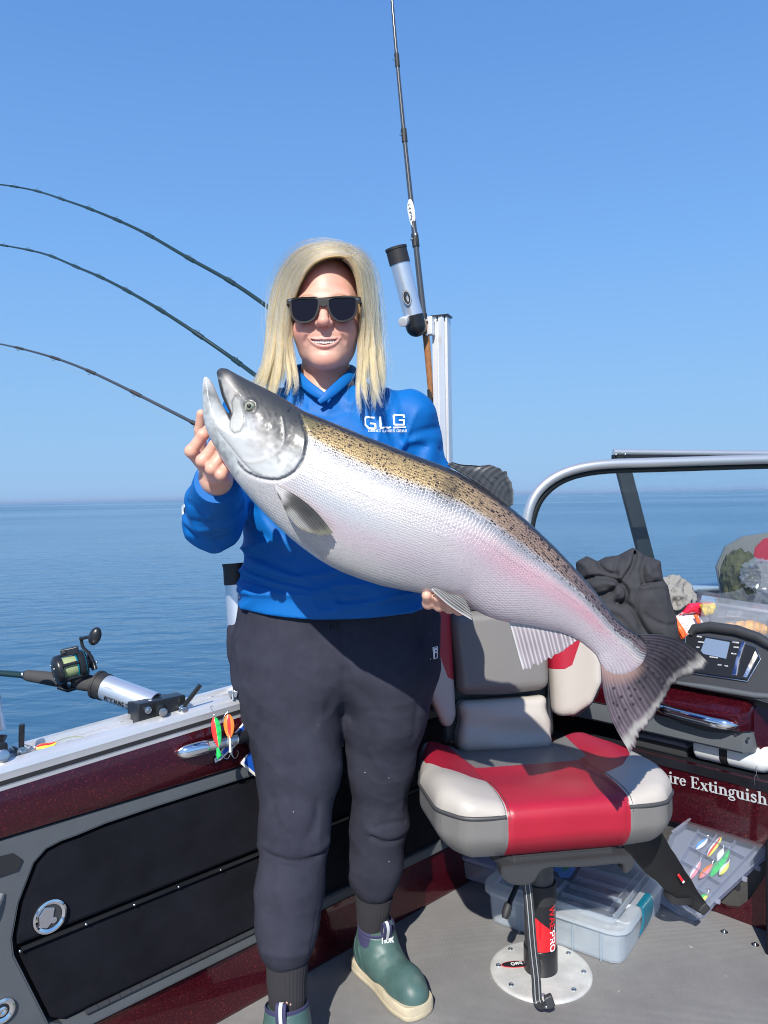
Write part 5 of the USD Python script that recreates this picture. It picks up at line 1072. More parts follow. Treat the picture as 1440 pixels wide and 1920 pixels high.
# ---------------------------------------------------------------- holder with the reel on the port rail
def mount_block(label, px, py, s0, lever_pix, Yl):
    s, z = Wq(px, py, -.04); b = Thing('holder_mount', label, 'clamp mount', wp(s, sheer(s) + .03, -.04))
    zz = sheer(s)
    b.part('base_block', place(rbox((.105, .038, .046), .004), wp(s, zz + .040, -.036), WD, -WN, Z), 'black_plastic', smooth=40)
    b.part('back_block', place(rbox((.085, .020, .040), .003), wp(s - .004, zz + .038, -.068), WD, -WN, Z), 'black_plastic', smooth=40)
    for k, (ds, dz) in enumerate(((-.034, .010), (-.055, -.020))):
        b.part('bolt', join(cyl(wp(s + ds, zz + .040 + dz, -.02), wp(s + ds, zz + .040 + dz, -.010), .0075, sides=14, bevel=.002), cyl(wp(s + ds, zz + .040 + dz, -.012), wp(s + ds, zz + .040 + dz, -.007), .004, sides=6)), 'steel', smooth=35)
    la, lb = [P(*q, Yl) for q in lever_pix]
    lv_ = b.part('lever', tube([la, lerp(la, lb, .5), lb], [.0055, .0062, .0062], 8, squash=.8), 'black_plastic', smooth=30)
    b.part('lever_hub', join(cyl(la + WN * -.03, la + WN * .006, .0105, sides=18, bevel=.002), cyl(la + WN * .004, la + WN * .012, .0065, sides=14, bevel=.002)), 'steel', smooth=40, parent=lv_)
    return b, s, zz
m1, s1, zz1 = mount_block('black clamp mount with lever on the rail under the reel rod holder', 296, 1366, 0, [(341, 1329), (375, 1285)], 1.555)
m2, s2, zz2 = mount_block('black clamp mount with upright lever at the left end of the rail', -52, 1450, 0, [(40, 1410), (41, 1358)], 1.36)
ha, hb = P(305, 1328, 1.555), P(182, 1283, 1.60)
h2, u2, L2 = rod_holder('silver tube rod holder lying on the port rail with a reel rod in it', ha, hb, .0262, .14)
h2.part('swivel_cone', tube([ha + u2 * .012, ha + u2 * .03, ha + u2 * .045], [.014, .0225, .0255], 26), 'steel', smooth=60)
h2.part('swivel_knuckle', join(ball(P(299, 1325, 1.545), .0185, (1, 1, 1), 3), cyl(P(299, 1325, 1.53), P(303, 1332, 1.515), .010, sides=20, bevel=.002)), 'black_frame', smooth=60)
h2.part('swivel_bolt', join(cyl(P(305, 1333, 1.522), P(306, 1336, 1.512), .0085, sides=16, bevel=.002), cyl(P(283, 1316, 1.545), P(281, 1317, 1.53), .006, sides=12)), 'steel', smooth=40)
tmx = meshkit.text_mesh('M.JLWME DITE', .012, .0005, True); v_, f_ = densify(tmx, 0); s_ = .078 / v_[:, 0].max()
h2.part('tube_print', tube_print((np.c_[.034 + .078 - v_[:, 0] * s_, -.013 + v_[:, 1] * -1.0 + .006, v_[:, 2]], f_[:, ::-1]), ha + u2 * .012, u2, .0264, V(.3, -.8, -.1)), 'black_print', smooth=False)
tmx = meshkit.text_mesh('MMMMM', .004, .0005, False); v_, f_ = vf(tmx); s_ = .022 / v_[:, 0].max()
h2.part('tube_print', tube_print((np.c_[.115 - v_[:, 0] * s_, .009 + v_[:, 1], v_[:, 2]], f_), ha + u2 * .012, u2, .0264, V(.3, -.8, -.1)), 'grey_print', smooth=False)
# rod and reel in it
r1 = Thing('reel_rod', 'dark rod with black trolling reel reaching out left over the water', 'fishing rod', hb)
rp = [P(182, 1283, 1.60), P(140, 1277, 1.60), P(134, 1275, 1.60), P(112, 1274, 1.60), P(50, 1268, 1.61), P(46, 1268, 1.61), P(0, 1266, 1.62), P(-60, 1263, 1.63)]
r1.part('rear_grip', tube([rp[0], P(160, 1280, 1.6), P(146, 1278, 1.6), rp[1]], [.0165, .0175, .0165, .0140], 18), 'foam_grip', smooth=60)
r1.part('reel_seat', tube([P(142, 1278, 1.6), P(136, 1277, 1.6), P(130, 1276, 1.6), P(108, 1274, 1.6)], [.0130, .0165, .0145, .0125], 18), 'black_plastic', smooth=50)
r1.part('seat_hood', tube([P(139, 1277.5, 1.599), P(132, 1276.5, 1.599)], [.0172, .0160], 20), 'steel', smooth=50)
r1.part('reel_foot', tube([P(147, 1288, 1.595), P(128, 1293, 1.59), P(110, 1289, 1.595)], [.006, .0085, .006], 10, squash=.7), 'black_plastic', smooth=50)
r1.part('fore_grip', tube([P(112, 1275, 1.6), P(106, 1274, 1.6), P(55, 1267, 1.61), P(48, 1265.5, 1.61)], [.0145, .0150, .0120, .0105], 18), 'foam_grip', smooth=60)
r1.part('blank', tube([P(50, 1266, 1.61), P(0, 1262, 1.62), P(-80, 1257, 1.63)], [.0075, .0068, .006], 12), 'green_blank', smooth=60)
r1.part('winding_band', tube([P(46, 1265.5, 1.61), P(43, 1265.3, 1.61)], .009, 12), 'steel', smooth=60)
# reel: axis runs from its left plate to its handle side
rl0, rl1 = P(103, 1258, 1.565), P(163, 1242, 1.60); ru = unit(rl1 - rl0); RLn = np.linalg.norm(rl1 - rl0)
reel = Thing('trolling_reel', 'black trolling reel with greenish line and paddle crank handle on the reel rod', 'fishing reel', (rl0 + rl1) / 2)
def rdisc(t0, prof): return tube([rl0 + ru * RLn * t for t, r in prof], [r for t, r in prof], 36)
fr1 = reel.part('side_plate', rdisc(0, [(-.06, .006), (-.055, .020), (.02, .0285), (.10, .0300), (.18, .0300), (.20, .0285)]), 'black_plastic', smooth=45)
fr2 = reel.part('side_plate', rdisc(0, [(.70, .0285), (.72, .0300), (.80, .0300), (.90, .0290), (.97, .0260), (1.0, .016), (1.02, .006)]), 'black_plastic', smooth=45)
reel.part('spool_line', rdisc(0, [(.20, .0195), (.22, .0215), (.45, .0222), (.64, .0215), (.66, .0195)]), 'line_green', smooth=60)
reel.part('spool_flange', rdisc(0, [(.645, .0245), (.67, .0255), (.69, .0245)]), 'teal_metal', smooth=50)
reel.part('ring', rdisc(0, [(.90, .0297), (.91, .0297)]), 'teal_metal', smooth=50)
fx, fy, _ = frame(ru, Z)
for a_ in (.5, 1.5, 2.7, 4.0, 5.2): reel.part('frame_bar', tube([rl0 + ru * RLn * t + .0265 * (math.cos(a_) * fx + math.sin(a_) * fy) for t in (.1, .8)], .0032, 8), 'black_plastic', smooth=60)
for t_, rr in ((-.045, .017), (.985, .014)):
    for a_ in (.6, 2.7, 4.8): reel.part('screw', ball(rl0 + ru * RLn * t_ + rr * (math.cos(a_) * fx + math.sin(a_) * fy), .0026, n=1), 'steel', smooth=60, parent=fr1 if t_ < .5 else fr2)
cnt = P(131, 1221, 1.585); reel.part('line_counter', place(rbox((.034, .020, .015), .002), cnt, unit(V(.95, .25, .18)), unit(V(-.25, .95, 0)), unit(V(-.18, 0, .98))), 'black_plastic', smooth=40)
reel.part('counter_window', place(rbox((.008, .003, .008), .001), P(119, 1222, 1.57), unit(V(.95, .25, .18)), unit(V(-.25, .95, 0)), unit(V(-.18, 0, .98))), 'dark_grey_plastic')
reel.part('reel_stand', join(tube([P(118, 1272, 1.585), P(122, 1280, 1.59)], .010, 10), tube([P(138, 1266, 1.60), P(134, 1274, 1.60)], .008, 10)), 'black_plastic', smooth=60)
hub = P(166, 1240, 1.60)
reel.part('star_drag', join(*[tube([hub + .004 * ru, hub + .004 * ru + .021 * (math.cos(k * 1.257 + .4) * fx + math.sin(k * 1.257 + .4) * fy)], [.0050, .0030], 8) for k in range(5)], tube([hub - ru * .006, hub + ru * .010], .010, 18)), 'black_plastic', smooth=50)
crank = reel.part('crank_arm', tube(spline([P(180, 1254, 1.585), P(174, 1238, 1.59), P(164, 1222, 1.59), P(155, 1212, 1.59), P(152, 1198, 1.59), P(150, 1196, 1.588)], 20), [.0036] * 20, 10, squash=.7), 'black_plastic', smooth=60)
reel.part('crank_knob_stem', tube([P(151, 1198, 1.588), P(170, 1193, 1.58)], .0036, 10), 'black_plastic', smooth=60)
reel.part('crank_knob', (lambda o: (o[0], o[1]))(place(ball((0, 0, 0), 1, (.0125, .010, .0195), 3), P(178, 1193, 1.575), unit(V(.9, 0, -.35)), V(0, 1, 0), unit(V(.35, 0, .9)))), 'black_plastic', smooth=60)
reel.part('crank_nut', ball(P(181, 1241, 1.585), .003, n=1), 'steel')
# ---------------------------------------------------------------- holders further along and at the left edge
h3, u3, L3 = rod_holder('upright silver rod holder with black collar beside the woman\'s right hip', P(456, 1290, 1.70), P(441, 1056, 1.72), .0255, .17)
h3.part('lower_tube', pipe(P(457, 1300, 1.70), P(454, 1255, 1.702), .0245, .0215), 'aluminium', smooth=50)
h3.part('foot_bracket', join(place(rbox((.03, .05, .05), .004), P(462, 1296, 1.70), WD, -WN, Z), place(rbox((.12, .06, .008), .002), wp(.10, sheer(.1) + .036, -.04), WD, -WN, Z)), 'aluminium')
h3.part('wing_bolt', join(*[place(rbox((.010, .004, .014), .0015), P(433 + k * 8, 1301, 1.62), V(.95, 0, .3 * (1 - 2 * k)), V(0, 1, 0), V(-.3 * (1 - 2 * k), 0, .95)) for k in (0, 1)], cyl(P(437, 1300, 1.62), P(438, 1312, 1.62), .003, sides=8)), 'steel')
h4, u4, L4 = rod_holder('grey rod holder tube cut off by the left edge above the rail', P(-14, 1402, 1.36), P(-50, 1180, 1.40), .0262, .16)
h4.part('end_cone', tube([P(-12, 1408, 1.355), P(-16, 1388, 1.362)], [.012, .0262], 24), 'black_plastic', smooth=50)
m2.part('side_knob', cyl(P(4, 1416, 1.33), P(6, 1417, 1.31), .011, sides=18, bevel=.003), 'steel', smooth=40)
# ---------------------------------------------------------------- lures on the gunwale
lr = Thing('hanging_lure', 'green and red spoon lure hanging from the rail, left of the orange one', 'fishing lure', P(403, 1340, 1.56))
spoon(lr, 'lure_body', P(402, 1345, 1.545), P(410, 1400, 1.53), .019, ['lure_green', 'lure_red'])
lr.part('hook', join(treble(P(410, 1398, 1.53), V(.1, 0, -1), .022), ringlet(P(402, 1341, 1.545), .004, V(1, 0, 0))), 'steel'); lr.part('snap', tube(spline([P(402, 1338, 1.545), P(397, 1330, 1.55), P(395, 1325, 1.555), P(400, 1324, 1.56)], 12), .0006, 5), 'steel')
lr.part('skirt', tube([P(408, 1402, 1.532), P(411, 1416, 1.53), P(408, 1424, 1.53)], [.003, .006, .001], 8), 'lure_green', smooth=60)
for k in range(5): lr.part('dark_mark', place(rbox((.004, .0006, .0022), .0002), P(399 + k * .8 + (k % 2), 1356 + k * 9, 1.5395), V(1, 0, 0), V(0, 1, 0), Z), 'black_print')
l2 = Thing('hanging_lure', 'orange and red spoon lure hanging from the rail above the grab handle', 'fishing lure', P(428, 1335, 1.58))
spoon(l2, 'lure_body', P(428, 1340, 1.565), P(431, 1384, 1.552), .021, ['lure_orange', 'lure_red', 'lure_orange'])
l2.part('hook', join(treble(P(431, 1382, 1.552), V(.05, 0, -1), .045), ringlet(P(427, 1336, 1.565), .004, V(1, 0, 0))), 'steel'); l2.part('wire', tube(spline([P(427, 1334, 1.565), P(420, 1345, 1.56), P(419, 1356, 1.558)], 12), .0006, 5), 'steel')
l2.part('tail', tube([P(431, 1384, 1.552), P(432, 1410, 1.55)], [.002, .003], 6), 'lure_white', smooth=60)
bl = Thing('blue_paddle', 'blue and white flat paddle lure slanting behind the grab handle', 'fishing lure', P(405, 1428, 1.57))
bpts = [(404, 1430), (402, 1424), (440, 1375), (466, 1344), (474, 1346), (476, 1360), (440, 1400), (415, 1424)]
bl.part('blade', wprism([Wq(*q, .016) for q in bpts], .014, .003, .0008), 'lure_white'); bl.part('blue_face', wprism(Polygon([Wq(*q, .018) for q in bpts]).buffer(-.004), .0172, .0012), 'blue_gloss')
b2 = Thing('blue_sign', 'blue white-edged plate partly hidden behind the woman\'s thigh on the side liner', 'plate', P(470, 1440, 1.6))
qpts = [(456, 1432), (470, 1405), (500, 1400), (520, 1460), (484, 1456)]
b2.part('plate', wprism(Polygon([Wq(*q, .012) for q in qpts]).buffer(.003), .006, .004, .001), 'lure_white'); b2.part('blue_face', wprism(Polygon([Wq(*q, .012) for q in qpts]).buffer(-.002), .0102, .0008), 'blue_gloss')
c_ = Wq(478, 1440, .012); b2.part('dark_mark', wprism(Polygon([(c_[0], c_[1]), (c_[0] + .02, c_[1] + .002), (c_[0] + .02, c_[1] + .016), (c_[0] - .004, c_[1] + .014)]), .0112, .0006), 'black_print')
l3 = Thing('rail_lure', 'orange and yellow lure lying in the groove of the rail near the left edge', 'fishing lure', P(85, 1418, 1.40))
sa_, sb_ = Wq(68, 1424, -.03)[0], Wq(106, 1410, -.03)[0]
spoon(l3, 'lure_body', wp(sa_, sheer(sa_) + .033, -.030), wp(sb_, sheer(sb_) + .033, -.030), .017, ['lure_orange', 'lure_red', 'lure_yellow'], n=V(.1, -.4, 1))
l3.part('snap', join(*[ringlet(wp(sa_ - .004 - .006 * k, sheer(sa_) + .034 + .004 * k, -.032), .0045, V(.3, .2 * k, 1)) for k in range(3)]), 'steel')
l3.part('leader', tube(spline([wp(sb_, sheer(sb_) + .034, -.03), wp(sb_ + .02, sheer(sb_) + .036, -.034), wp(sb_ + .05, sheer(sb_) + .032, -.028)], 12), .0007, 5), 'line_green')
# ---------------------------------------------------------------- the salmon
FY = 1.285                                         # the fish's middle plane stands at this distance
PXM = FY / FOC                                     # metres per sight-line pixel on that plane
FO = P(780, 960, FY); FX, FZ = unit(P(1160, 1240, FY) - P(400, 705, FY)), None
FX = unit(V(FX[0], 0, FX[2])); FZ = V(-FX[2], 0, FX[0]); FN = V(0, -1, 0)
def f2(px, py): p = P(px, py, FY) - FO; return np.array([p @ FX, p @ FZ])
def F2(pts): return np.array([f2(*q) for q in pts])
def f3(q, y): q = np.asarray(q, float); return FO + q[..., :1] * FX + q[..., 1:2] * FZ + np.asarray(y)[..., None] * FN
head_top = [(406, 699), (408, 694), (414, 690), (425, 691), (445, 702), (470, 715), (495, 727), (520, 740), (545, 755), (570, 771)]
back = [(595, 781), (620, 791), (650, 803), (680, 816), (715, 829), (755, 845), (793, 859), (826, 871), (860, 886), (890, 904), (930, 931), (965, 957), (990, 978), (1015, 1001), (1040, 1025), (1065, 1051), (1090, 1079), (1115, 1107), (1135, 1134), (1155, 1160), (1175, 1177), (1195, 1189)]
tail_end = [(1212, 1205), (1214, 1222), (1206, 1243), (1190, 1258), (1170, 1266), (1150, 1266), (1134, 1258), (1124, 1243)]
belly = [(1118, 1229), (1108, 1219), (1092, 1206), (1072, 1193), (1050, 1185), (1020, 1178), (990, 1172), (950, 1166), (930, 1161), (910, 1154), (885, 1141), (862, 1126), (835, 1119), (810, 1114), (793, 1113), (754, 1106), (715, 1098), (677, 1086), (645, 1074), (620, 1062), (595, 1047), (570, 1029), (545, 1009), (520, 986), (495, 961), (470, 935), (455, 917), (440, 898), (425, 875), (410, 851), (402, 835), (392, 817), (386, 802), (382, 785), (381, 765), (380, 740), (380, 722), (381, 712)]
jaw_in = [(384, 706), (389, 707), (395, 713), (402, 726), (408, 741), (414, 755), (422, 768), (430, 777), (432, 776), (428, 768), (421, 754), (416, 742), (412, 727), (409, 713)]
outline = F2(head_top + back + tail_end + belly + jaw_in)
outline = np.array(Polygon(outline).buffer(.0012).buffer(-.0012).exterior.coords)[:-1]
pairs = [((410, 692), (384, 716), .010), ((445, 702), (381, 760), .027), ((495, 727), (402, 835), .042), ((545, 755), (455, 917), .053), ((595, 782), (520, 987), .058), ((680, 817), (595, 1047), .063), ((760, 848), (677, 1088), .064), ((860, 883), (770, 1110), .061), ((930, 933), (850, 1122), .055), ((990, 978), (910, 1155), .046), ((1040, 1025), (990, 1172), .037), ((1090, 1080), (1050, 1185), .027), ((1130, 1130), (1090, 1205), .019), ((1165, 1168), (1112, 1224), .013), ((1205, 1205), (1150, 1262), .0065)]
med = np.array([(f2(*a) + f2(*b)) / 2 for a, b, _ in pairs]); medR = np.array([np.linalg.norm(f2(*a) - f2(*b)) / 2 for a, b, _ in pairs]); medT = np.array([t for *_, t in pairs])
medU = np.r_[0, np.cumsum(np.linalg.norm(np.diff(med, axis=0), axis=1))]
uf = np.linspace(0, medU[-1], 160); medf = np.c_[PchipInterpolator(medU, med[:, 0])(uf), PchipInterpolator(medU, med[:, 1])(uf)]
Rf, Tf = PchipInterpolator(medU, medR)(uf), PchipInterpolator(medU, medT)(uf); ktree = cKDTree(medf)
topl = F2([(410, 691)] + head_top[3:] + back + [(1212, 1205)]); botl = F2(([(1134, 1258)] + belly + [(384, 706)])[::-1])
gill = F2([(558, 778), (569, 800), (575, 823), (573, 845), (565, 867), (550, 884), (530, 895), (507, 897), (485, 893), (465, 884), (448, 868)])
gill_poly = np.vstack([spline(gill, 40), F2([(424, 832), (405, 804), (398, 764), (407, 742), (402, 722), (398, 688), (425, 680), (565, 764)])])
gillc = spline(gill, 50)
preop = spline(F2([(527, 782), (532, 812), (528, 836), (515, 851), (495, 861), (472, 866), (455, 862)]), 30)
jawline = spline(F2([(383, 745), (392, 775), (404, 800), (424, 826), (444, 851), (470, 880), (490, 891)]), 30)
maxil = F2([(441, 742), (449, 752), (455, 775), (455, 798), (449, 808), (439, 811), (432, 803), (433, 785), (438, 772), (436, 755)])
eyec = f2(467, 761)
def para(q):
    """Length along the fish, share of the way from back to belly, for points on its middle plane."""
    _, i = ktree.query(q); u = uf[i]; dt, db = seg2(q, topl, False), seg2(q, botl, False); return i, u, dt / np.maximum(dt + db, 1e-6), dt, db
NEAR = 0.957                                       # the near flank is this much closer than the middle plane
_c2 = f2(720, 930)
def flank(q, h):
    """Where a mark seen on the flank at height h sits when carried back to the middle plane."""
    k = (FY / (FY - np.abs(h)))[:, None]; return _c2 + (q - _c2) * k
def half_thickness(q):
    d = -sdf2(q, outline); _, i = ktree.query(q); R, T = Rf[i], Tf[i]
    e = np.clip(1 - d / R, 0, 3)
    return d, R, T, e
gx = np.arange(outline[:, 0].min() - .012, outline[:, 0].max() + .012, .0022); gz = np.arange(outline[:, 1].min() - .012, outline[:, 1].max() + .012, .0022)
GQ = np.stack(np.meshgrid(gx, gz, indexing='ij'), -1); sh_ = GQ.shape[:2]
d_, R_, T_, e_ = half_thickness(GQ.reshape(-1, 2))
from scipy.ndimage import gaussian_filter, map_coordinates
# relief of the head on the flank
qq = flank(GQ.reshape(-1, 2), np.full(len(d_), .045))
sg = sdf2(qq, gill_poly); dg = seg2(qq, gillc, False); behind = (sg > 0)
rel = .0045 * np.exp(-np.maximum(dg, 0) / .016) * (~behind) * step(e_, 1.0, .6) - .0030 * np.exp(-(dg / .0045) ** 2) * behind
rel += .0012 * np.exp(-(seg2(qq, preop, False) / .0022) ** 2) - .0016 * np.exp(-(seg2(qq, jawline, False) / .0022) ** 2)
sm = sdf2(qq, maxil); rel += .0022 * step(-sm, -.001, .0025) - .0012 * np.exp(-((sm - .002) / .0018) ** 2)
de = np.linalg.norm(qq - eyec, axis=1); rel += .0018 * np.exp(-((de - .0105) / .003) ** 2) - .004 * np.exp(-(de / .0075) ** 4)
headm = step(-sdf2(qq, gill_poly), -.004, .02)
q3_ = np.c_[qq, 0 * qq[:, 0]]
rel += headm * (.0012 * (meshkit.fbm(q3_ * 70, 3, 3) - .5) + .0010 * (meshkit.fbm(q3_ * 210, 3, 4) - .5))
rel = rel * step(e_, 1.02, .75)
Rg, Tg, eg, rg = [gaussian_filter(a.reshape(sh_), s) for a, s in ((R_, 2), (T_, 2), (e_, 0), (rel, .5))]
def samp(a, q): return map_coordinates(a, [(q[:, 0] - gx[0]) / .0022, (q[:, 1] - gz[0]) / .0022], order=1, mode='nearest')
def fish_sdf(p):
    q, y = p[:, [0, 2]], p[:, 1]; T = samp(Tg, q) + samp(rg, q); e = samp(eg, q)
    return (np.sqrt((y / T) ** 2 + e ** 2 + 1e-9) - 1) * np.minimum(T, .03)
fv, ff = surfnet(fish_sdf, (gx[0], -.075, gz[0]), (gx[-1], .075, gz[-1]), .0021, 2)
# colours: what the skin itself looks like, by place on the flank
def fish_colour(p):
    q = flank(p[:, [0, 2]], p[:, 1]); i, u, v, dt, db = para(q); i2, u2, v2, dt2, db2 = para(p[:, [0, 2]])
    n = len(q); L = medU[-1]; t = u / L; q3 = np.c_[q, p[:, 1] * .5]
    C = lambda *a: np.array(a, float)
    def mix(a, b, w): return a + (b - a) * w[:, None]
    nz = meshkit.fbm(q3 * 28, 4, 1) - .5; nb = meshkit.fbm(q3 * 9, 3, 5) - .5; nf = meshkit.fbm(q3 * 110, 3, 9) - .5
    vv = v + .035 * nz
    col = np.tile(C(.55, .52, .505), (n, 1))
    col = mix(col, C(.57, .56, .555), step(v, .55, .85))
    rear = step(t, .50, .82); lil = step(t, .45, .7) * step(v, .30, .5)
    col = mix(col, C(.50, .42, .49), lil * .65)
    col = mix(col, C(.36, .35, .40), np.exp(-((t - .52) / .10) ** 2 - ((v - .80) / .12) ** 2) * .55)
    pink = np.exp(-((v - .42) / .15) ** 2) * step(t, .52, .74) * (1 - .8 * step(t, .90, .98)); col = mix(col, C(.60, .29, .34), np.clip(pink * (.66 + .5 * nb), 0, 1))
    blush = np.exp(-((v - .72) / .12) ** 2) * np.exp(-((t - .40) / .16) ** 2); col = mix(col, C(.52, .38, .46), blush * .5)
    col = mix(col, C(.40, .48, .55), np.exp(-((v - .58) / .08) ** 2) * np.exp(-((t - .36) / .12) ** 2) * .4)
    blue = np.exp(-((vv - .26) / .055) ** 2); col = mix(col, C(.24, .26, .30), blue * .7 * step(t, .16, .24))
    gold = step(vv, .235, .17); gc = mix(np.tile(C(.46, .325, .150), (n, 1)), C(.33, .215, .155), step(t, .48, .72)); gc = mix(gc, C(.17, .15, .075), step(t, .26, .19)); gc = mix(gc, C(.15, .11, .12), step(t, .74, .9))
    col = col + (gc - col) * gold[:, None]
    dark = step(v2 + .012 * nz, .075, .025); col = mix(col, C(.030, .032, .040), dark)
    col = mix(col, C(.06, .05, .03), np.exp(-((t - .545) / .02) ** 2 - ((v - .15) / .10) ** 2) * .7)
    ll = np.exp(-((v - .405 - .01 * np.sin(t * 5)) / .006) ** 2) * step(t, .22, .26) * .35; col = mix(col, C(.22, .20, .22), ll)
    # head
    hd = step(-sdf2(q, gill_poly), -.0005, .0015)
    hc_ = np.tile(C(.42, .43, .43), (n, 1)) * (1 + 1.1 * nz + 1.3 * nf)[:, None]
    low = step(v, .48, .72); hc_ = mix(hc_, C(.46, .47, .47) , np.clip(low + .6 * nz, 0, 1))
    hc_ = mix(hc_, C(.30, .255, .225), np.clip(np.exp(-(np.linalg.norm(q - f2(500, 822), axis=1) / .025) ** 2) * 1.0 + .0 * nz, 0, 1) * .5)
    hc_ = mix(hc_, C(.33, .24, .22), np.exp(-(np.linalg.norm((q - f2(492, 772)) @ np.array([[1, 0], [0, 1]]), axis=1) / .014) ** 2) * .75)
    top = step(v + .16 * nz + .06 * nf, .50, .27); hc_ = mix(hc_, C(.032, .034, .037), top)
    hc_ = mix(hc_, C(.035, .038, .04), step(np.linalg.norm(q - f2(535, 790), axis=1), .040, .012) * .75 * step(v, .50, .30))
    sn = step(np.linalg.norm(q - f2(400, 690), axis=1), .030, .010); hc_ = mix(hc_, C(.030, .032, .036), sn * .9)
    br = np.exp(-((seg2(q, F2([(425, 712), (437, 735), (441, 760)]), False)) / .008) ** 2); hc_ = mix(hc_, C(.50, .46, .42), br * .75)
    mouth = step(seg2(q, F2([(410, 716), (416, 742), (426, 765), (433, 783)]), False), .0065, .0030); hc_ = mix(hc_, C(.012, .012, .014), mouth)
    mx = step(-sdf2(q, maxil), -.001, .001); hc_ = mix(hc_, C(.43, .43, .40), mx * .85); hc_ = mix(hc_, C(.05, .05, .05), np.exp(-((sdf2(q, maxil) - .001) / .0012) ** 2) * .75)
    for cv, w, cc in ((preop, .0011, C(.58, .55, .50)), (jawline, .0013, C(.13, .14, .145))): hc_ = mix(hc_, cc, np.exp(-(seg2(q, cv, False) / w) ** 2) * .8)
    jt = step(np.linalg.norm(q - f2(386, 704), axis=1), .020, .008); hc_ = mix(hc_, C(.04, .042, .05), jt * .9)
    for pt, r in (((518, 776), .0020), ((541, 770), .0024), ((545, 765), .0015), ((468, 737), .0016), ((555, 790), .0018)): hc_ = mix(hc_, C(.008, .008, .008), step(np.linalg.norm(q - f2(*pt), axis=1), r * 1.3, r * .6))
    ey = step(np.linalg.norm(q - eyec, axis=1), .014, .009); hc_ = mix(hc_, C(.09, .085, .075), ey * .8)
    jawp = F2([(384, 706), (380, 740), (381, 790), (402, 835), (440, 898), (452, 880), (424, 826), (404, 800), (400, 760), (408, 745)]); col = mix(col, np.tile(C(.40, .42, .42), (n, 1)) * (1 + 1.0 * nz + 1.2 * nf)[:, None], step(-sdf2(q, jawp), -.002, .002) * (1 - hd))
    col = col + (hc_ - col) * np.maximum(hd, (t < .2) * step(v, .5, .3) * (sg_in(q)))[:, None]
    edge = np.exp(-((seg2(q, gillc, False) - .0012) / .0016) ** 2) * (1 - hd) * step(v, .12, .2); col = mix(col, C(.07, .07, .075), edge * .8)
    scal = (1 - hd) * step(t, .15, .21) * (1 - step(sdf2(q, gill_poly), .012, .0)); spots = np.clip(step(vv, .30, .20) * (1 - hd) * step(t, .12, .2), 0, 1)
    return np.clip(col, .004, .9), np.c_[spots, np.clip(scal, 0, 1), np.clip(1 - top * hd, 0, 1)], np.c_[u, np.where(v < .5, dt, (2 * Rf[i]) * v)]
def sg_in(q): return (sdf2(q, gill_poly) < .004).astype(float)
fc_, fm_, fuv = fish_colour(fv)
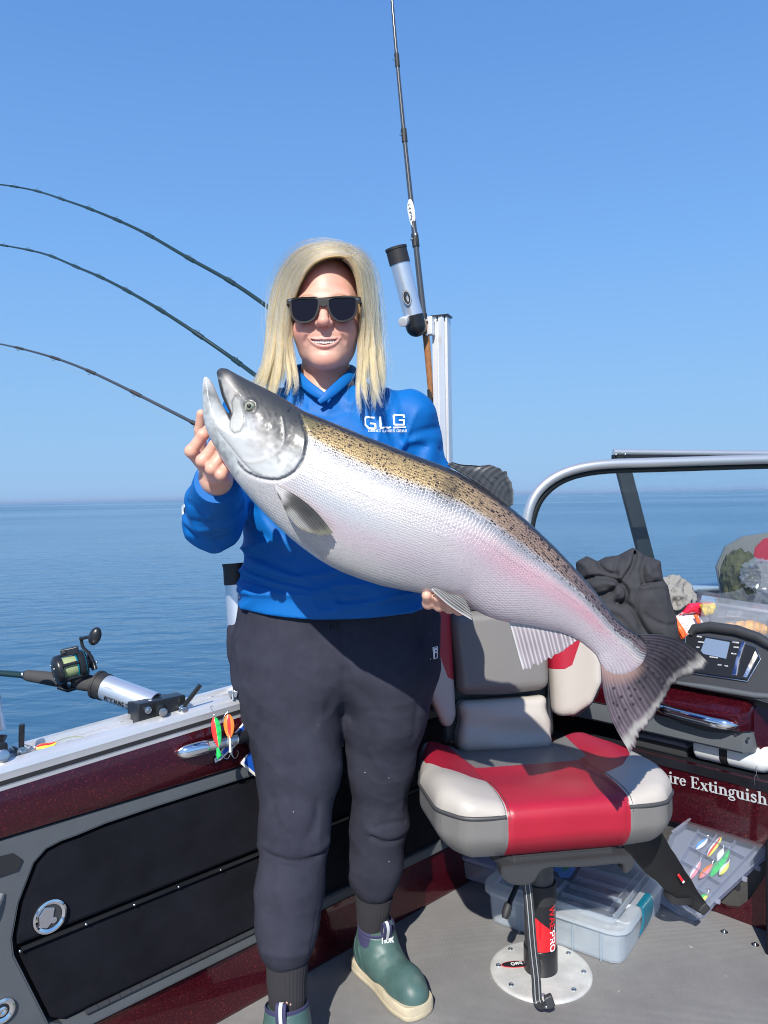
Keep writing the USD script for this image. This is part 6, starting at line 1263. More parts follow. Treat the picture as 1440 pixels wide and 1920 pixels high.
mat('fish_skin', {
    'c': ('attribute', {'attribute': 'col'}), 'm': ('attribute', {'attribute': 'marks'}), 'ms': ('separate_color', {}), 'uv': ('uvmap', {'attribute': 'st'}),
    'mp': ('mapping', {'scale': (265.0, 320.0, 1.0), 'rotation': (0, 0, 0.785)}),
    'v': ('voronoi_texture', {'scale': 1.0, 'randomness': 0.28, 'dimensions': '2D'}),
    'sq': ('math', {'math_type': 'multiply'}), 'inv': ('math', {'math_type': 'subtract', 'value1': 0.75}), 'met': ('map_range', {'to_min': 0.04, 'to_max': 0.36}), 'rou': ('map_range', {'to_min': 0.52, 'to_max': 0.36}), 'hs': ('math', {'math_type': 'multiply'}),
    'bp': ('bump', {'strength': 0.5, 'distance': 0.0014}),
    'mp2': ('mapping', {'scale': (255.0, 300.0, 1.0), 'rotation': (0, 0, 0.785)}),
    'v2': ('voronoi_texture', {'scale': 1.0, 'randomness': 0.9, 'dimensions': '2D'}), 's2': ('separate_color', {}),
    'sp': ('map_range', {'from_min': 0.26, 'from_max': 0.42, 'to_min': 1.0, 'to_max': 0.0, 'clamp': True}), 'net': ('map_range', {'from_min': 0.36, 'from_max': 0.56, 'to_min': 0.0, 'to_max': 0.55, 'clamp': True}), 'netm': ('math', {'math_type': 'multiply'}), 'mxs': ('math', {'math_type': 'maximum'}),
    'gate': ('map_range', {'from_min': 0.45, 'from_max': 0.60, 'to_min': 0.0, 'to_max': 1.0, 'clamp': True}),
    'sm': ('math', {'math_type': 'multiply'}), 'sm2': ('math', {'math_type': 'multiply'}),
    'n': ('noise_texture', {'scale': 320.0, 'detail': 3.0}), 'g': ('geometry', {}),
    'edge': ('map_range', {'from_min': 0.25, 'from_max': 0.75, 'to_min': 1.06, 'to_max': 0.76, 'clamp': True}),
    'em': ('mix_float', {'a': 1.0}), 'ec': ('combine_color', {}), 'mul': ('mix', {'mix_type': 'multiply', 'fac': 1.0}),
    'dk': ('mix', {'color2': (0.018, 0.014, 0.014)}),
    'p': ('principled_bsdf', {'metallic': 0.42, 'roughness': 0.36, 'coat_weight': 0.30, 'coat_roughness': 0.16, 'specular_ior_level': 0.5})},
    [('m.color', 'ms.color'), ('uv.UV', 'mp.vector'), ('mp.vector', 'v.vector'), ('v.distance', 'sq.value1'), ('v.distance', 'sq.value2'), ('sq.value', 'inv.value2'), ('ms.g', 'met.value'), ('met.result', 'p.metallic'), ('ms.g', 'rou.value'), ('rou.result', 'p.roughness'), ('inv.value', 'hs.value1'), ('ms.g', 'hs.value2'),
     ('hs.value', 'bp.height'), ('bp.normal', 'p.normal'), ('uv.UV', 'mp2.vector'), ('mp2.vector', 'v2.vector'), ('v2.color', 's2.color'), ('v2.distance', 'sp.value'), ('s2.r', 'gate.value'),
     ('sp.result', 'sm.value1'), ('gate.result', 'sm.value2'), ('v.distance', 'net.value'), ('sm.value', 'mxs.value1'), ('net.result', 'mxs.value2'), ('mxs.value', 'sm2.value1'), ('ms.r', 'sm2.value2'),
     ('v.distance', 'edge.value'), ('ms.g', 'em.fac'), ('edge.result', 'em.b'), ('em.result', 'ec.r'), ('em.result', 'ec.g'), ('em.result', 'ec.b'),
     ('c.color', 'mul.color1'), ('ec.color', 'mul.color2'), ('mul.color', 'dk.color1'), ('sm2.value', 'dk.fac'), ('dk.color', 'p.base_color')])
mat('fin_skin', {'c': ('attribute', {'attribute': 'col'}), 'p': ('principled_bsdf', {'roughness': 0.38, 'coat_weight': 0.4, 'coat_roughness': 0.15, 'metallic': 0.1}), 'tl': ('translucent_bsdf', {}), 'm': ('mix_closure', {'fac': 0.14})},
    [('c.color', 'p.base_color'), ('c.color', 'tl.color'), ('p.BSDF', 'm.closure1'), ('tl.BSDF', 'm.closure2')], surface='m.closure')
salmon = Thing('salmon', 'large silver salmon with spotted golden back, held slanting across the woman', 'fish', FO)
def fw(v): return FO + v[:, :1] * FX - v[:, 1:2] * FN + v[:, 2:] * FZ      # local y runs away from the viewer
def add_prim(path, name, vals):
    UsdGeom.PrimvarsAPI(stage.GetPrimAtPath(path)).CreatePrimvar(name, Sdf.ValueTypeNames.Color3fArray, 'vertex').Set(Vt.Vec3fArray.FromNumpy(np.asarray(vals, np.float32)))
fmesh = trimesh.Trimesh(fw(fv), ff, process=False)
flip_ = fmesh.volume < 0
bpth = salmon.part('body', (fw(fv), ff[:, ::-1] if flip_ else ff), 'fish_skin', True, color=fc_, uv=fuv); add_prim(bpth, 'marks', fm_)
# eye
h_eye = float(samp(Tg, eyec[None] * 0 + flank(eyec[None], np.array([-.045]))[0])[0]) if False else .040
eq = _c2 + (eyec - _c2) * (FY - .044) / FY
ep = f3(eq, np.array(.044)); ep = ep.reshape(3)
for c_, sgn in ((ep, -1), (ep + V(0, .088, 0), 1)):
    salmon.part('eye', ball(c_ - V(0, sgn * .0048, 0), .0076, (1, 1, 1), 3), 'fish_eye' if 'fish_eye' in MATS else (plain('fish_eye', (0.42, 0.44, 0.30), 0.12, 0.3, coat_weight=1.0) and 'fish_eye'), smooth=60)
    salmon.part('pupil', ball(c_ + V(0, sgn * .0014, 0), .0038, (1, .55, 1), 2), 'black_print', smooth=60)
# fins
def fin(name, base, outer, colf, n_t=90, n_s=26, rays=14, th=.0022, yoff=None, bulge=(0, 0), ragged=.02, ripple=.0018, bow_=.0):
    B = spline(F2(base), n_t); O = spline(F2(outer), n_t); t = np.linspace(0, 1, n_t); s = np.linspace(0, 1, n_s)
    rag = 1 + ragged * (meshkit.noise(np.c_[t * rays * 1.6, 0 * t, 0 * t], 4) - .75)
    q = B[:, None] + (O - B)[:, None] * (s[None, :, None] * rag[:, None, None])
    d = (O - B) / np.linalg.norm(O - B, axis=1, keepdims=True); nrm = np.c_[-d[:, 1], d[:, 0]]
    bl = np.interp(t, [0, 1], bulge)[:, None] * PXM * np.sin(np.pi * s)[None]
    q = q + nrm[:, None] * bl[..., None]
    y = (np.zeros((n_t, n_s)) if yoff is None else yoff(t[:, None], s[None]) * np.ones((n_t, n_s)))
    tw = t + .35 / rays * (meshkit.noise(np.c_[t * rays * .9, 0 * t, 0 * t], 17) - .5); ph = 2 * np.pi * rays * tw[:, None]; y = y + ripple * np.cos(ph) * (.35 + .65 * s[None]) + bow_ * np.sin(np.pi * t)[:, None] * s[None]
    y = y + .004 * (meshkit.noise(np.stack([t[:, None] * 4 + 0 * s[None], s[None] * 3 + 0 * t[:, None], 0 * y], -1), 8) - .5) * s[None]
    h = th * (1 - .75 * s[None]) * (.93 + .07 * np.cos(ph))
    A = f3(q, y + h / 2).reshape(-1, 3); Bk = f3(q, y - h / 2).reshape(-1, 3)
    i, j = np.meshgrid(np.arange(n_t - 1), np.arange(n_s - 1), indexing='ij'); a = (i * n_s + j).ravel()
    f = np.stack([a, a + n_s, a + n_s + 1, a + 1], 1); nv = len(A)
    rim_ = np.r_[np.arange(n_s), np.arange(1, n_t) * n_s + n_s - 1, (n_t - 1) * n_s + np.arange(n_s - 2, -1, -1), np.arange(n_t - 2, 0, -1) * n_s]
    r2 = np.roll(rim_, -1); side_ = np.stack([rim_, r2, r2 + nv, rim_ + nv], 1)
    v = np.vstack([A, Bk]); faces = np.vstack([f, f[:, ::-1] + nv, side_])
    tt = np.repeat(t, n_s); ss = np.tile(s, n_t); c = colf(tt, ss, np.cos(2 * np.pi * rays * np.repeat(tw, n_s)), q.reshape(-1, 2))
    salmon.part(name, (v, faces), 'fin_skin', True, color=np.clip(np.vstack([c, c]), .004, .9))
def cmix(a, b, w): return np.asarray(a) + (np.asarray(b) - np.asarray(a)) * np.clip(w, 0, 1)[:, None]
def dots(q, pts, r): return np.max([step(np.linalg.norm(q - f2(*p), axis=1), r * 1.35, r * .7) for p in pts], 0)
rg2 = np.random.default_rng(12)
def tailcol(t, s, ray, q):
    n = meshkit.fbm(np.c_[q * 60, 0 * t], 3, 2) - .5
    c = cmix(np.tile([.068, .052, .066], (len(t), 1)), [.20, .155, .185], step(t, .45, .80)); c = cmix(c, [.032, .025, .033], step(t, .52, .25) * step(s, .02, .4) * .8)
    c = .62 * c * (1 + .8 * n)[:, None]; c = cmix(c, c * 1.5 + .012, step(ray, .35, .95) * .7); c = cmix(c, c * .65, step(-ray, .5, 1))
    c = cmix(c, [.42, .26, .22], step(s, .28, .0) * step(t, .35, .6) * .7)
    ed = step(s, .78, .9) * (1 - step(s, .93, .99)) * np.clip(.45 + 1.2 * n + .5 * step(t, .55, .9) + .3 * step(t, .35, 0), 0, 1); c = cmix(c, [.40, .385, .36], ed)
    c = cmix(c, [.05, .045, .055], step(s, .955, 1) * step(t, .85, .6) * .8)
    dl = [(1195, 1200), (1215, 1204), (1232, 1210), (1252, 1214), (1262, 1222), (1240, 1224), (1222, 1220), (1270, 1210), (1285, 1222), (1250, 1235), (1228, 1236), (1238, 1245), (1215, 1252), (1246, 1252), (1262, 1240), (1225, 1262), (1236, 1272), (1210, 1270), (1252, 1268), (1198, 1278), (1206, 1288), (1190, 1292), (1182, 1304), (1164, 1306), (1156, 1322), (1172, 1330), (1150, 1318), (1186, 1320), (1200, 1310), (1160, 1345), (1152, 1365), (1178, 1290), (1150, 1290), (1275, 1232), (1290, 1236), (1205, 1225), (1268, 1255), (1244, 1282)]
    return cmix(c, [.012, .010, .012], dots(q, dl, .0024) * .92)
fin('tail_fin', [(1196, 1190), (1209, 1205), (1210, 1225), (1198, 1246), (1172, 1260), (1146, 1260), (1126, 1242)], [(1338, 1247), (1300, 1266), (1262, 1288), (1241, 1320), (1215, 1355), (1195, 1384), (1182, 1417)], tailcol, 200, 60, 24, .0045, bulge=(20, -14), ragged=.07, ripple=.0004, yoff=lambda t, s: -.008 * s + .012 * s * t)
def analcol(t, s, ray, q):
    c = cmix(np.tile([.33, .29, .32], (len(t), 1)), [.50, .46, .48], step(ray, .0, .9)); c = cmix(c, [.22, .19, .22], step(-ray, .2, .95) * .7); c = cmix(c, [.52, .49, .50], step(s, .25, 0)); return cmix(c, [.66, .65, .66], step(t, .06, 0))
fin('anal_fin', [(953, 1160), (985, 1167), (1020, 1174), (1050, 1180), (1082, 1192)], [(982, 1262), (1003, 1249), (1030, 1237), (1058, 1218), (1085, 1199)], analcol, 150, 28, 15, .0032, ragged=.10, ripple=.0007)
def dorcol(t, s, ray, q):
    n = meshkit.fbm(np.c_[q * 80, 0 * t], 3, 6) - .5
    c = cmix(np.tile([.042, .045, .052], (len(t), 1)), [.052, .055, .061], step(ray, .2, .95) * .8) * (1 + .6 * n)[:, None]; c = cmix(c, [.012, .012, .014], step(np.cos(s * 24 + t * 8), .6, .95) * step(n, .0, .15) * .9); return cmix(c, [.17, .17, .17], step(s, .88, 1) * step(t, .45, .9) * .7)
fin('dorsal_fin', [(838, 872), (868, 890), (905, 914), (935, 936), (962, 955)], [(858, 869), (905, 872), (938, 876), (953, 889), (962, 946)], dorcol, 110, 24, 12, .0036, ragged=.12, ripple=.00012, bulge=(4, 6))
def pelcol(t, s, ray, q):
    c = cmix(np.tile([.20, .20, .205], (len(t), 1)), [.44, .43, .42], step(ray, .3, .95) * .7); c = cmix(c, [.60, .59, .58], step(t, .08, 0)); return cmix(c, [.50, .49, .48], step(s, .7, 1) * .6)
fin('pelvic_fin', [(806, 1100), (812, 1098), (826, 1102), (844, 1108)], [(880, 1155), (879, 1146), (876, 1136), (871, 1125)], pelcol, 60, 24, 6, .0028, yoff=lambda t, s: .035 + .006 * s, bulge=(-4, 5), ragged=.02)
def peccol(t, s, ray, q):
    n = meshkit.fbm(np.c_[q * 70, 0 * t], 3, 4) - .5
    c = cmix(np.tile([.075, .075, .072], (len(t), 1)), [.33, .33, .32], step(t, .45, .70) * step(s, .30, .5)); c = cmix(c, c * .50, step(-ray, .1, .9) * .8); c = cmix(c, [.50, .49, .49], step(s, .34, .12)); c = cmix(c, [.045, .045, .042], step(t, .48, .2) * step(s, .12, .3) * .75); c = cmix(c, [.22, .215, .16], step(s, .84, .99) * .7); return c * (1 + .5 * n)[:, None]
PFY = lambda t, s: .058 + .010 * s + .006 * np.sin(np.pi * t) * s
kf = lambda pts: [tuple(np.array([720, 930]) + (np.array(p) - [720, 930]) / (FY / (FY - .062))) for p in pts]
kn2 = lambda pts: [(720 + (x - 720) * (FY - .062) / FY, 930 + (y - 930) * (FY - .062) / FY) for x, y in pts]
fin('pectoral_fin', kn2([(516, 908), (515, 915), (519, 923), (525, 930)]), kn2([(628, 1001), (610, 1003), (588, 1001), (562, 990)]), peccol, 90, 30, 11, .0040, yoff=PFY, bulge=(10, -6), ragged=.04, ripple=.0010)
# ---------------------------------------------------------------- the woman
def march(f, px, py, near=1.0, far=2.4, it=60):
    """Where lines of sight first meet the implicit surface f."""
    px, py = np.atleast_1d(np.asarray(px, float)), np.atleast_1d(np.asarray(py, float))
    r = fwd + CR * ((px - 720) / FOC)[:, None] + CU * ((960 - py) / FOC)[:, None]; ln = np.linalg.norm(r, axis=1); t = near / r[:, 1]
    for _ in range(it): t = t + .7 * np.clip(f(CAM + r * t[:, None]), -.02, .05) / ln
    return CAM + r * t[:, None]
def grad(f, p, e=.0015): g = np.stack([f(p + e * np.eye(3)[k]) - f(p - e * np.eye(3)[k]) for k in range(3)], 1); return g / (np.linalg.norm(g, axis=1, keepdims=True) + 1e-12)
def decal(f, shape, off=.0008, fine=3.0, thick=.0012):
    """A flat outline (in sight-line pixels) laid on the surface f as a thin raised layer."""
    geoms = getattr(shape, 'geoms', [shape]); out = []
    for g in geoms:
        if g.is_empty: continue
        v, fc = trimesh.creation.triangulate_polygon(g.segmentize(fine), engine='earcut'); t = trimesh.Trimesh(np.c_[v, 0 * v[:, 0]], fc, process=False)
        for _ in range(4):
            if len(t.faces) > 5000 or t.edges_unique_length.max() < fine * 1.6: break
            t = t.subdivide()
        v2, fc = np.array(t.vertices)[:, :2], np.array(t.faces); p = march(f, v2[:, 0], v2[:, 1]); n = grad(f, p)
        top = p + n * off; e = np.sort(np.vstack([fc[:, [0, 1]], fc[:, [1, 2]], fc[:, [2, 0]]]), 1); u, c = np.unique(e, axis=0, return_counts=True); be = u[c == 1]
        bot = p + n * (off - thick); nv = len(p)
        nrm = np.cross(top[fc[:, 1]] - top[fc[:, 0]], top[fc[:, 2]] - top[fc[:, 0]]); fl = (nrm * n[fc[:, 0]]).sum(1) < 0; fc[fl] = fc[fl][:, ::-1]
        out.append((np.vstack([top, bot]), np.vstack([fc, np.stack([be[:, 0], be[:, 1], be[:, 1] + nv], 1), np.stack([be[:, 0], be[:, 1] + nv, be[:, 0] + nv], 1)])))
    return join(*out)
def text_shape(s, x0, y0, x1, y1, bold=False, skew=0.0):
    """Outlines of lettering fitted into a box of sight-line pixels (y down)."""
    from PIL import Image, ImageDraw, ImageFont
    import glob
    from shapely import box, union_all
    font = ImageFont.truetype(glob.glob('/opt/blender-*/*/datafiles/fonts/Inter.woff2')[0], 96); b = font.getbbox(s, anchor='ls', stroke_width=2 * bold)
    im = Image.new('L', (b[2] - b[0] + 8, b[3] - b[1] + 8)); ImageDraw.Draw(im).text((4 - b[0], 4 - b[1]), s, 255, font, anchor='ls', stroke_width=2 * bold)
    on = np.pad(np.asarray(im) > 127, ((0, 0), (1, 1))).astype(np.int8); r, st_ = np.nonzero(np.diff(on, axis=1) == 1); en = np.nonzero(np.diff(on, axis=1) == -1)[1]
    sh = union_all(box(st_, r, en, r + 1)).buffer(.6).buffer(-.6).simplify(.8); bb = sh.bounds; sx, sy = (x1 - x0) / (bb[2] - bb[0]), (y1 - y0) / (bb[3] - bb[1])
    return affinity.affine_transform(sh, [sx, 0, skew * sx, sy, x0 - bb[0] * sx, y0 - bb[1] * sy - skew * sx * bb[0]])

# --- joints (sight line and distance)
J = lambda x, y, d: P(x, y, d)
shL, elL, wrL = J(470, 772, 1.70), J(400, 975, 1.59), J(407, 902, 1.375)      # at the left of the picture
shR, elR, wrR = J(766, 780, 1.70), J(806, 985, 1.735), J(858, 1112, 1.425)
hipL, knL, anL = J(552, 1300, 1.69), J(552, 1545, 1.58), J(539, 1868, 1.47)
hipR, knR, anR = J(726, 1290, 1.70), J(712, 1530, 1.73), J(702, 1725, 1.735)
_h = J(607, 580, 1.575); HC = V(_h[0], 1.665, _h[2])                                                       # between the eyes, inside the head
def hl(p): q = p - HC; return np.stack([q[:, 0], -q[:, 1], q[:, 2]], 1)       # head-local: right, towards viewer, up
def hw(q): q = np.atleast_2d(q); return HC + np.stack([q[:, 0], -q[:, 1], q[:, 2]], 1)

# --- head
def face_base(q):
    x, y, z = q[:, 0], q[:, 1], q[:, 2]
    d = ell(q, (0, -.012, .036), (.074, .094, .098))
    d = smin(d, ell(q, (0, .030, -.030), (.0655, .060, .072)), .03)
    d = smin(d, ell(q, (0, .024, -.066), (.058, .056, .052)), .02)
    d = smin(d, ell(q, (0, .066, -.098), (.027, .022, .020)), .022)
    for s in (-1, 1): d = smin(d, ell(q, (s * .038, .052, -.036), (.027, .030, .026)), .02)
    for s in (-1, 1): d = smin(d, ell(q, (s * .026, .066, .024), (.030, .016, .010)), .022)
    return d
def sy_(x, z, f=face_base):
    lo_, hi_ = np.zeros(np.size(x)), np.full(np.size(x), .16); x, z = np.atleast_1d(x).astype(float), np.atleast_1d(z).astype(float)
    for _ in range(24):
        m = (lo_ + hi_) / 2; i = f(np.stack([x, m, z], 1)) < 0; lo_ = np.where(i, m, lo_); hi_ = np.where(i, hi_, m)
    return lo_
def on_face(x, z, d=0.0): return V(x, sy_(x, z)[0] + d, z)
nb, nt = on_face(0, .008, -.004), V(0, sy_(0, -.028)[0] + .0165, -.0275)
lipx = np.linspace(-.0315, .0315, 11)
up_z = -.0565 - .0047 * (1 - (lipx / .0315) ** 2) + .0012 * np.exp(-((np.abs(lipx) - .007) / .004) ** 2); lo_z = -.0570 - .0175 * (1 - (np.abs(lipx) / .0315) ** 2.2)
up_p = np.array([on_face(a, b, .0005 - 1.5 * a * a) for a, b in zip(lipx, up_z)]); lo_p = np.array([on_face(a, b, .0010 - 2.5 * a * a) for a, b in zip(lipx, lo_z)])
up_r = .0026 * (1 - .6 * (np.abs(lipx) / .0315) ** 2); lo_r = .0046 * (1 - .72 * (np.abs(lipx) / .0315) ** 2)
def head_sdf(p):
    q = hl(p); d = face_base(q); x, z = np.abs(q[:, 0]), q[:, 2]
    d = smin(d, cone(q, nb, nt, .0085, .0098), .010); d = smin(d, ell(q, nt + V(0, -.001, -.0005), (.0115, .0105, .0095)), .006)
    for s in (-1, 1):
        d = smin(d, ell(q, (s * .0125, nt[1] - .0125, -.0295), (.0068, .0095, .0068)), .005)
        d = smax(d, -ell(q, (s * .0065, nt[1] - .006, -.0375), (.0042, .0050, .0030)), .0025)
        d = smax(d, -ell(q, (s * .033, .096, .002), (.020, .016, .013)), .012)
        d = smin(d, ell(q, (s * .033, .0735, .001), (.0135, .0125, .0118)), .003)
        d = d + .0022 * np.exp(-(cone(q, on_face(s * .0195, -.030), on_face(s * .040, -.062), 0, 0) / .0045) ** 2)
        d = d - .0030 * np.exp(-(np.linalg.norm(q - on_face(s * .045, -.040), axis=1) / .016) ** 2)
        d = d + .0009 * np.exp(-(cone(q, on_face(s * .0385, -.052), on_face(s * .041, -.066), 0, 0) / .0032) ** 2)
        d = smin(d, ell(q, (s * .0765, -.012, -.004), (.008, .017, .030)), .008)
    d = smin(d, chain(q, up_p, up_r, .002), .0035); d = smin(d, chain(q, lo_p, lo_r, .002), .0040)
    # the open smile between the lips
    zc = np.interp(q[:, 0], lipx, (up_z * .54 + lo_z * .46)); gap = np.interp(q[:, 0], lipx, np.maximum(.0050 * (1 - (np.abs(lipx) / .0300) ** 2), -.004))
    mouth_ = np.maximum(np.abs(q[:, 2] - zc) - gap, .060 - q[:, 1]); d = smax(d, -mouth_, .0012)
    d = d + .0015 * np.exp(-((q[:, 0] / .018) ** 2 + ((z + .084) / .004) ** 2)) * (q[:, 1] > .03)
    # neck, throat and the top of the chest
    nk = cone(p, J(609, 655, 1.695), J(612, 760, 1.715), .049, .056); nk = smin(nk, cone(p, J(612, 735, 1.70), J(615, 800, 1.70), .055, .09), .04)
    for s in (-1, 1): nk = nk - .0025 * np.exp(-(cone(p, J(609 + s * 34, 680, 1.66), J(611 + s * 8, 748, 1.635), 0, 0) / .007) ** 2)
    return smin(d, nk, .022)
hv, hf_ = surfnet(head_sdf, HC + V(-.115, -.130, -.185), HC + V(.115, .125, .130), .0022)
# --- hands
def hand_sdf(p, palm, fingers, thumb, wrist, arm):
    d = None
    for a, b, ra, rb2 in palm: c = cone(p, a, b, ra, rb2); d = c if d is None else smin(d, c, .012)
    for pts, r in fingers:
        d = smin(d, chain(p, pts, r, .003), .0045)
        for kq_, rr in zip(pts[1:-1], r[1:-1]): d = smin(d, np.linalg.norm(p - kq_, axis=1) - rr * 1.05, .004)
    d = smin(d, chain(p, thumb[0], thumb[1], .003), .007)
    return smin(d, chain(p, [wrist[0], arm[0]], [wrist[1], arm[1]], .01), .015)
fingL = [([J(390, 884, 1.362), J(359, 846, 1.322), J(381, 815, 1.315), J(398, 796, 1.335)], [.0116, .0107, .0093, .0080]),
         ([J(400, 890, 1.350), J(380, 864, 1.302), J(402, 835, 1.302), J(418, 812, 1.328)], [.0116, .0107, .0093, .0080]),
         ([J(412, 895, 1.343), J(397, 879, 1.293), J(416, 853, 1.302), J(430, 832, 1.328)], [.0110, .0100, .0088, .0075]),
         ([J(424, 899, 1.342), J(414, 890, 1.296), J(428, 868, 1.308), J(440, 850, 1.328)], [.0106, .0096, .0084, .0072])]
palmL = [(J(395, 890, 1.380), J(405, 898, 1.380), .017, .022), (J(415, 893, 1.370), J(408, 900, 1.380), .015, .022), (J(390, 880, 1.385), J(400, 892, 1.380), .014, .02)]
thumbL = ([J(396, 890, 1.390), J(377, 850, 1.385), J(375, 806, 1.365), J(377, 776, 1.350)], [.015, .0115, .0098, .0080])
handL = lambda p: hand_sdf(p, palmL, fingL, thumbL, (J(406, 900, 1.380), .027), (lerp(wrL, elL, .6), .036))
fingR = [([J(x + 8, 1116, 1.375), J(x + 2, 1127 + .18 * (x - 803), 1.322), J(x, 1131 + .20 * (x - 803), 1.287), J(x - 3, 1116 + .2 * (x - 803), 1.268)], [.0110, .0104, .0094, .0084]) for x in (803, 823.5, 843, 861)]
palmR = [(J(812, 1112, 1.375), J(850, 1105, 1.420), .015, .02), (J(868, 1122, 1.380), J(860, 1112, 1.420), .015, .02), (J(840, 1116, 1.375), J(855, 1108, 1.420), .016, .022)]
thumbR = ([J(830, 1100, 1.405), J(812, 1085, 1.380), J(806, 1070, 1.362), J(806, 1055, 1.355)], [.016, .012, .0102, .0085])
handR = lambda p: hand_sdf(p, palmR, fingR, thumbR, (J(856, 1110, 1.425), .026), (lerp(wrR, elR, .55), .034))
bnd = lambda pts, m: (np.min(pts, 0) - m, np.max(pts, 0) + m)
lo_, hi_ = bnd(np.vstack([f[0] for f in fingL] + [thumbL[0], [lerp(wrL, elL, .45)]]), .036); hLm = surfnet(lambda p: np.maximum(handL(p), (p - lerp(wrL, elL, .45)) @ unit(elL - wrL)), lo_, hi_, .0021)
lo_, hi_ = bnd(np.vstack([f[0] for f in fingR] + [thumbR[0], [lerp(wrR, elR, .35)]]), .036); hRm = surfnet(lambda p: np.maximum(handR(p), (p - lerp(wrR, elR, .35)) @ unit(elR - wrR)), lo_, hi_, .0023)
# --- torso section by height: centre x, centre y, half width, half depth
def rows(*r): r = np.array(r, float); return r[np.argsort(r[:, 0])]
def sec(py, xl, xr, Yc, dep): a, b = P(xl, py, Yc), P(xr, py, Yc); return ((a[2] + b[2]) / 2, (a[0] + b[0]) / 2, Yc, (b[0] - a[0]) / 2, dep)
TR = rows(sec(706, 560, 672, 1.715, .050), sec(724, 520, 704, 1.712, .070), sec(742, 482, 744, 1.710, .085), sec(775, 468, 766, 1.705, .100), sec(840, 462, 776, 1.70, .120), sec(900, 463, 782, 1.70, .122), sec(960, 461, 790, 1.70, .112), sec(1020, 459, 797, 1.70, .112), sec(1075, 455, 803, 1.70, .120), sec(1130, 447, 808, 1.70, .128), sec(1180, 440, 815, 1.70, .130))
def stack(p, R, grow=0.0):
    c = [PchipInterpolator(R[:, 0], R[:, k])(np.clip(p[:, 2], R[0, 0], R[-1, 0])) for k in range(1, 5)]; a, b = c[2] + grow, c[3] + grow
    u, w = (p[:, 0] - c[0]) / a, (p[:, 1] - c[1]) / b; k = (np.abs(u) ** 2.3 + np.abs(w) ** 2.3 + 1e-9) ** (1 / 2.3)
    return np.maximum((k - 1) * np.minimum(a, b), p[:, 2] - R[-1, 0])
def arms(p, g=0.0): return np.minimum(chain(p, [shL, lerp(shL, elL, .5), elL], [.060 + g, .050 + g, .047 + g], .02), chain(p, [shR, lerp(shR, elR, .5), elR], [.060 + g, .050 + g, .046 + g], .02))
def body_core(p):
    d = np.maximum(stack(p, TR, -.018), TR[0, 0] - p[:, 2]); d = smin(d, arms(p, -.012), .02)
    d = smin(d, chain(p, [lerp(wrL, elL, .3), elL], [.031, .036], .01), .01); d = smin(d, chain(p, [lerp(wrR, elR, .25), elR], [.029, .036], .01), .01)
    for h_, k_, a_ in ((hipL, knL, anL), (hipR, knR, anR)): d = smin(d, chain(p, [h_, k_, lerp(k_, a_, .35), a_, a_ - Z * .07], [.075, .050, .044, .027, .026], .02), .03)
    return smin(d, ell(p, J(638, 1235, 1.70), (.165, .10, .11)), .04)
core = surfnet(body_core, (-.42, 1.40, -.05), (.22, 1.90, 1.30), .010)
def fixm(m):
    q = to_man(m)
    return q if q.volume() > 0 else to_man((m[0], m[1][:, ::-1]))
bm = fixm((hv, hf_)) + fixm(hLm) + fixm(hRm) + fixm(core)
bv, bf = vf(bm)
def skin_colour(p):
    q = hl(p); n = len(p); base = np.tile([.65, .36, .27], (n, 1)); nz = (meshkit.fbm(p * 60, 3, 3) - .5)[:, None]
    nz2 = (meshkit.fbm(p * 260, 3, 8) - .5)[:, None]; col = base * (1 + .20 * nz + .22 * nz2)
    hd = step(q[:, 2], -.16, -.12)
    g = lambda c, r: np.exp(-((q - np.asarray(c)) ** 2 / np.asarray(r) ** 2).sum(1))
    red = g((-.045, .06, -.035), (.03, .05, .025)) + g((.045, .06, -.035), (.03, .05, .025)) + .8 * g((0, .1, -.03), (.015, .03, .012)) + .45 * g((0, .08, .06), (.06, .05, .03)) + .55 * g((0, .07, -.10), (.025, .03, .014))
    col = cmix(col, [.66, .24, .19], np.clip(red * .75, 0, .85) * hd)
    lip = np.minimum(chain(q, up_p, up_r + .0006, .002), chain(q, lo_p, lo_r + .0004, .002)); col = cmix(col, [.60, .235, .215], step(-lip, -.0012, .0014) * (q[:, 1] > .04) * .9)
    zc = np.interp(q[:, 0], lipx, up_z * .54 + lo_z * .46); ins_ = (np.abs(q[:, 0]) < .031) & (np.abs(q[:, 2] - zc) < .006) & (q[:, 1] < sy_(q[:, 0] * (np.abs(q[:, 0]) < .035), zc * 0 - .064)) & (q[:, 1] > .05)
    col[ins_] = [.16, .03, .03]
    brow = np.exp(-((q[:, 2] - .0245 - .006 * np.sin(np.clip((np.abs(q[:, 0]) - .012) / .04, 0, 1) * 2.6)) / .0036) ** 2) * step(np.abs(q[:, 0]), .009, .014) * step(-np.abs(q[:, 0]), -.056, -.044) * (q[:, 1] > .03); col = cmix(col, [.22, .125, .065], brow * .75)
    kn_ = np.min([np.linalg.norm(p - k, axis=1) for f in fingL for k in f[0][1:3]], 0); col = cmix(col, [.66, .27, .20], np.exp(-(kn_ / .011) ** 2) * .55)
    return np.clip(col, .01, .9)
mat('skin', {'c': ('attribute', {'attribute': 'col'}), 'g': ('geometry', {}), 'n': ('noise_texture', {'scale': 900.0, 'detail': 3.0}), 'b': ('bump', {'strength': 0.18, 'distance': 0.0006}),
             'p': ('principled_bsdf', {'roughness': 0.46, 'subsurface_weight': 0.25, 'subsurface_scale': 0.006, 'subsurface_radius': (1.0, 0.35, 0.2), 'specular_ior_level': 0.45})},
    [('c.color', 'p.base_color'), ('g.position', 'n.vector'), ('n.fac', 'b.height'), ('b.normal', 'p.normal')])
woman = Thing('person', 'smiling person with long blond hair, blue hooded shirt and dark joggers holding the salmon', 'person', G(640, 1850) * V(1, 1, 0))
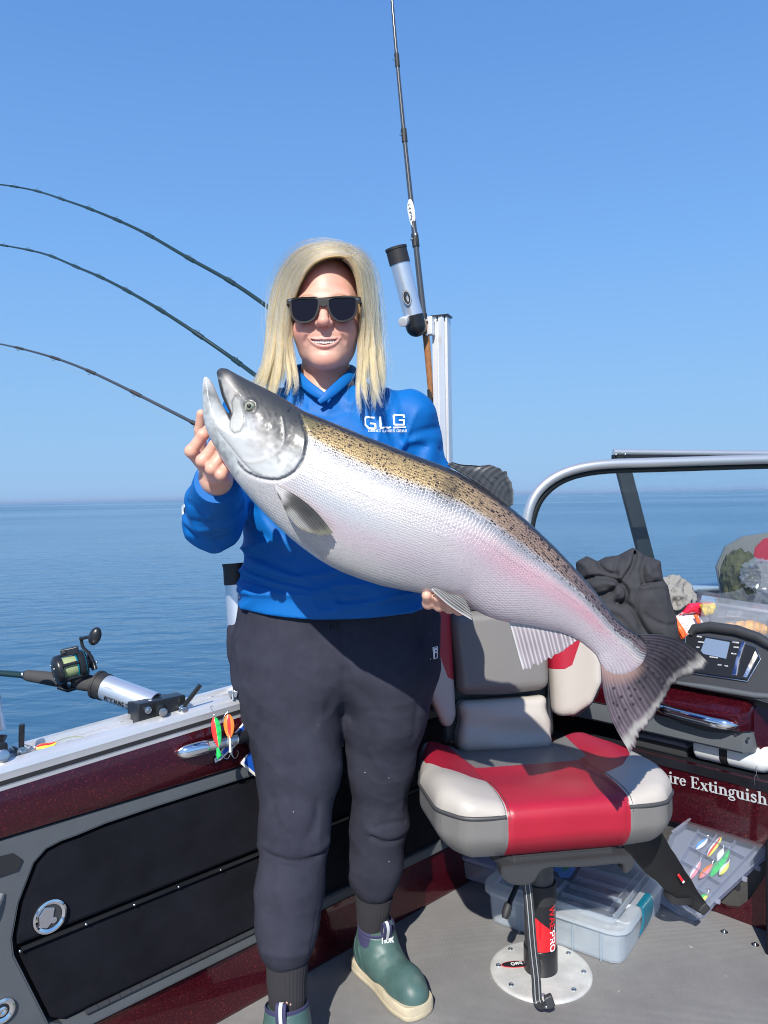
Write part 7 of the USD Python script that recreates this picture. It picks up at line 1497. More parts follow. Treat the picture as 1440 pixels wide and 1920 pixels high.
woman.part('body', (bv, bf), 'skin', True, color=skin_colour(bv))
# teeth
tz = np.interp(np.linspace(-.0245, .0245, 11), lipx, up_z) - .0022
for k in range(10):
    xc = -.0225 + .005 * k; zc = np.interp(xc, lipx, up_z) - .0046; w_ = (.0048, .0050, .0052, .0054, .0056)[min(k, 9 - k)]; hgt = (.0055, .0068, .0076, .0080, .0086)[min(k, 9 - k)]
    yb = on_face(xc, zc)[1] - .0030 - 1.2 * xc * xc; woman.part('tooth', (lambda m: (hw(m[0]), m[1][:, ::-1]))(vf(rbox((w_ * .97, .005, hgt), .0014, 8).translate((xc, yb, zc)))), 'tooth' if 'tooth' in MATS else (plain('tooth', (.62, .58, .52), .2, coat_weight=.5) and 'tooth'), smooth=60)
# --- sunglasses
def lens_poly(pts): return Polygon(pts)
c3 = lambda pts: np.array([(480 + x / 5.54, 450 + y / 5.54) for x, y in pts])
GL = [c3([(366, 640), (372, 622), (400, 615), (560, 610), (628, 616), (643, 640), (640, 690), (628, 745), (600, 800), (545, 838), (470, 843), (405, 812), (375, 735)]), c3([(757, 650), (762, 625), (800, 608), (900, 600), (1015, 600), (1032, 622), (1030, 715), (1000, 790), (930, 828), (868, 833), (802, 790), (765, 715)])]
gY = 1.560
def g2(px, py): p = P(px, py, gY) - HC; return p[0], p[2]
lens = [Polygon(spline(np.array([g2(*q) for q in np.vstack([L_, L_[:1]])]), 70)[:-1]).buffer(.0) for L_ in GL]
outer = [l.buffer(.0036) for l in lens]
brg = Polygon([g2(*q) for q in c3([(600, 612), (800, 604), (790, 650), (700, 690), (620, 655)])]).buffer(.001)
brow_bar = Polygon([g2(*q) for q in c3([(322, 612), (480, 594), (640, 606), (770, 598), (920, 580), (1085, 588), (1092, 640), (1050, 650), (1040, 600), (760, 612), (640, 616), (380, 616), (352, 660), (322, 655)])]).buffer(.0006)
from shapely import union_all
frm = union_all(outer + [brg, brow_bar]).buffer(-.0008).buffer(.0008)
for l in lens: frm = frm.difference(l)
gy0 = -(gY - HC[1])
def bend(m):
    v, f = vf(m); v = v.copy(); v[:, 1] -= 1.3 * v[:, 0] ** 2; return hw(v), f
def fine(m, k=2):
    t = trimesh.Trimesh(*vf(m), process=False)
    for _ in range(k): t = t.subdivide()
    return np.array(t.vertices), np.array(t.faces)
glasses = Thing('sunglasses', 'black framed dark sunglasses worn on the face', 'sunglasses', hw(V(0, gy0, 0))[0])
gx_, gz_, gyn = V(1, 0, 0), V(0, 0, 1), V(0, 1, 0)
def gprism(poly, y0, d): m = trimesh.creation.extrude_polygon(poly.segmentize(.004), d, engine='earcut'); v, f = np.array(m.vertices), np.array(m.faces); return np.c_[v[:, 0], y0 + v[:, 2], v[:, 1]], f
plain('matte_frame', (.013, .013, .014), .55, specular_ior_level=.3); plain('dark_lens', (.006, .004, .008), .05, specular_ior_level=.28)
glasses.part('frame', bend(gprism(frm, gy0 - .003, .0055)), 'matte_frame', smooth=40)
for l in lens: glasses.part('lens', bend(gprism(l.buffer(.001), gy0 - .0012, .0016)), 'dark_lens', smooth=30)
for s, xx in ((-1, -.073), (1, .075)):
    glasses.part('temple', (hw(loft([[V(xx + s * dx, yy, zz + dz) for dx, dz in ((-.0018, -h_), (.0018, -h_), (.0018, h_), (-.0018, h_))] for yy, zz, h_ in ((gy0 - .008, .013, .0055), (gy0 - .04, .014, .0048), (gy0 - .09, .013, .0038), (-.02, .008, .0035))])[0]), loft([[V(0, 0, 0)] * 4] * 4)[1]), 'matte_frame', smooth=40)
    glasses.part('hinge_mark', bend(vf(rbox((.0055, .0012, .0022), .0005).translate((xx * .925, gy0 + .0030, .0165)))), 'steel')
# --- hair: strands over a fitted under-layer
gd = lambda *pts: spline([J(*q) for q in pts], 48)
G_L = [gd((658, 484, 1.580), (617, 483, 1.572), (584, 500, 1.572), (563, 534, 1.580), (548, 580, 1.594), (543, 630, 1.602), (548, 680, 1.605), (556, 718, 1.595), (550, 742, 1.585)),
       gd((657, 478, 1.595), (612, 476, 1.585), (578, 492, 1.590), (553, 530, 1.603), (537, 580, 1.612), (531, 640, 1.612), (530, 690, 1.602), (528, 722, 1.590), (522, 744, 1.580)),
       gd((656, 471, 1.615), (605, 466, 1.605), (568, 483, 1.613), (541, 520, 1.628), (523, 575, 1.635), (514, 640, 1.630), (506, 690, 1.617), (498, 718, 1.605), (490, 738, 1.598)),
       gd((654, 467, 1.640), (600, 461, 1.635), (560, 478, 1.645), (533, 514, 1.660), (515, 565, 1.665), (507, 625, 1.657), (499, 680, 1.640), (487, 706, 1.628), (476, 722, 1.620)),
       gd((653, 465, 1.68), (600, 460, 1.68), (556, 478, 1.69), (527, 520, 1.71), (514, 575, 1.72), (510, 635, 1.72), (505, 685, 1.72), (500, 705, 1.71), (497, 715, 1.70)),
       gd((653, 468, 1.72), (615, 468, 1.74), (580, 490, 1.765), (555, 540, 1.785), (548, 600, 1.79), (548, 650, 1.79), (550, 690, 1.79), (552, 700, 1.79), (555, 706, 1.785)),
       gd((654, 472, 1.74), (640, 480, 1.77), (625, 510, 1.79), (615, 560, 1.80), (612, 610, 1.80), (611, 650, 1.80), (611, 690, 1.80), (611, 700, 1.80), (611, 706, 1.80))]
G_R = [gd((648, 485, 1.580), (661, 498, 1.580), (670, 533, 1.587), (674, 585, 1.596), (671, 635, 1.602), (668, 685, 1.595), (664, 725, 1.583), (662, 752, 1.572), (660, 766, 1.566)),
       gd((649, 479, 1.597), (674, 497, 1.597), (685, 535, 1.607), (690, 590, 1.613), (692, 645, 1.610), (690, 695, 1.597), (690, 730, 1.585), (694, 757, 1.573), (699, 776, 1.566)),
       gd((648, 472, 1.615), (679, 490, 1.618), (695, 530, 1.630), (701, 590, 1.635), (707, 645, 1.630), (711, 690, 1.613), (711, 722, 1.602), (708, 742, 1.592), (702, 756, 1.585)),
       gd((646, 467, 1.640), (680, 484, 1.645), (698, 525, 1.655), (705, 585, 1.660), (712, 640, 1.652), (716, 688, 1.637), (715, 715, 1.625), (711, 732, 1.615), (706, 744, 1.608)),
       gd((644, 466, 1.68), (680, 482, 1.69), (697, 525, 1.71), (703, 585, 1.72), (707, 640, 1.715), (710, 685, 1.71), (709, 705, 1.70), (707, 716, 1.695), (704, 726, 1.69)),
       gd((643, 468, 1.72), (668, 484, 1.745), (680, 525, 1.77), (682, 590, 1.785), (680, 640, 1.785), (676, 690, 1.785), (674, 700, 1.785), (672, 706, 1.785), (670, 710, 1.78)), G_L[-1]]
def sheet(Gs, n=60): Gs = np.array(Gs); w = np.linspace(0, 1, len(Gs)); return CubicSpline(w, Gs, axis=0)(np.linspace(0, 1, n))
mat('hair_under', {'g': ('geometry', {}), 'm': ('mapping', {'scale': (260, 260, 22)}), 'n': ('noise_texture', {'scale': 1.0, 'detail': 3.0}), 'r': ('rgb_ramp', {'ramp': [(.3, (.24, .15, .07)), (.55, (.40, .28, .14)), (.75, (.52, .39, .22))]}), 'b': ('bump', {'strength': .6, 'distance': .002}), 'p': ('principled_bsdf', {'roughness': .45})},
    [('g.position', 'm.vector'), ('m.vector', 'n.vector'), ('n.fac', 'r.fac'), ('r.color', 'p.base_color'), ('n.fac', 'b.height'), ('b.normal', 'p.normal')])
hpath = None
for Gs, cut in ((G_L, 34), (G_R, 29)):
    S = sheet(Gs, 50); S = S[:, :cut]; cen = HC + V(0, .02, .0)
    nrm = np.cross(np.gradient(S, axis=0), np.gradient(S, axis=1)); nrm /= np.linalg.norm(nrm, axis=-1, keepdims=True) + 1e-9; sgn = np.sign(np.sum(nrm * (S - cen), -1).mean()); ins_ = S - nrm * sgn * .004
    a_, b_ = loft(S - nrm * sgn * .0015, closed=False), loft(ins_[::-1] - 0 * nrm, closed=False)
    pth = woman.part('hair', join(a_, b_), 'hair_under', smooth=60); hpath = hpath or pth
for nm, cc, rr in (('hair_light', (.66, .455, .205), .34), ('hair_dark', (.45, .28, .115), .34), ('hair_pale', (.76, .575, .32), .32)):
    mat(nm, {'i': ('hair_info', {}), 'r': ('rgb_ramp', {'ramp': [(0, tuple(c * .60 for c in cc)), (.22, tuple(c * .88 for c in cc)), (.5, cc), (1, tuple(min(.95, c * 1.12) for c in cc))]}),
             'h': ('principled_hair_bsdf', {'roughness': rr, 'radial_roughness': .45, 'model': 'Chiang', 'parametrization': 'Direct coloring'})}, [('i.intercept', 'r.fac'), ('r.color', 'h.color')], surface='h.BSDF')
def strands(Gs, n, seed, lift=.005, wave=.006, wmin=0.0, wmax=1.0, tm=.90):
    r_ = np.random.default_rng(seed); Gs = np.array(Gs); sp_ = CubicSpline(np.linspace(0, 1, len(Gs)), Gs, axis=0); out = []
    w = r_.uniform(wmin, wmax, n); k = 24; ctip = r_.normal(0, .085, 64); cx_ = r_.normal(0, .0065, (64, 3)); cl_ = r_.normal(0, .0022, 64); tt = np.linspace(0, 1, k)
    cen = HC + V(0, .02, 0)
    wg = np.linspace(0, 1, 241); table = sp_(wg)                     # guides by share of the way round
    for i in range(n):
        ci = int(np.round(w[i] * 34)); tip = np.clip(r_.normal(tm, .05) + ctip[ci], .5, 1.0); clump = ci / 34
        wi = lerp(w[i], clump, .55 * tt ** 1.5 * r_.uniform(.2, 1)); u = tt * min(tip, 1.0) * (len(Gs[0]) - 1); iw = np.clip(wi, 0, 1) * 240; i0 = np.minimum(iw.astype(int), 239); fw0 = (iw - i0)[:, None]; j0 = np.minimum(u.astype(int), 46); fj = (u - j0)[:, None]
        c = (table[i0, j0] * (1 - fw0) + table[i0 + 1, j0] * fw0) * (1 - fj) + (table[i0, j0 + 1] * (1 - fw0) + table[i0 + 1, j0 + 1] * fw0) * fj
        o = c - cen; o /= np.linalg.norm(o, axis=1, keepdims=True); ph = r_.uniform(0, 6.3, 2)
        c = c + o * (r_.uniform(-.001, lift) * (.35 + .65 * np.sin(np.pi * np.minimum(tt * 1.2, 1)) ))[:, None] + V(1, 0, 0) * (wave * np.sin(tt * r_.uniform(3, 8) + ph[0]) * tt * r_.uniform(0, 1))[:, None] + V(0, 1, 0) * (wave * .6 * np.sin(tt * 5 + ph[1]) * tt)[:, None]
        c = c + (r_.normal(0, .0045, 3) * V(1, 1, .35)) * ((1 - tt) ** 3)[:, None]
        c = c + cx_[ci] * (tt ** 2.2)[:, None] + o * (cl_[ci] * np.sin(np.pi * tt))[:, None]
        out.append(c)
    return np.array(out)
def curves(pathname, arr, width, material):
    path = _number(woman.path, pathname); c = UsdGeom.BasisCurves.Define(stage, path); k = arr.shape[1]
    c.CreateTypeAttr('linear'); c.CreateCurveVertexCountsAttr(Vt.IntArray([k] * len(arr))); c.CreatePointsAttr(Vt.Vec3fArray.FromNumpy((arr - woman.base).reshape(-1, 3).astype(np.float32)))
    wd_ = np.tile(width * np.r_[np.full(k - 6, 1.0), np.linspace(1, .25, 6)], len(arr)); c.CreateWidthsAttr(Vt.FloatArray.FromNumpy(wd_.astype(np.float32))); c.SetWidthsInterpolation('vertex')
    UsdShade.MaterialBindingAPI.Apply(c.GetPrim()).Bind(MATS[material]); tag(c.GetPrim(), None, None, None, 'stuff')
allL = strands(G_L, 2600, 1, wmax=.80); allR = strands(G_R, 2000, 2, wmax=.80, tm=.84)
hs_ = np.vstack([allL, allR]); pick = np.random.default_rng(5).random(len(hs_))
for nm, a0, a1, m_ in (('hair_strands', 0, .45, 'hair_light'), ('hair_strands', .45, .72, 'hair_dark'), ('hair_strands', .72, 1, 'hair_pale')): curves(nm, hs_[(pick >= a0) & (pick < a1)], .0011, m_)
fly = np.vstack([strands(G_L, 55, 7, lift=.022, wave=.02, wmax=.8), strands(G_R, 70, 8, lift=.026, wave=.025, wmax=.8)]); curves('stray_hair', fly, .0005, 'hair_pale')

# --- shirt
NB = J(607, 742, 1.60)
def shirt_base(p):
    z = p[:, 2]; x = p[:, 0]
    d = stack(p, TR); ar = chain(p, [shL - Z * .004, lerp(shL, elL, .5), elL, lerp(elL, wrL, .4), lerp(elL, wrL, .78)], [.062, .057, .057, .050, .044], .03)
    ar2 = chain(p, [shR - Z * .006, lerp(shR, elR, .5), elR, lerp(elR, wrR, .5), lerp(elR, wrR, .75)], [.062, .057, .054, .046, .040], .03)
    # wrinkles: sleeves bunch at the elbow, the body of the shirt drags from the shoulders and gathers at the hem
    w = p + .03 * np.stack([meshkit.noise(p * 9 + 7 * k, 20 + k) - .5 for k in range(3)], 1)
    tl = (p - elL) @ unit(wrL - elL); fl = np.sin((w[:, 2] * 105 + w[:, 0] * 60 + w[:, 1] * 30)) * np.exp(-(np.linalg.norm(p - lerp(elL, wrL, .25), axis=1) / .075) ** 2)
    ar = ar + .0042 * fl
    fr_ = np.sin(w[:, 2] * 60 - w[:, 0] * 95) * np.exp(-(np.linalg.norm(p - J(800, 880, 1.66), axis=1) / .10) ** 2); ar2 = ar2 + .0035 * fr_
    d = smin(d, ar, .022); d = smin(d, ar2, .022)
    rid = 1 - np.abs(2 * meshkit.noise(np.stack([w[:, 0] * 6 + w[:, 2] * 4, w[:, 1] * 5, w[:, 2] * 22 - w[:, 0] * 5], 1), 31) - 1)
    d = d - .0075 * (rid ** 3 - .25) * step(-z, -1.10, -.93)
    z0_ = .862; d = d - .0040 * np.exp(-((z - .905 + .06 * (x + .08) ** 2) / .010) ** 2) * np.sin(x * 23 + 2) ** 2 - .0030 * np.exp(-((z - .893 + .02 * x) / .005) ** 2)
    rid2 = 1 - np.abs(2 * meshkit.noise(np.stack([w[:, 0] * 16 - w[:, 2] * 6, w[:, 1] * 8, w[:, 2] * 7 + w[:, 0] * 8], 1), 37) - 1); d = d - .0045 * (rid2 ** 4 - .15) * step(z, .95, 1.05)
    d = d + .0012 * np.exp(-(cone(p, J(760, 715, 1.64), J(752, 850, 1.56), 0, 0) / .0022) ** 2) * 2   # armhole seam
    hem = .8455 + .16 * (x + .06) ** 2 * 1.1 + .10 * (p[:, 1] - 1.57)
    d = smax(d, hem - z, .006)
    # neck opening
    vz = z - NB[2]; vx = np.abs(x - NB[0] - .35 * np.maximum(vz, 0) * .1); cutv = np.maximum(np.maximum((vx - (.004 + .95 * vz)) * .72, p[:, 1] - 1.715), -vz)
    d = smax(d, -cutv, .004)
    d = smax(d, -(cone(p, J(609, 690, 1.70), J(612, 735, 1.715), .058, .056)), .004)
    return d
S_F = [([(462, 1036), (510, 1056), (560, 1076)], .006, .0040), ([(458, 1062), (520, 1086), (600, 1106)], .006, .0045), ([(462, 1049), (520, 1072), (580, 1092)], .007, -.0040), ([(455, 1084), (530, 1104), (640, 1120)], .005, .0035), ([(456, 1074), (525, 1096), (620, 1114)], .006, -.0035), ([(640, 1128), (715, 1118), (790, 1102)], .006, .0035), ([(600, 1140), (690, 1136), (780, 1116)], .005, .0030), ([(630, 1134), (705, 1127), (785, 1109)], .006, -.0030),
    ([(348, 992), (390, 1008), (442, 984)], .006, .0050), ([(344, 962), (380, 978), (452, 954)], .006, .0045), ([(346, 976), (385, 993), (446, 970)], .007, -.0045), ([(370, 926), (400, 937), (440, 927)], .005, .0035), ([(352, 944), (385, 955), (442, 942)], .006, .0040), ([(360, 934), (392, 946), (440, 934)], .006, -.0035),
    ([(752, 848), (790, 838), (828, 846)], .006, .0040), ([(766, 818), (798, 806), (822, 803)], .007, .0035), ([(758, 833), (795, 822), (826, 824)], .008, -.0035), ([(566, 762), (604, 778), (645, 770)], .009, .0030), ([(702, 722), (722, 765), (742, 835)], .010, .0030), ([(728, 730), (742, 775), (752, 835)], .010, -.0030), ([(640, 760), (690, 790), (740, 840)], .012, .0025), ([(470, 950), (520, 990), (545, 1040)], .010, .0030), ([(464, 985), (500, 1010), (530, 1045)], .008, .0030)]
ST = [(cKDTree(spline(march(shirt_base, *np.array(tr, float).T), 60)), wd, dp) for tr, wd, dp in S_F]
def shirt_sdf(p):
    d = shirt_base(p); near_ = np.abs(d) < .02; q = p[near_]; e = np.zeros(len(q))
    if len(q):
        for c, wd, dp in ST: k = c.query(q, distance_upper_bound=wd * 3)[0]; e += dp * np.exp(-(np.minimum(k, 1) / wd) ** 2)
        d = d.copy(); d[near_] += e
    return d
shirt = surfnet(shirt_sdf, (-.46, 1.36, .83), (.28, 1.86, 1.33), .0044)
mat('blue_jersey', {'g': ('geometry', {}), 'n': ('noise_texture', {'scale': 1500.0, 'detail': 2.0}), 'b': ('bump', {'strength': .15, 'distance': .0005}), 'n2': ('noise_texture', {'scale': 7.0, 'detail': 4.0}),
    'r': ('rgb_ramp', {'ramp': [(.3, (.0015, .098, .34)), (.7, (.002, .120, .41))]}), 'p': ('principled_bsdf', {'roughness': .55, 'specular_ior_level': .22})},
    [('g.position', 'n.vector'), ('n.fac', 'b.height'), ('b.normal', 'p.normal'), ('g.position', 'n2.vector'), ('n2.fac', 'r.fac'), ('r.color', 'p.base_color')])
shp = woman.part('shirt', shirt, 'blue_jersey', True)
# cuffs
def cuff(a, b, r0, r1, mt, nm='cuff', n=28, thick=.004):
    a, b = np.asarray(a), np.asarray(b); x, y, z = frame(b - a); L = np.linalg.norm(b - a); R_ = []
    for t, k in ((0, -.006), (0, 0), (.06, .0015), (.5, .0022), (.94, .0015), (1, 0), (1, -.006)): R_.append([a + z * L * t + (lerp(r0, r1, t) + k) * (math.cos(u) * x + math.sin(u) * y) for u in np.linspace(0, 2 * np.pi, n, endpoint=False)])
    return woman.part(nm, loft(R_), mt, smooth=50, parent=None)
cuff(lerp(elL, wrL, .70), lerp(elL, wrL, .98), .046, .040, 'blue_jersey')
cuff(lerp(elR, wrR, .70), lerp(elR, wrR, .96), .043, .037, 'blue_jersey')
# hood edges crossing at the throat and the hood lying behind the neck
def flap(pts, r, sq): return tube(spline([J(*q) for q in pts], 30), np.interp(np.linspace(0, 1, 30), [0, .15, .8, 1], [r * .5, r, r * 1.05, r * .9]), 14, squash=sq, hint=(0, 1, 0))
woman.part('hood_edge', flap([(618, 752, 1.588), (603, 742, 1.590), (582, 728, 1.603), (563, 710, 1.632), (553, 697, 1.68), (556, 690, 1.74), (580, 690, 1.79)], .0105, .40), 'blue_jersey', smooth=60)
woman.part('hood_edge', flap([(598, 754, 1.583), (612, 743, 1.586), (632, 726, 1.602), (652, 708, 1.632), (664, 697, 1.68), (662, 690, 1.74), (640, 690, 1.79)], .0105, .40), 'blue_jersey', smooth=60)
woman.part('hood', surfnet(lambda p: smin(ell(p, J(610, 722, 1.80), (.095, .055, .045)), ell(p, J(610, 745, 1.82), (.075, .05, .06)), .03) + .006 * (meshkit.noise(p * 22, 3) - .5), J(610, 722, 1.80) - V(.13, .09, .12), J(610, 722, 1.80) + V(.13, .09, .08), .007), 'blue_jersey', smooth=60)
# chest print
U = lambda pts, w=1.55: LineString(pts).buffer(w, cap_style=2, join_style=1)
glg = union_all([U([(702, 783.5), (687, 782), (684, 786), (685, 797), (691, 803), (700, 804), (704, 803), (703.5, 795), (694, 794)]), U([(713, 781), (714, 803), (722, 801), (727, 802.5), (733, 801)]), U([(758, 783.5), (757, 779), (740, 778), (738, 780), (739, 795), (741, 796.5), (757, 796.5), (757.5, 788), (748, 788)]), U([(737, 802), (761, 801)], 1.3)])
woman.part('chest_print', decal(shirt_sdf, glg, .0010, 3.0, .0014), 'white_print', smooth=False, parent=shp)
woman.part('chest_print', decal(shirt_sdf, text_shape('GREAT LAKES GEAR', 690, 805.5, 763, 810.5, False), .0010, 3.0, .0014), 'white_print', smooth=False, parent=shp)
woman.part('sleeve_print', decal(shirt_sdf, Polygon([(341.5, 950), (345, 946), (346.5, 950), (344.5, 956), (345.5, 962), (342.5, 965)]).buffer(.4), .0010, 2.0, .0014), 'white_print', smooth=False, parent=shp)
# --- joggers
PR = rows(sec(1095, 455, 805, 1.70, .100), sec(1150, 448, 812, 1.70, .113), sec(1190, 443, 815, 1.70, .120), sec(1240, 441, 816, 1.70, .125), sec(1290, 448, 808, 1.70, .118), sec(1330, 454, 800, 1.70, .100))
def pants_base(p):
    z = p[:, 2]
    top_ = smax(stack(p, PR), P(640, 1305, 1.70)[2] - z, .07)
    w = p + .025 * np.stack([meshkit.noise(p * 10 + 5 * k, 40 + k) - .5 for k in range(3)], 1)
    def leg(pts, rad): return chain(p, pts, rad, .04)
    L = leg([J(545, 1262, 1.695), J(550, 1340, 1.68), J(560, 1440, 1.635), J(553, 1560, 1.575), J(542, 1670, 1.525), J(538, 1748, 1.50), J(537, 1772, 1.49)], [.108, .104, .083, .0645, .0590, .0510, .0455])
    R = leg([J(724, 1262, 1.70), J(718, 1335, 1.70), J(713, 1430, 1.715), J(710, 1540, 1.735), J(704, 1605, 1.735), J(702, 1634, 1.735), J(701, 1652, 1.735)], [.102, .089, .069, .0585, .0515, .048, .0445])
    d = smin(top_, smin(L, R, .010), .055)
    d = smin(d, cone(p, J(437, 1180, 1.70), J(446, 1225, 1.69), .012, .020), .014); d = smin(d, cone(p, J(812, 1160, 1.69), J(806, 1210, 1.68), .014, .018), .016)
    return np.maximum(d, z - .925)
# folds of the cloth: sight-line tracks laid on the legs; depth below zero is a valley, above zero a ridge
FOLDS = [([(484, 1596), (515, 1607), (560, 1616), (590, 1606), (614, 1590)], .0050, .0075), ([(484, 1584), (530, 1598), (580, 1600), (616, 1578)], .009, -.0045),
    ([(512, 1500), (520, 1540), (548, 1572)], .010, .0045), ([(596, 1505), (590, 1545), (568, 1580)], .010, .0035), ([(520, 1520), (550, 1548), (580, 1525)], .016, -.003), ([(510, 1478), (550, 1500), (590, 1478)], .02, .0015),
    ([(698, 1570), (720, 1579), (742, 1577), (764, 1566)], .0050, .0070), ([(692, 1558), (722, 1566), (764, 1552)], .008, -.0040), ([(704, 1552), (724, 1545), (758, 1540)], .006, .0030), ([(712, 1520), (730, 1508), (748, 1515)], .014, -.002),
    ([(640, 1168), (645, 1220), (648, 1285)], .004, .0022), ([(648, 1262), (650, 1310), (652, 1345)], .012, .008), ([(660, 1285), (690, 1310), (720, 1370)], .013, .0025), ([(636, 1290), (610, 1330), (570, 1370)], .014, .002),
    ([(474, 1120), (458, 1165), (440, 1210)], .004, .0040), ([(482, 1124), (464, 1170), (446, 1216)], .007, -.0030),
    ([(597, 1640), (591, 1720), (582, 1780)], .0030, .0012), ([(505, 1640), (512, 1700), (505, 1770)], .014, .0020), ([(545, 1640), (555, 1700), (550, 1770)], .016, -.0018),
    ([(492, 1785), (530, 1793), (578, 1785)], .006, -.0025), ([(690, 1400), (684, 1460), (690, 1530)], .014, .0020), ([(500, 1360), (506, 1420), (500, 1480)], .016, .0020), ([(800, 1240), (790, 1300), (775, 1380)], .010, .0025)]
FT = [(cKDTree(spline(march(pants_base, *np.array(tr, float).T), 70)), wd, dp) for tr, wd, dp in FOLDS]
def pants_sdf(p):
    d = pants_base(p); z = p[:, 2]; near_ = np.abs(d) < .03; q = p[near_]; e = np.zeros(len(q))
    if len(q):
        for c, wd, dp in FT:
            k = c.query(q, distance_upper_bound=wd * 3)[0]; e += dp * np.exp(-(np.minimum(k, 1) / wd) ** 2)
        w = q + .025 * np.stack([meshkit.noise(q * 10 + 5 * k, 40 + k) - .5 for k in range(3)], 1)
        rid = 1 - np.abs(2 * meshkit.noise(np.stack([w[:, 0] * 11, w[:, 1] * 8, w[:, 2] * 9 + w[:, 0] * 6], 1), 45) - 1); e -= .0030 * (rid ** 3 - .25)
        rid = 1 - np.abs(2 * meshkit.noise(np.stack([w[:, 0] * 20 + w[:, 2] * 9, w[:, 1] * 14, w[:, 2] * 26], 1), 47) - 1); e -= .0011 * (rid ** 3 - .25)
        d = d.copy(); d[near_] += e
    return np.maximum(d, z - .925)
pants = surfnet(pants_sdf, (-.40, 1.36, .085), (.20, 1.88, .94), .0046)
mat('jogger_fleece', {'g': ('geometry', {}), 'n': ('noise_texture', {'scale': 1300.0, 'detail': 2.0}), 'b': ('bump', {'strength': .3, 'distance': .0006}), 'n2': ('noise_texture', {'scale': 9.0, 'detail': 5.0, 'roughness': .7}),
    'r': ('rgb_ramp', {'ramp': [(.3, (.020, .021, .033)), (.7, (.035, .037, .054))]}), 'v': ('voronoi_texture', {'scale': 42.0}), 's': ('separate_color', {}), 'k': ('map_range', {'from_min': .03, 'from_max': .065, 'to_min': 1, 'to_max': 0, 'clamp': True}), 'kk': ('map_range', {'from_min': .80, 'from_max': .84, 'clamp': True}), 'm': ('math', {'math_type': 'multiply'}), 'mx': ('mix', {'color2': (.55, .55, .55)}),
    'p': ('principled_bsdf', {'roughness': .95, 'specular_ior_level': .15})},
    [('g.position', 'n.vector'), ('n.fac', 'b.height'), ('b.normal', 'p.normal'), ('g.position', 'n2.vector'), ('n2.fac', 'r.fac'), ('g.position', 'v.vector'), ('v.color', 's.color'), ('s.r', 'kk.value'), ('v.distance', 'k.value'), ('k.result', 'm.value1'), ('kk.result', 'm.value2'), ('r.color', 'mx.color1'), ('m.value', 'mx.fac'), ('mx.color', 'p.base_color')])
plain('rib_knit', (.019, .0185, .023), .95, bump=.3, bscale=700)
pp = woman.part('joggers', pants, 'jogger_fleece', True)
def ribcuff(a, b, r0, r1, seed):
    a, b = np.asarray(a), np.asarray(b); x, y, z = frame(b - a, (0, 1, 0)); L = np.linalg.norm(b - a); R_ = []
    ts = np.r_[0, np.linspace(0, 1, 14), 1]; n = 96
    for i_, t in enumerate(ts):
        k = -.008 if i_ in (0, len(ts) - 1) else 0; u = np.linspace(0, 2 * np.pi, n, endpoint=False)
        rr = lerp(r0, r1, t) + k + .0009 * np.cos(u * 32) + .003 * (meshkit.noise(np.stack([np.cos(u) * 1.5, np.sin(u) * 1.5, 0 * u + t * 2.5], 1), seed) - .5)
        R_.append(a + z * L * t + rr[:, None] * (np.cos(u)[:, None] * x + np.sin(u)[:, None] * y))
    woman.part('ankle_cuff', loft(R_), 'rib_knit', smooth=60)
ribcuff(J(538, 1806, 1.487), J(539, 1886, 1.470), .0405, .035, 1); ribcuff(J(701, 1678, 1.735), J(697, 1738, 1.735), .043, .0325, 2)
woman.part('drawstring', tube(spline([march(pants_sdf, 618, 1166)[0] + V(0, -.004, 0), march(pants_sdf, 617, 1172)[0] + V(0, -.004, 0), march(pants_sdf, 618, 1180)[0] + V(0, -.003, 0)], 8), .0022, 8), 'rib_knit', smooth=60, parent=pp)
woman.part('drawstring', tube(spline([march(pants_sdf, 630, 1166)[0] + V(0, -.004, 0), march(pants_sdf, 631, 1172)[0] + V(0, -.004, 0), march(pants_sdf, 629, 1179)[0] + V(0, -.003, 0)], 8), .0022, 8), 'rib_knit', smooth=60, parent=pp)
lg = Polygon([(811, 1213.5), (820, 1212), (820, 1233.5), (813, 1236)]); lgm = union_all([lg.difference(lg.buffer(-1.0)), Polygon([(813, 1216), (818.5, 1215), (818.5, 1218), (815, 1219), (815, 1222), (818, 1221.5), (818, 1224), (815, 1224.5), (815, 1233), (813.4, 1233.5)]).difference(Polygon([(814.6, 1225.5), (818.5, 1225), (818.5, 1233), (814.6, 1233.6)]))])
woman.part('logo', decal(pants_sdf, lgm, .0010, 2.0, .0014), 'white_print', smooth=False, parent=pp)
woman.part('hem_tape', tube(spline([march(shirt_sdf, x, y)[0] + V(0, .004, -.004) for x, y in ((449, 1117), (456, 1122), (464, 1126), (472, 1129))], 10), .0022, 6), 'white_print', smooth=60, parent=shp)
# --- boots
mat('green_rubber', {'g': ('geometry', {}), 'n': ('noise_texture', {'scale': 14.0, 'detail': 5.0, 'roughness': .7}), 'r': ('rgb_ramp', {'ramp': [(.3, (.040, .085, .082)), (.55, (.060, .115, .108)), (.78, (.12, .165, .15))]}), 'n2': ('noise_texture', {'scale': 350.0}), 'b': ('bump', {'strength': .15, 'distance': .0008}), 'p': ('principled_bsdf', {'roughness': .46, 'specular_ior_level': .4})},
    [('g.position', 'n.vector'), ('n.fac', 'r.fac'), ('r.color', 'p.base_color'), ('g.position', 'n2.vector'), ('n2.fac', 'b.height'), ('b.normal', 'p.normal')])
plain('cream_rubber', (.48, .42, .30), .55, var=.15, vscale=30); plain('navy_elastic', (.030, .030, .085), .8, bump=.3, bscale=600); plain('orange_sock', (.75, .24, .10), .9); plain('tab_grey', (.50, .53, .54), .6)
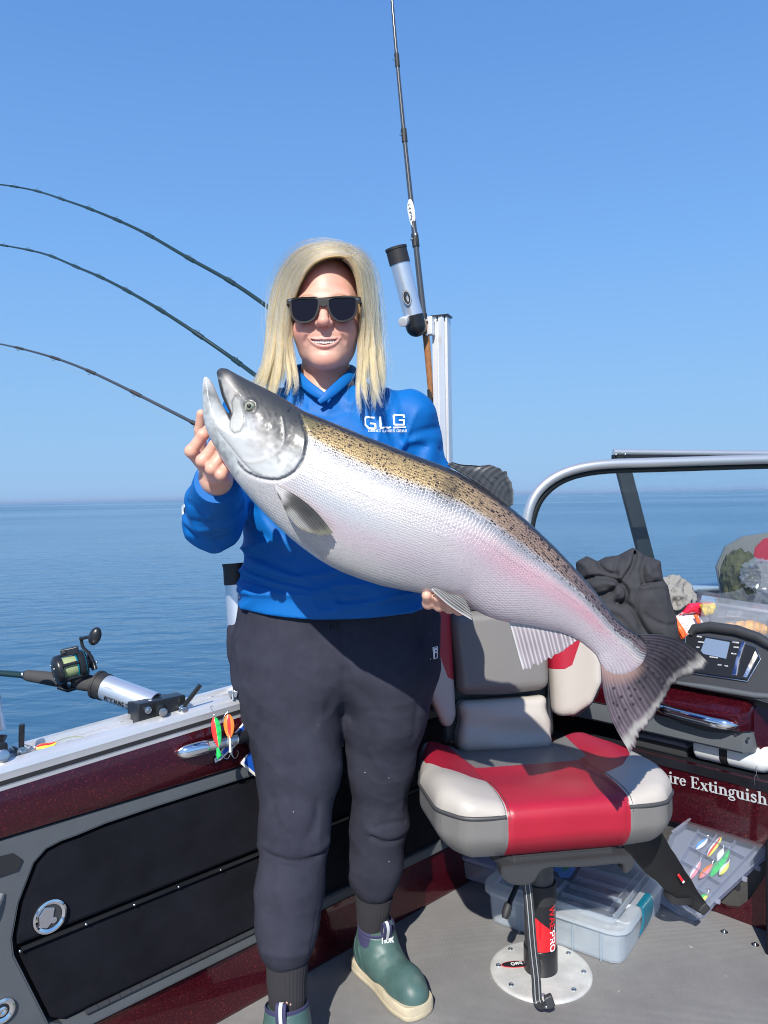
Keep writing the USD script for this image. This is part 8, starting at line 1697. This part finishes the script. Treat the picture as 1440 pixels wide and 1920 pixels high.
def boot(heel, toe, topc, decals):
    heel, toe = V(heel[0], heel[1], 0), V(toe[0], toe[1], 0); fw_ = unit(toe - heel); sd_ = V(-fw_[1], fw_[0], 0); Lb = np.linalg.norm(toe - heel)
    def bl(a, b, c): return heel + fw_ * a * Lb + sd_ * b + Z * c
    def f(p):
        d = smin(cone(p, bl(.14, 0, .052), bl(.42, 0, .050), .0325, .0365), cone(p, bl(.42, 0, .047), bl(.72, .004, .038), .0365, .0385), .03)
        d = smin(d, cone(p, bl(.72, .004, .037), bl(.84, .002, .033), .0385, .035), .02)
        ank = bl(.24, 0, .085); d = smin(d, chain(p, [bl(.20, 0, .050), ank, topc], [.037, .0405, .0415], .02), .034)
        d = smax(d, .016 - p[:, 2], .006); d = smax(d, (p - topc) @ unit(topc - ank) , .004)
        d = d + .0012 * np.exp(-(cone(p, bl(.62, .05, .07), bl(.60, -.05, .07), 0, 0) / .006) ** 2) + .0012 * np.exp(-(cone(p, bl(.50, .05, .085), bl(.48, -.05, .085), 0, 0) / .006) ** 2)
        return d + .0016 * (meshkit.noise(p * 30, 4) - .5)
    lo_, hi_ = bnd(np.array([heel, toe, topc, bl(.5, .06, 0), bl(.5, -.06, 0)]), .05)
    bp_ = woman.part('boot', surfnet(f, lo_, hi_, .0034), 'green_rubber', True)
    ol_ = [(-.02, 0), (-.012, .026), (.06, .038), (.22, .039), (.42, .037), (.60, .043), (.78, .0465), (.90, .042), (.985, .024), (1.0, 0), (.985, -.023), (.90, -.039), (.78, -.044), (.60, -.042), (.42, -.037), (.22, -.038), (.06, -.038), (-.012, -.026), (-.02, 0)]
    ol_ = spline(ol_, 70)[:-1]; ring_ = lambda k, z: [bl(.49 + (a - .49) * (1 + k / .24), b * (1 + k / .046), z) for a, b in ol_]
    woman.part('sole', loft([ring_(-.004, .0005), ring_(0, .003), ring_(.001, .010), ring_(-.0005, .012), ring_(.001, .014), ring_(.0006, .027), ring_(-.002, .031), ring_(-.006, .031)]), 'cream_rubber', smooth=35, parent=bp_)
    u_ = unit(topc - bl(.24, 0, .085)); woman.part('boot_lining', loft([[topc + u_ * h_ + r_ * (math.cos(a) * fw_ + math.sin(a) * sd_) - u_ * (u_ @ (r_ * (math.cos(a) * fw_ + math.sin(a) * sd_))) for a in np.linspace(0, 2 * np.pi, 36, endpoint=False)] for h_, r_ in ((-.010, .040), (.004, .0425), (.006, .040), (-.012, .036))], caps=False), 'navy_elastic', smooth=50, parent=bp_)
    tb = topc + fw_ * .041; c_ = spline([tb - u_ * .034 + fw_ * .004, tb - u_ * .005 + fw_ * .005, tb + u_ * .022 + fw_ * .006, tb + u_ * .029, tb + u_ * .022 - fw_ * .005, tb - u_ * .004 - fw_ * .002], 24)
    woman.part('pull_tab', ribbon(c_, .010, .0013, sd_), 'navy_elastic', smooth=40, parent=bp_); woman.part('tab_stripe', ribbon(c_ + fw_ * 0 + np.gradient(c_, axis=0) * 0, .0035, .0021, sd_), 'tab_grey', smooth=40, parent=bp_)
    return f, bp_, bl
heelR, toeR = G(672, 1808), G(792, 1912)
fR, bR, blR = boot(heelR[:2] + V(.012, .0), toeR[:2], J(705, 1735, 1.728), None)
woman.part('elastic_panel', decal(fR, Polygon([(673, 1742), (694, 1743), (694, 1760), (690, 1775), (684, 1777), (677, 1772), (673, 1758)]).buffer(.6), .0011, 3.0, .0018), 'navy_elastic', smooth=60, parent=bR)
woman.part('boot_print', decal(fR, text_shape('HUK', 716, 1758.5, 738, 1769.5, True, skew=-.1), .0010, 3.0, .0014), 'white_print', smooth=False, parent=bR)
for pts in (((667, 1756), (666, 1780), (672, 1806)), ((672, 1775), (677, 1800), (683, 1822))): woman.part('boot_welt', tube(spline(np.vstack([march(fR, *q) for q in pts]), 14), .0016, 6), 'green_rubber', smooth=60, parent=bR)
ankL = J(538, 1905, 1.462); fL, bL, blL = boot(V(ankL[0] + .008, ankL[1] + .055), V(ankL[0] - .02, ankL[1] - .20), V(ankL[0], ankL[1], .118), None)
woman.part('sock', tube([J(539, 1872, 1.472), J(539, 1910, 1.464)], [.0300, .0335], 28), 'orange_sock', smooth=60)

# ---------------------------------------------------------------- the hazy air over the lake
mat('haze_air', {'v': ('principled_volume', {'color': (.78, .88, 1.0), 'density': 0.00060, 'anisotropy': 0.3})}, surface=None, volume='v.volume')
hz = trimesh.creation.box((24000, 24000, 6.5)); hz.apply_translation((0, 0, -1.4 + 3.25))
solo('haze', hz, 'haze_air', None, None, smooth=False, kind='stuff')
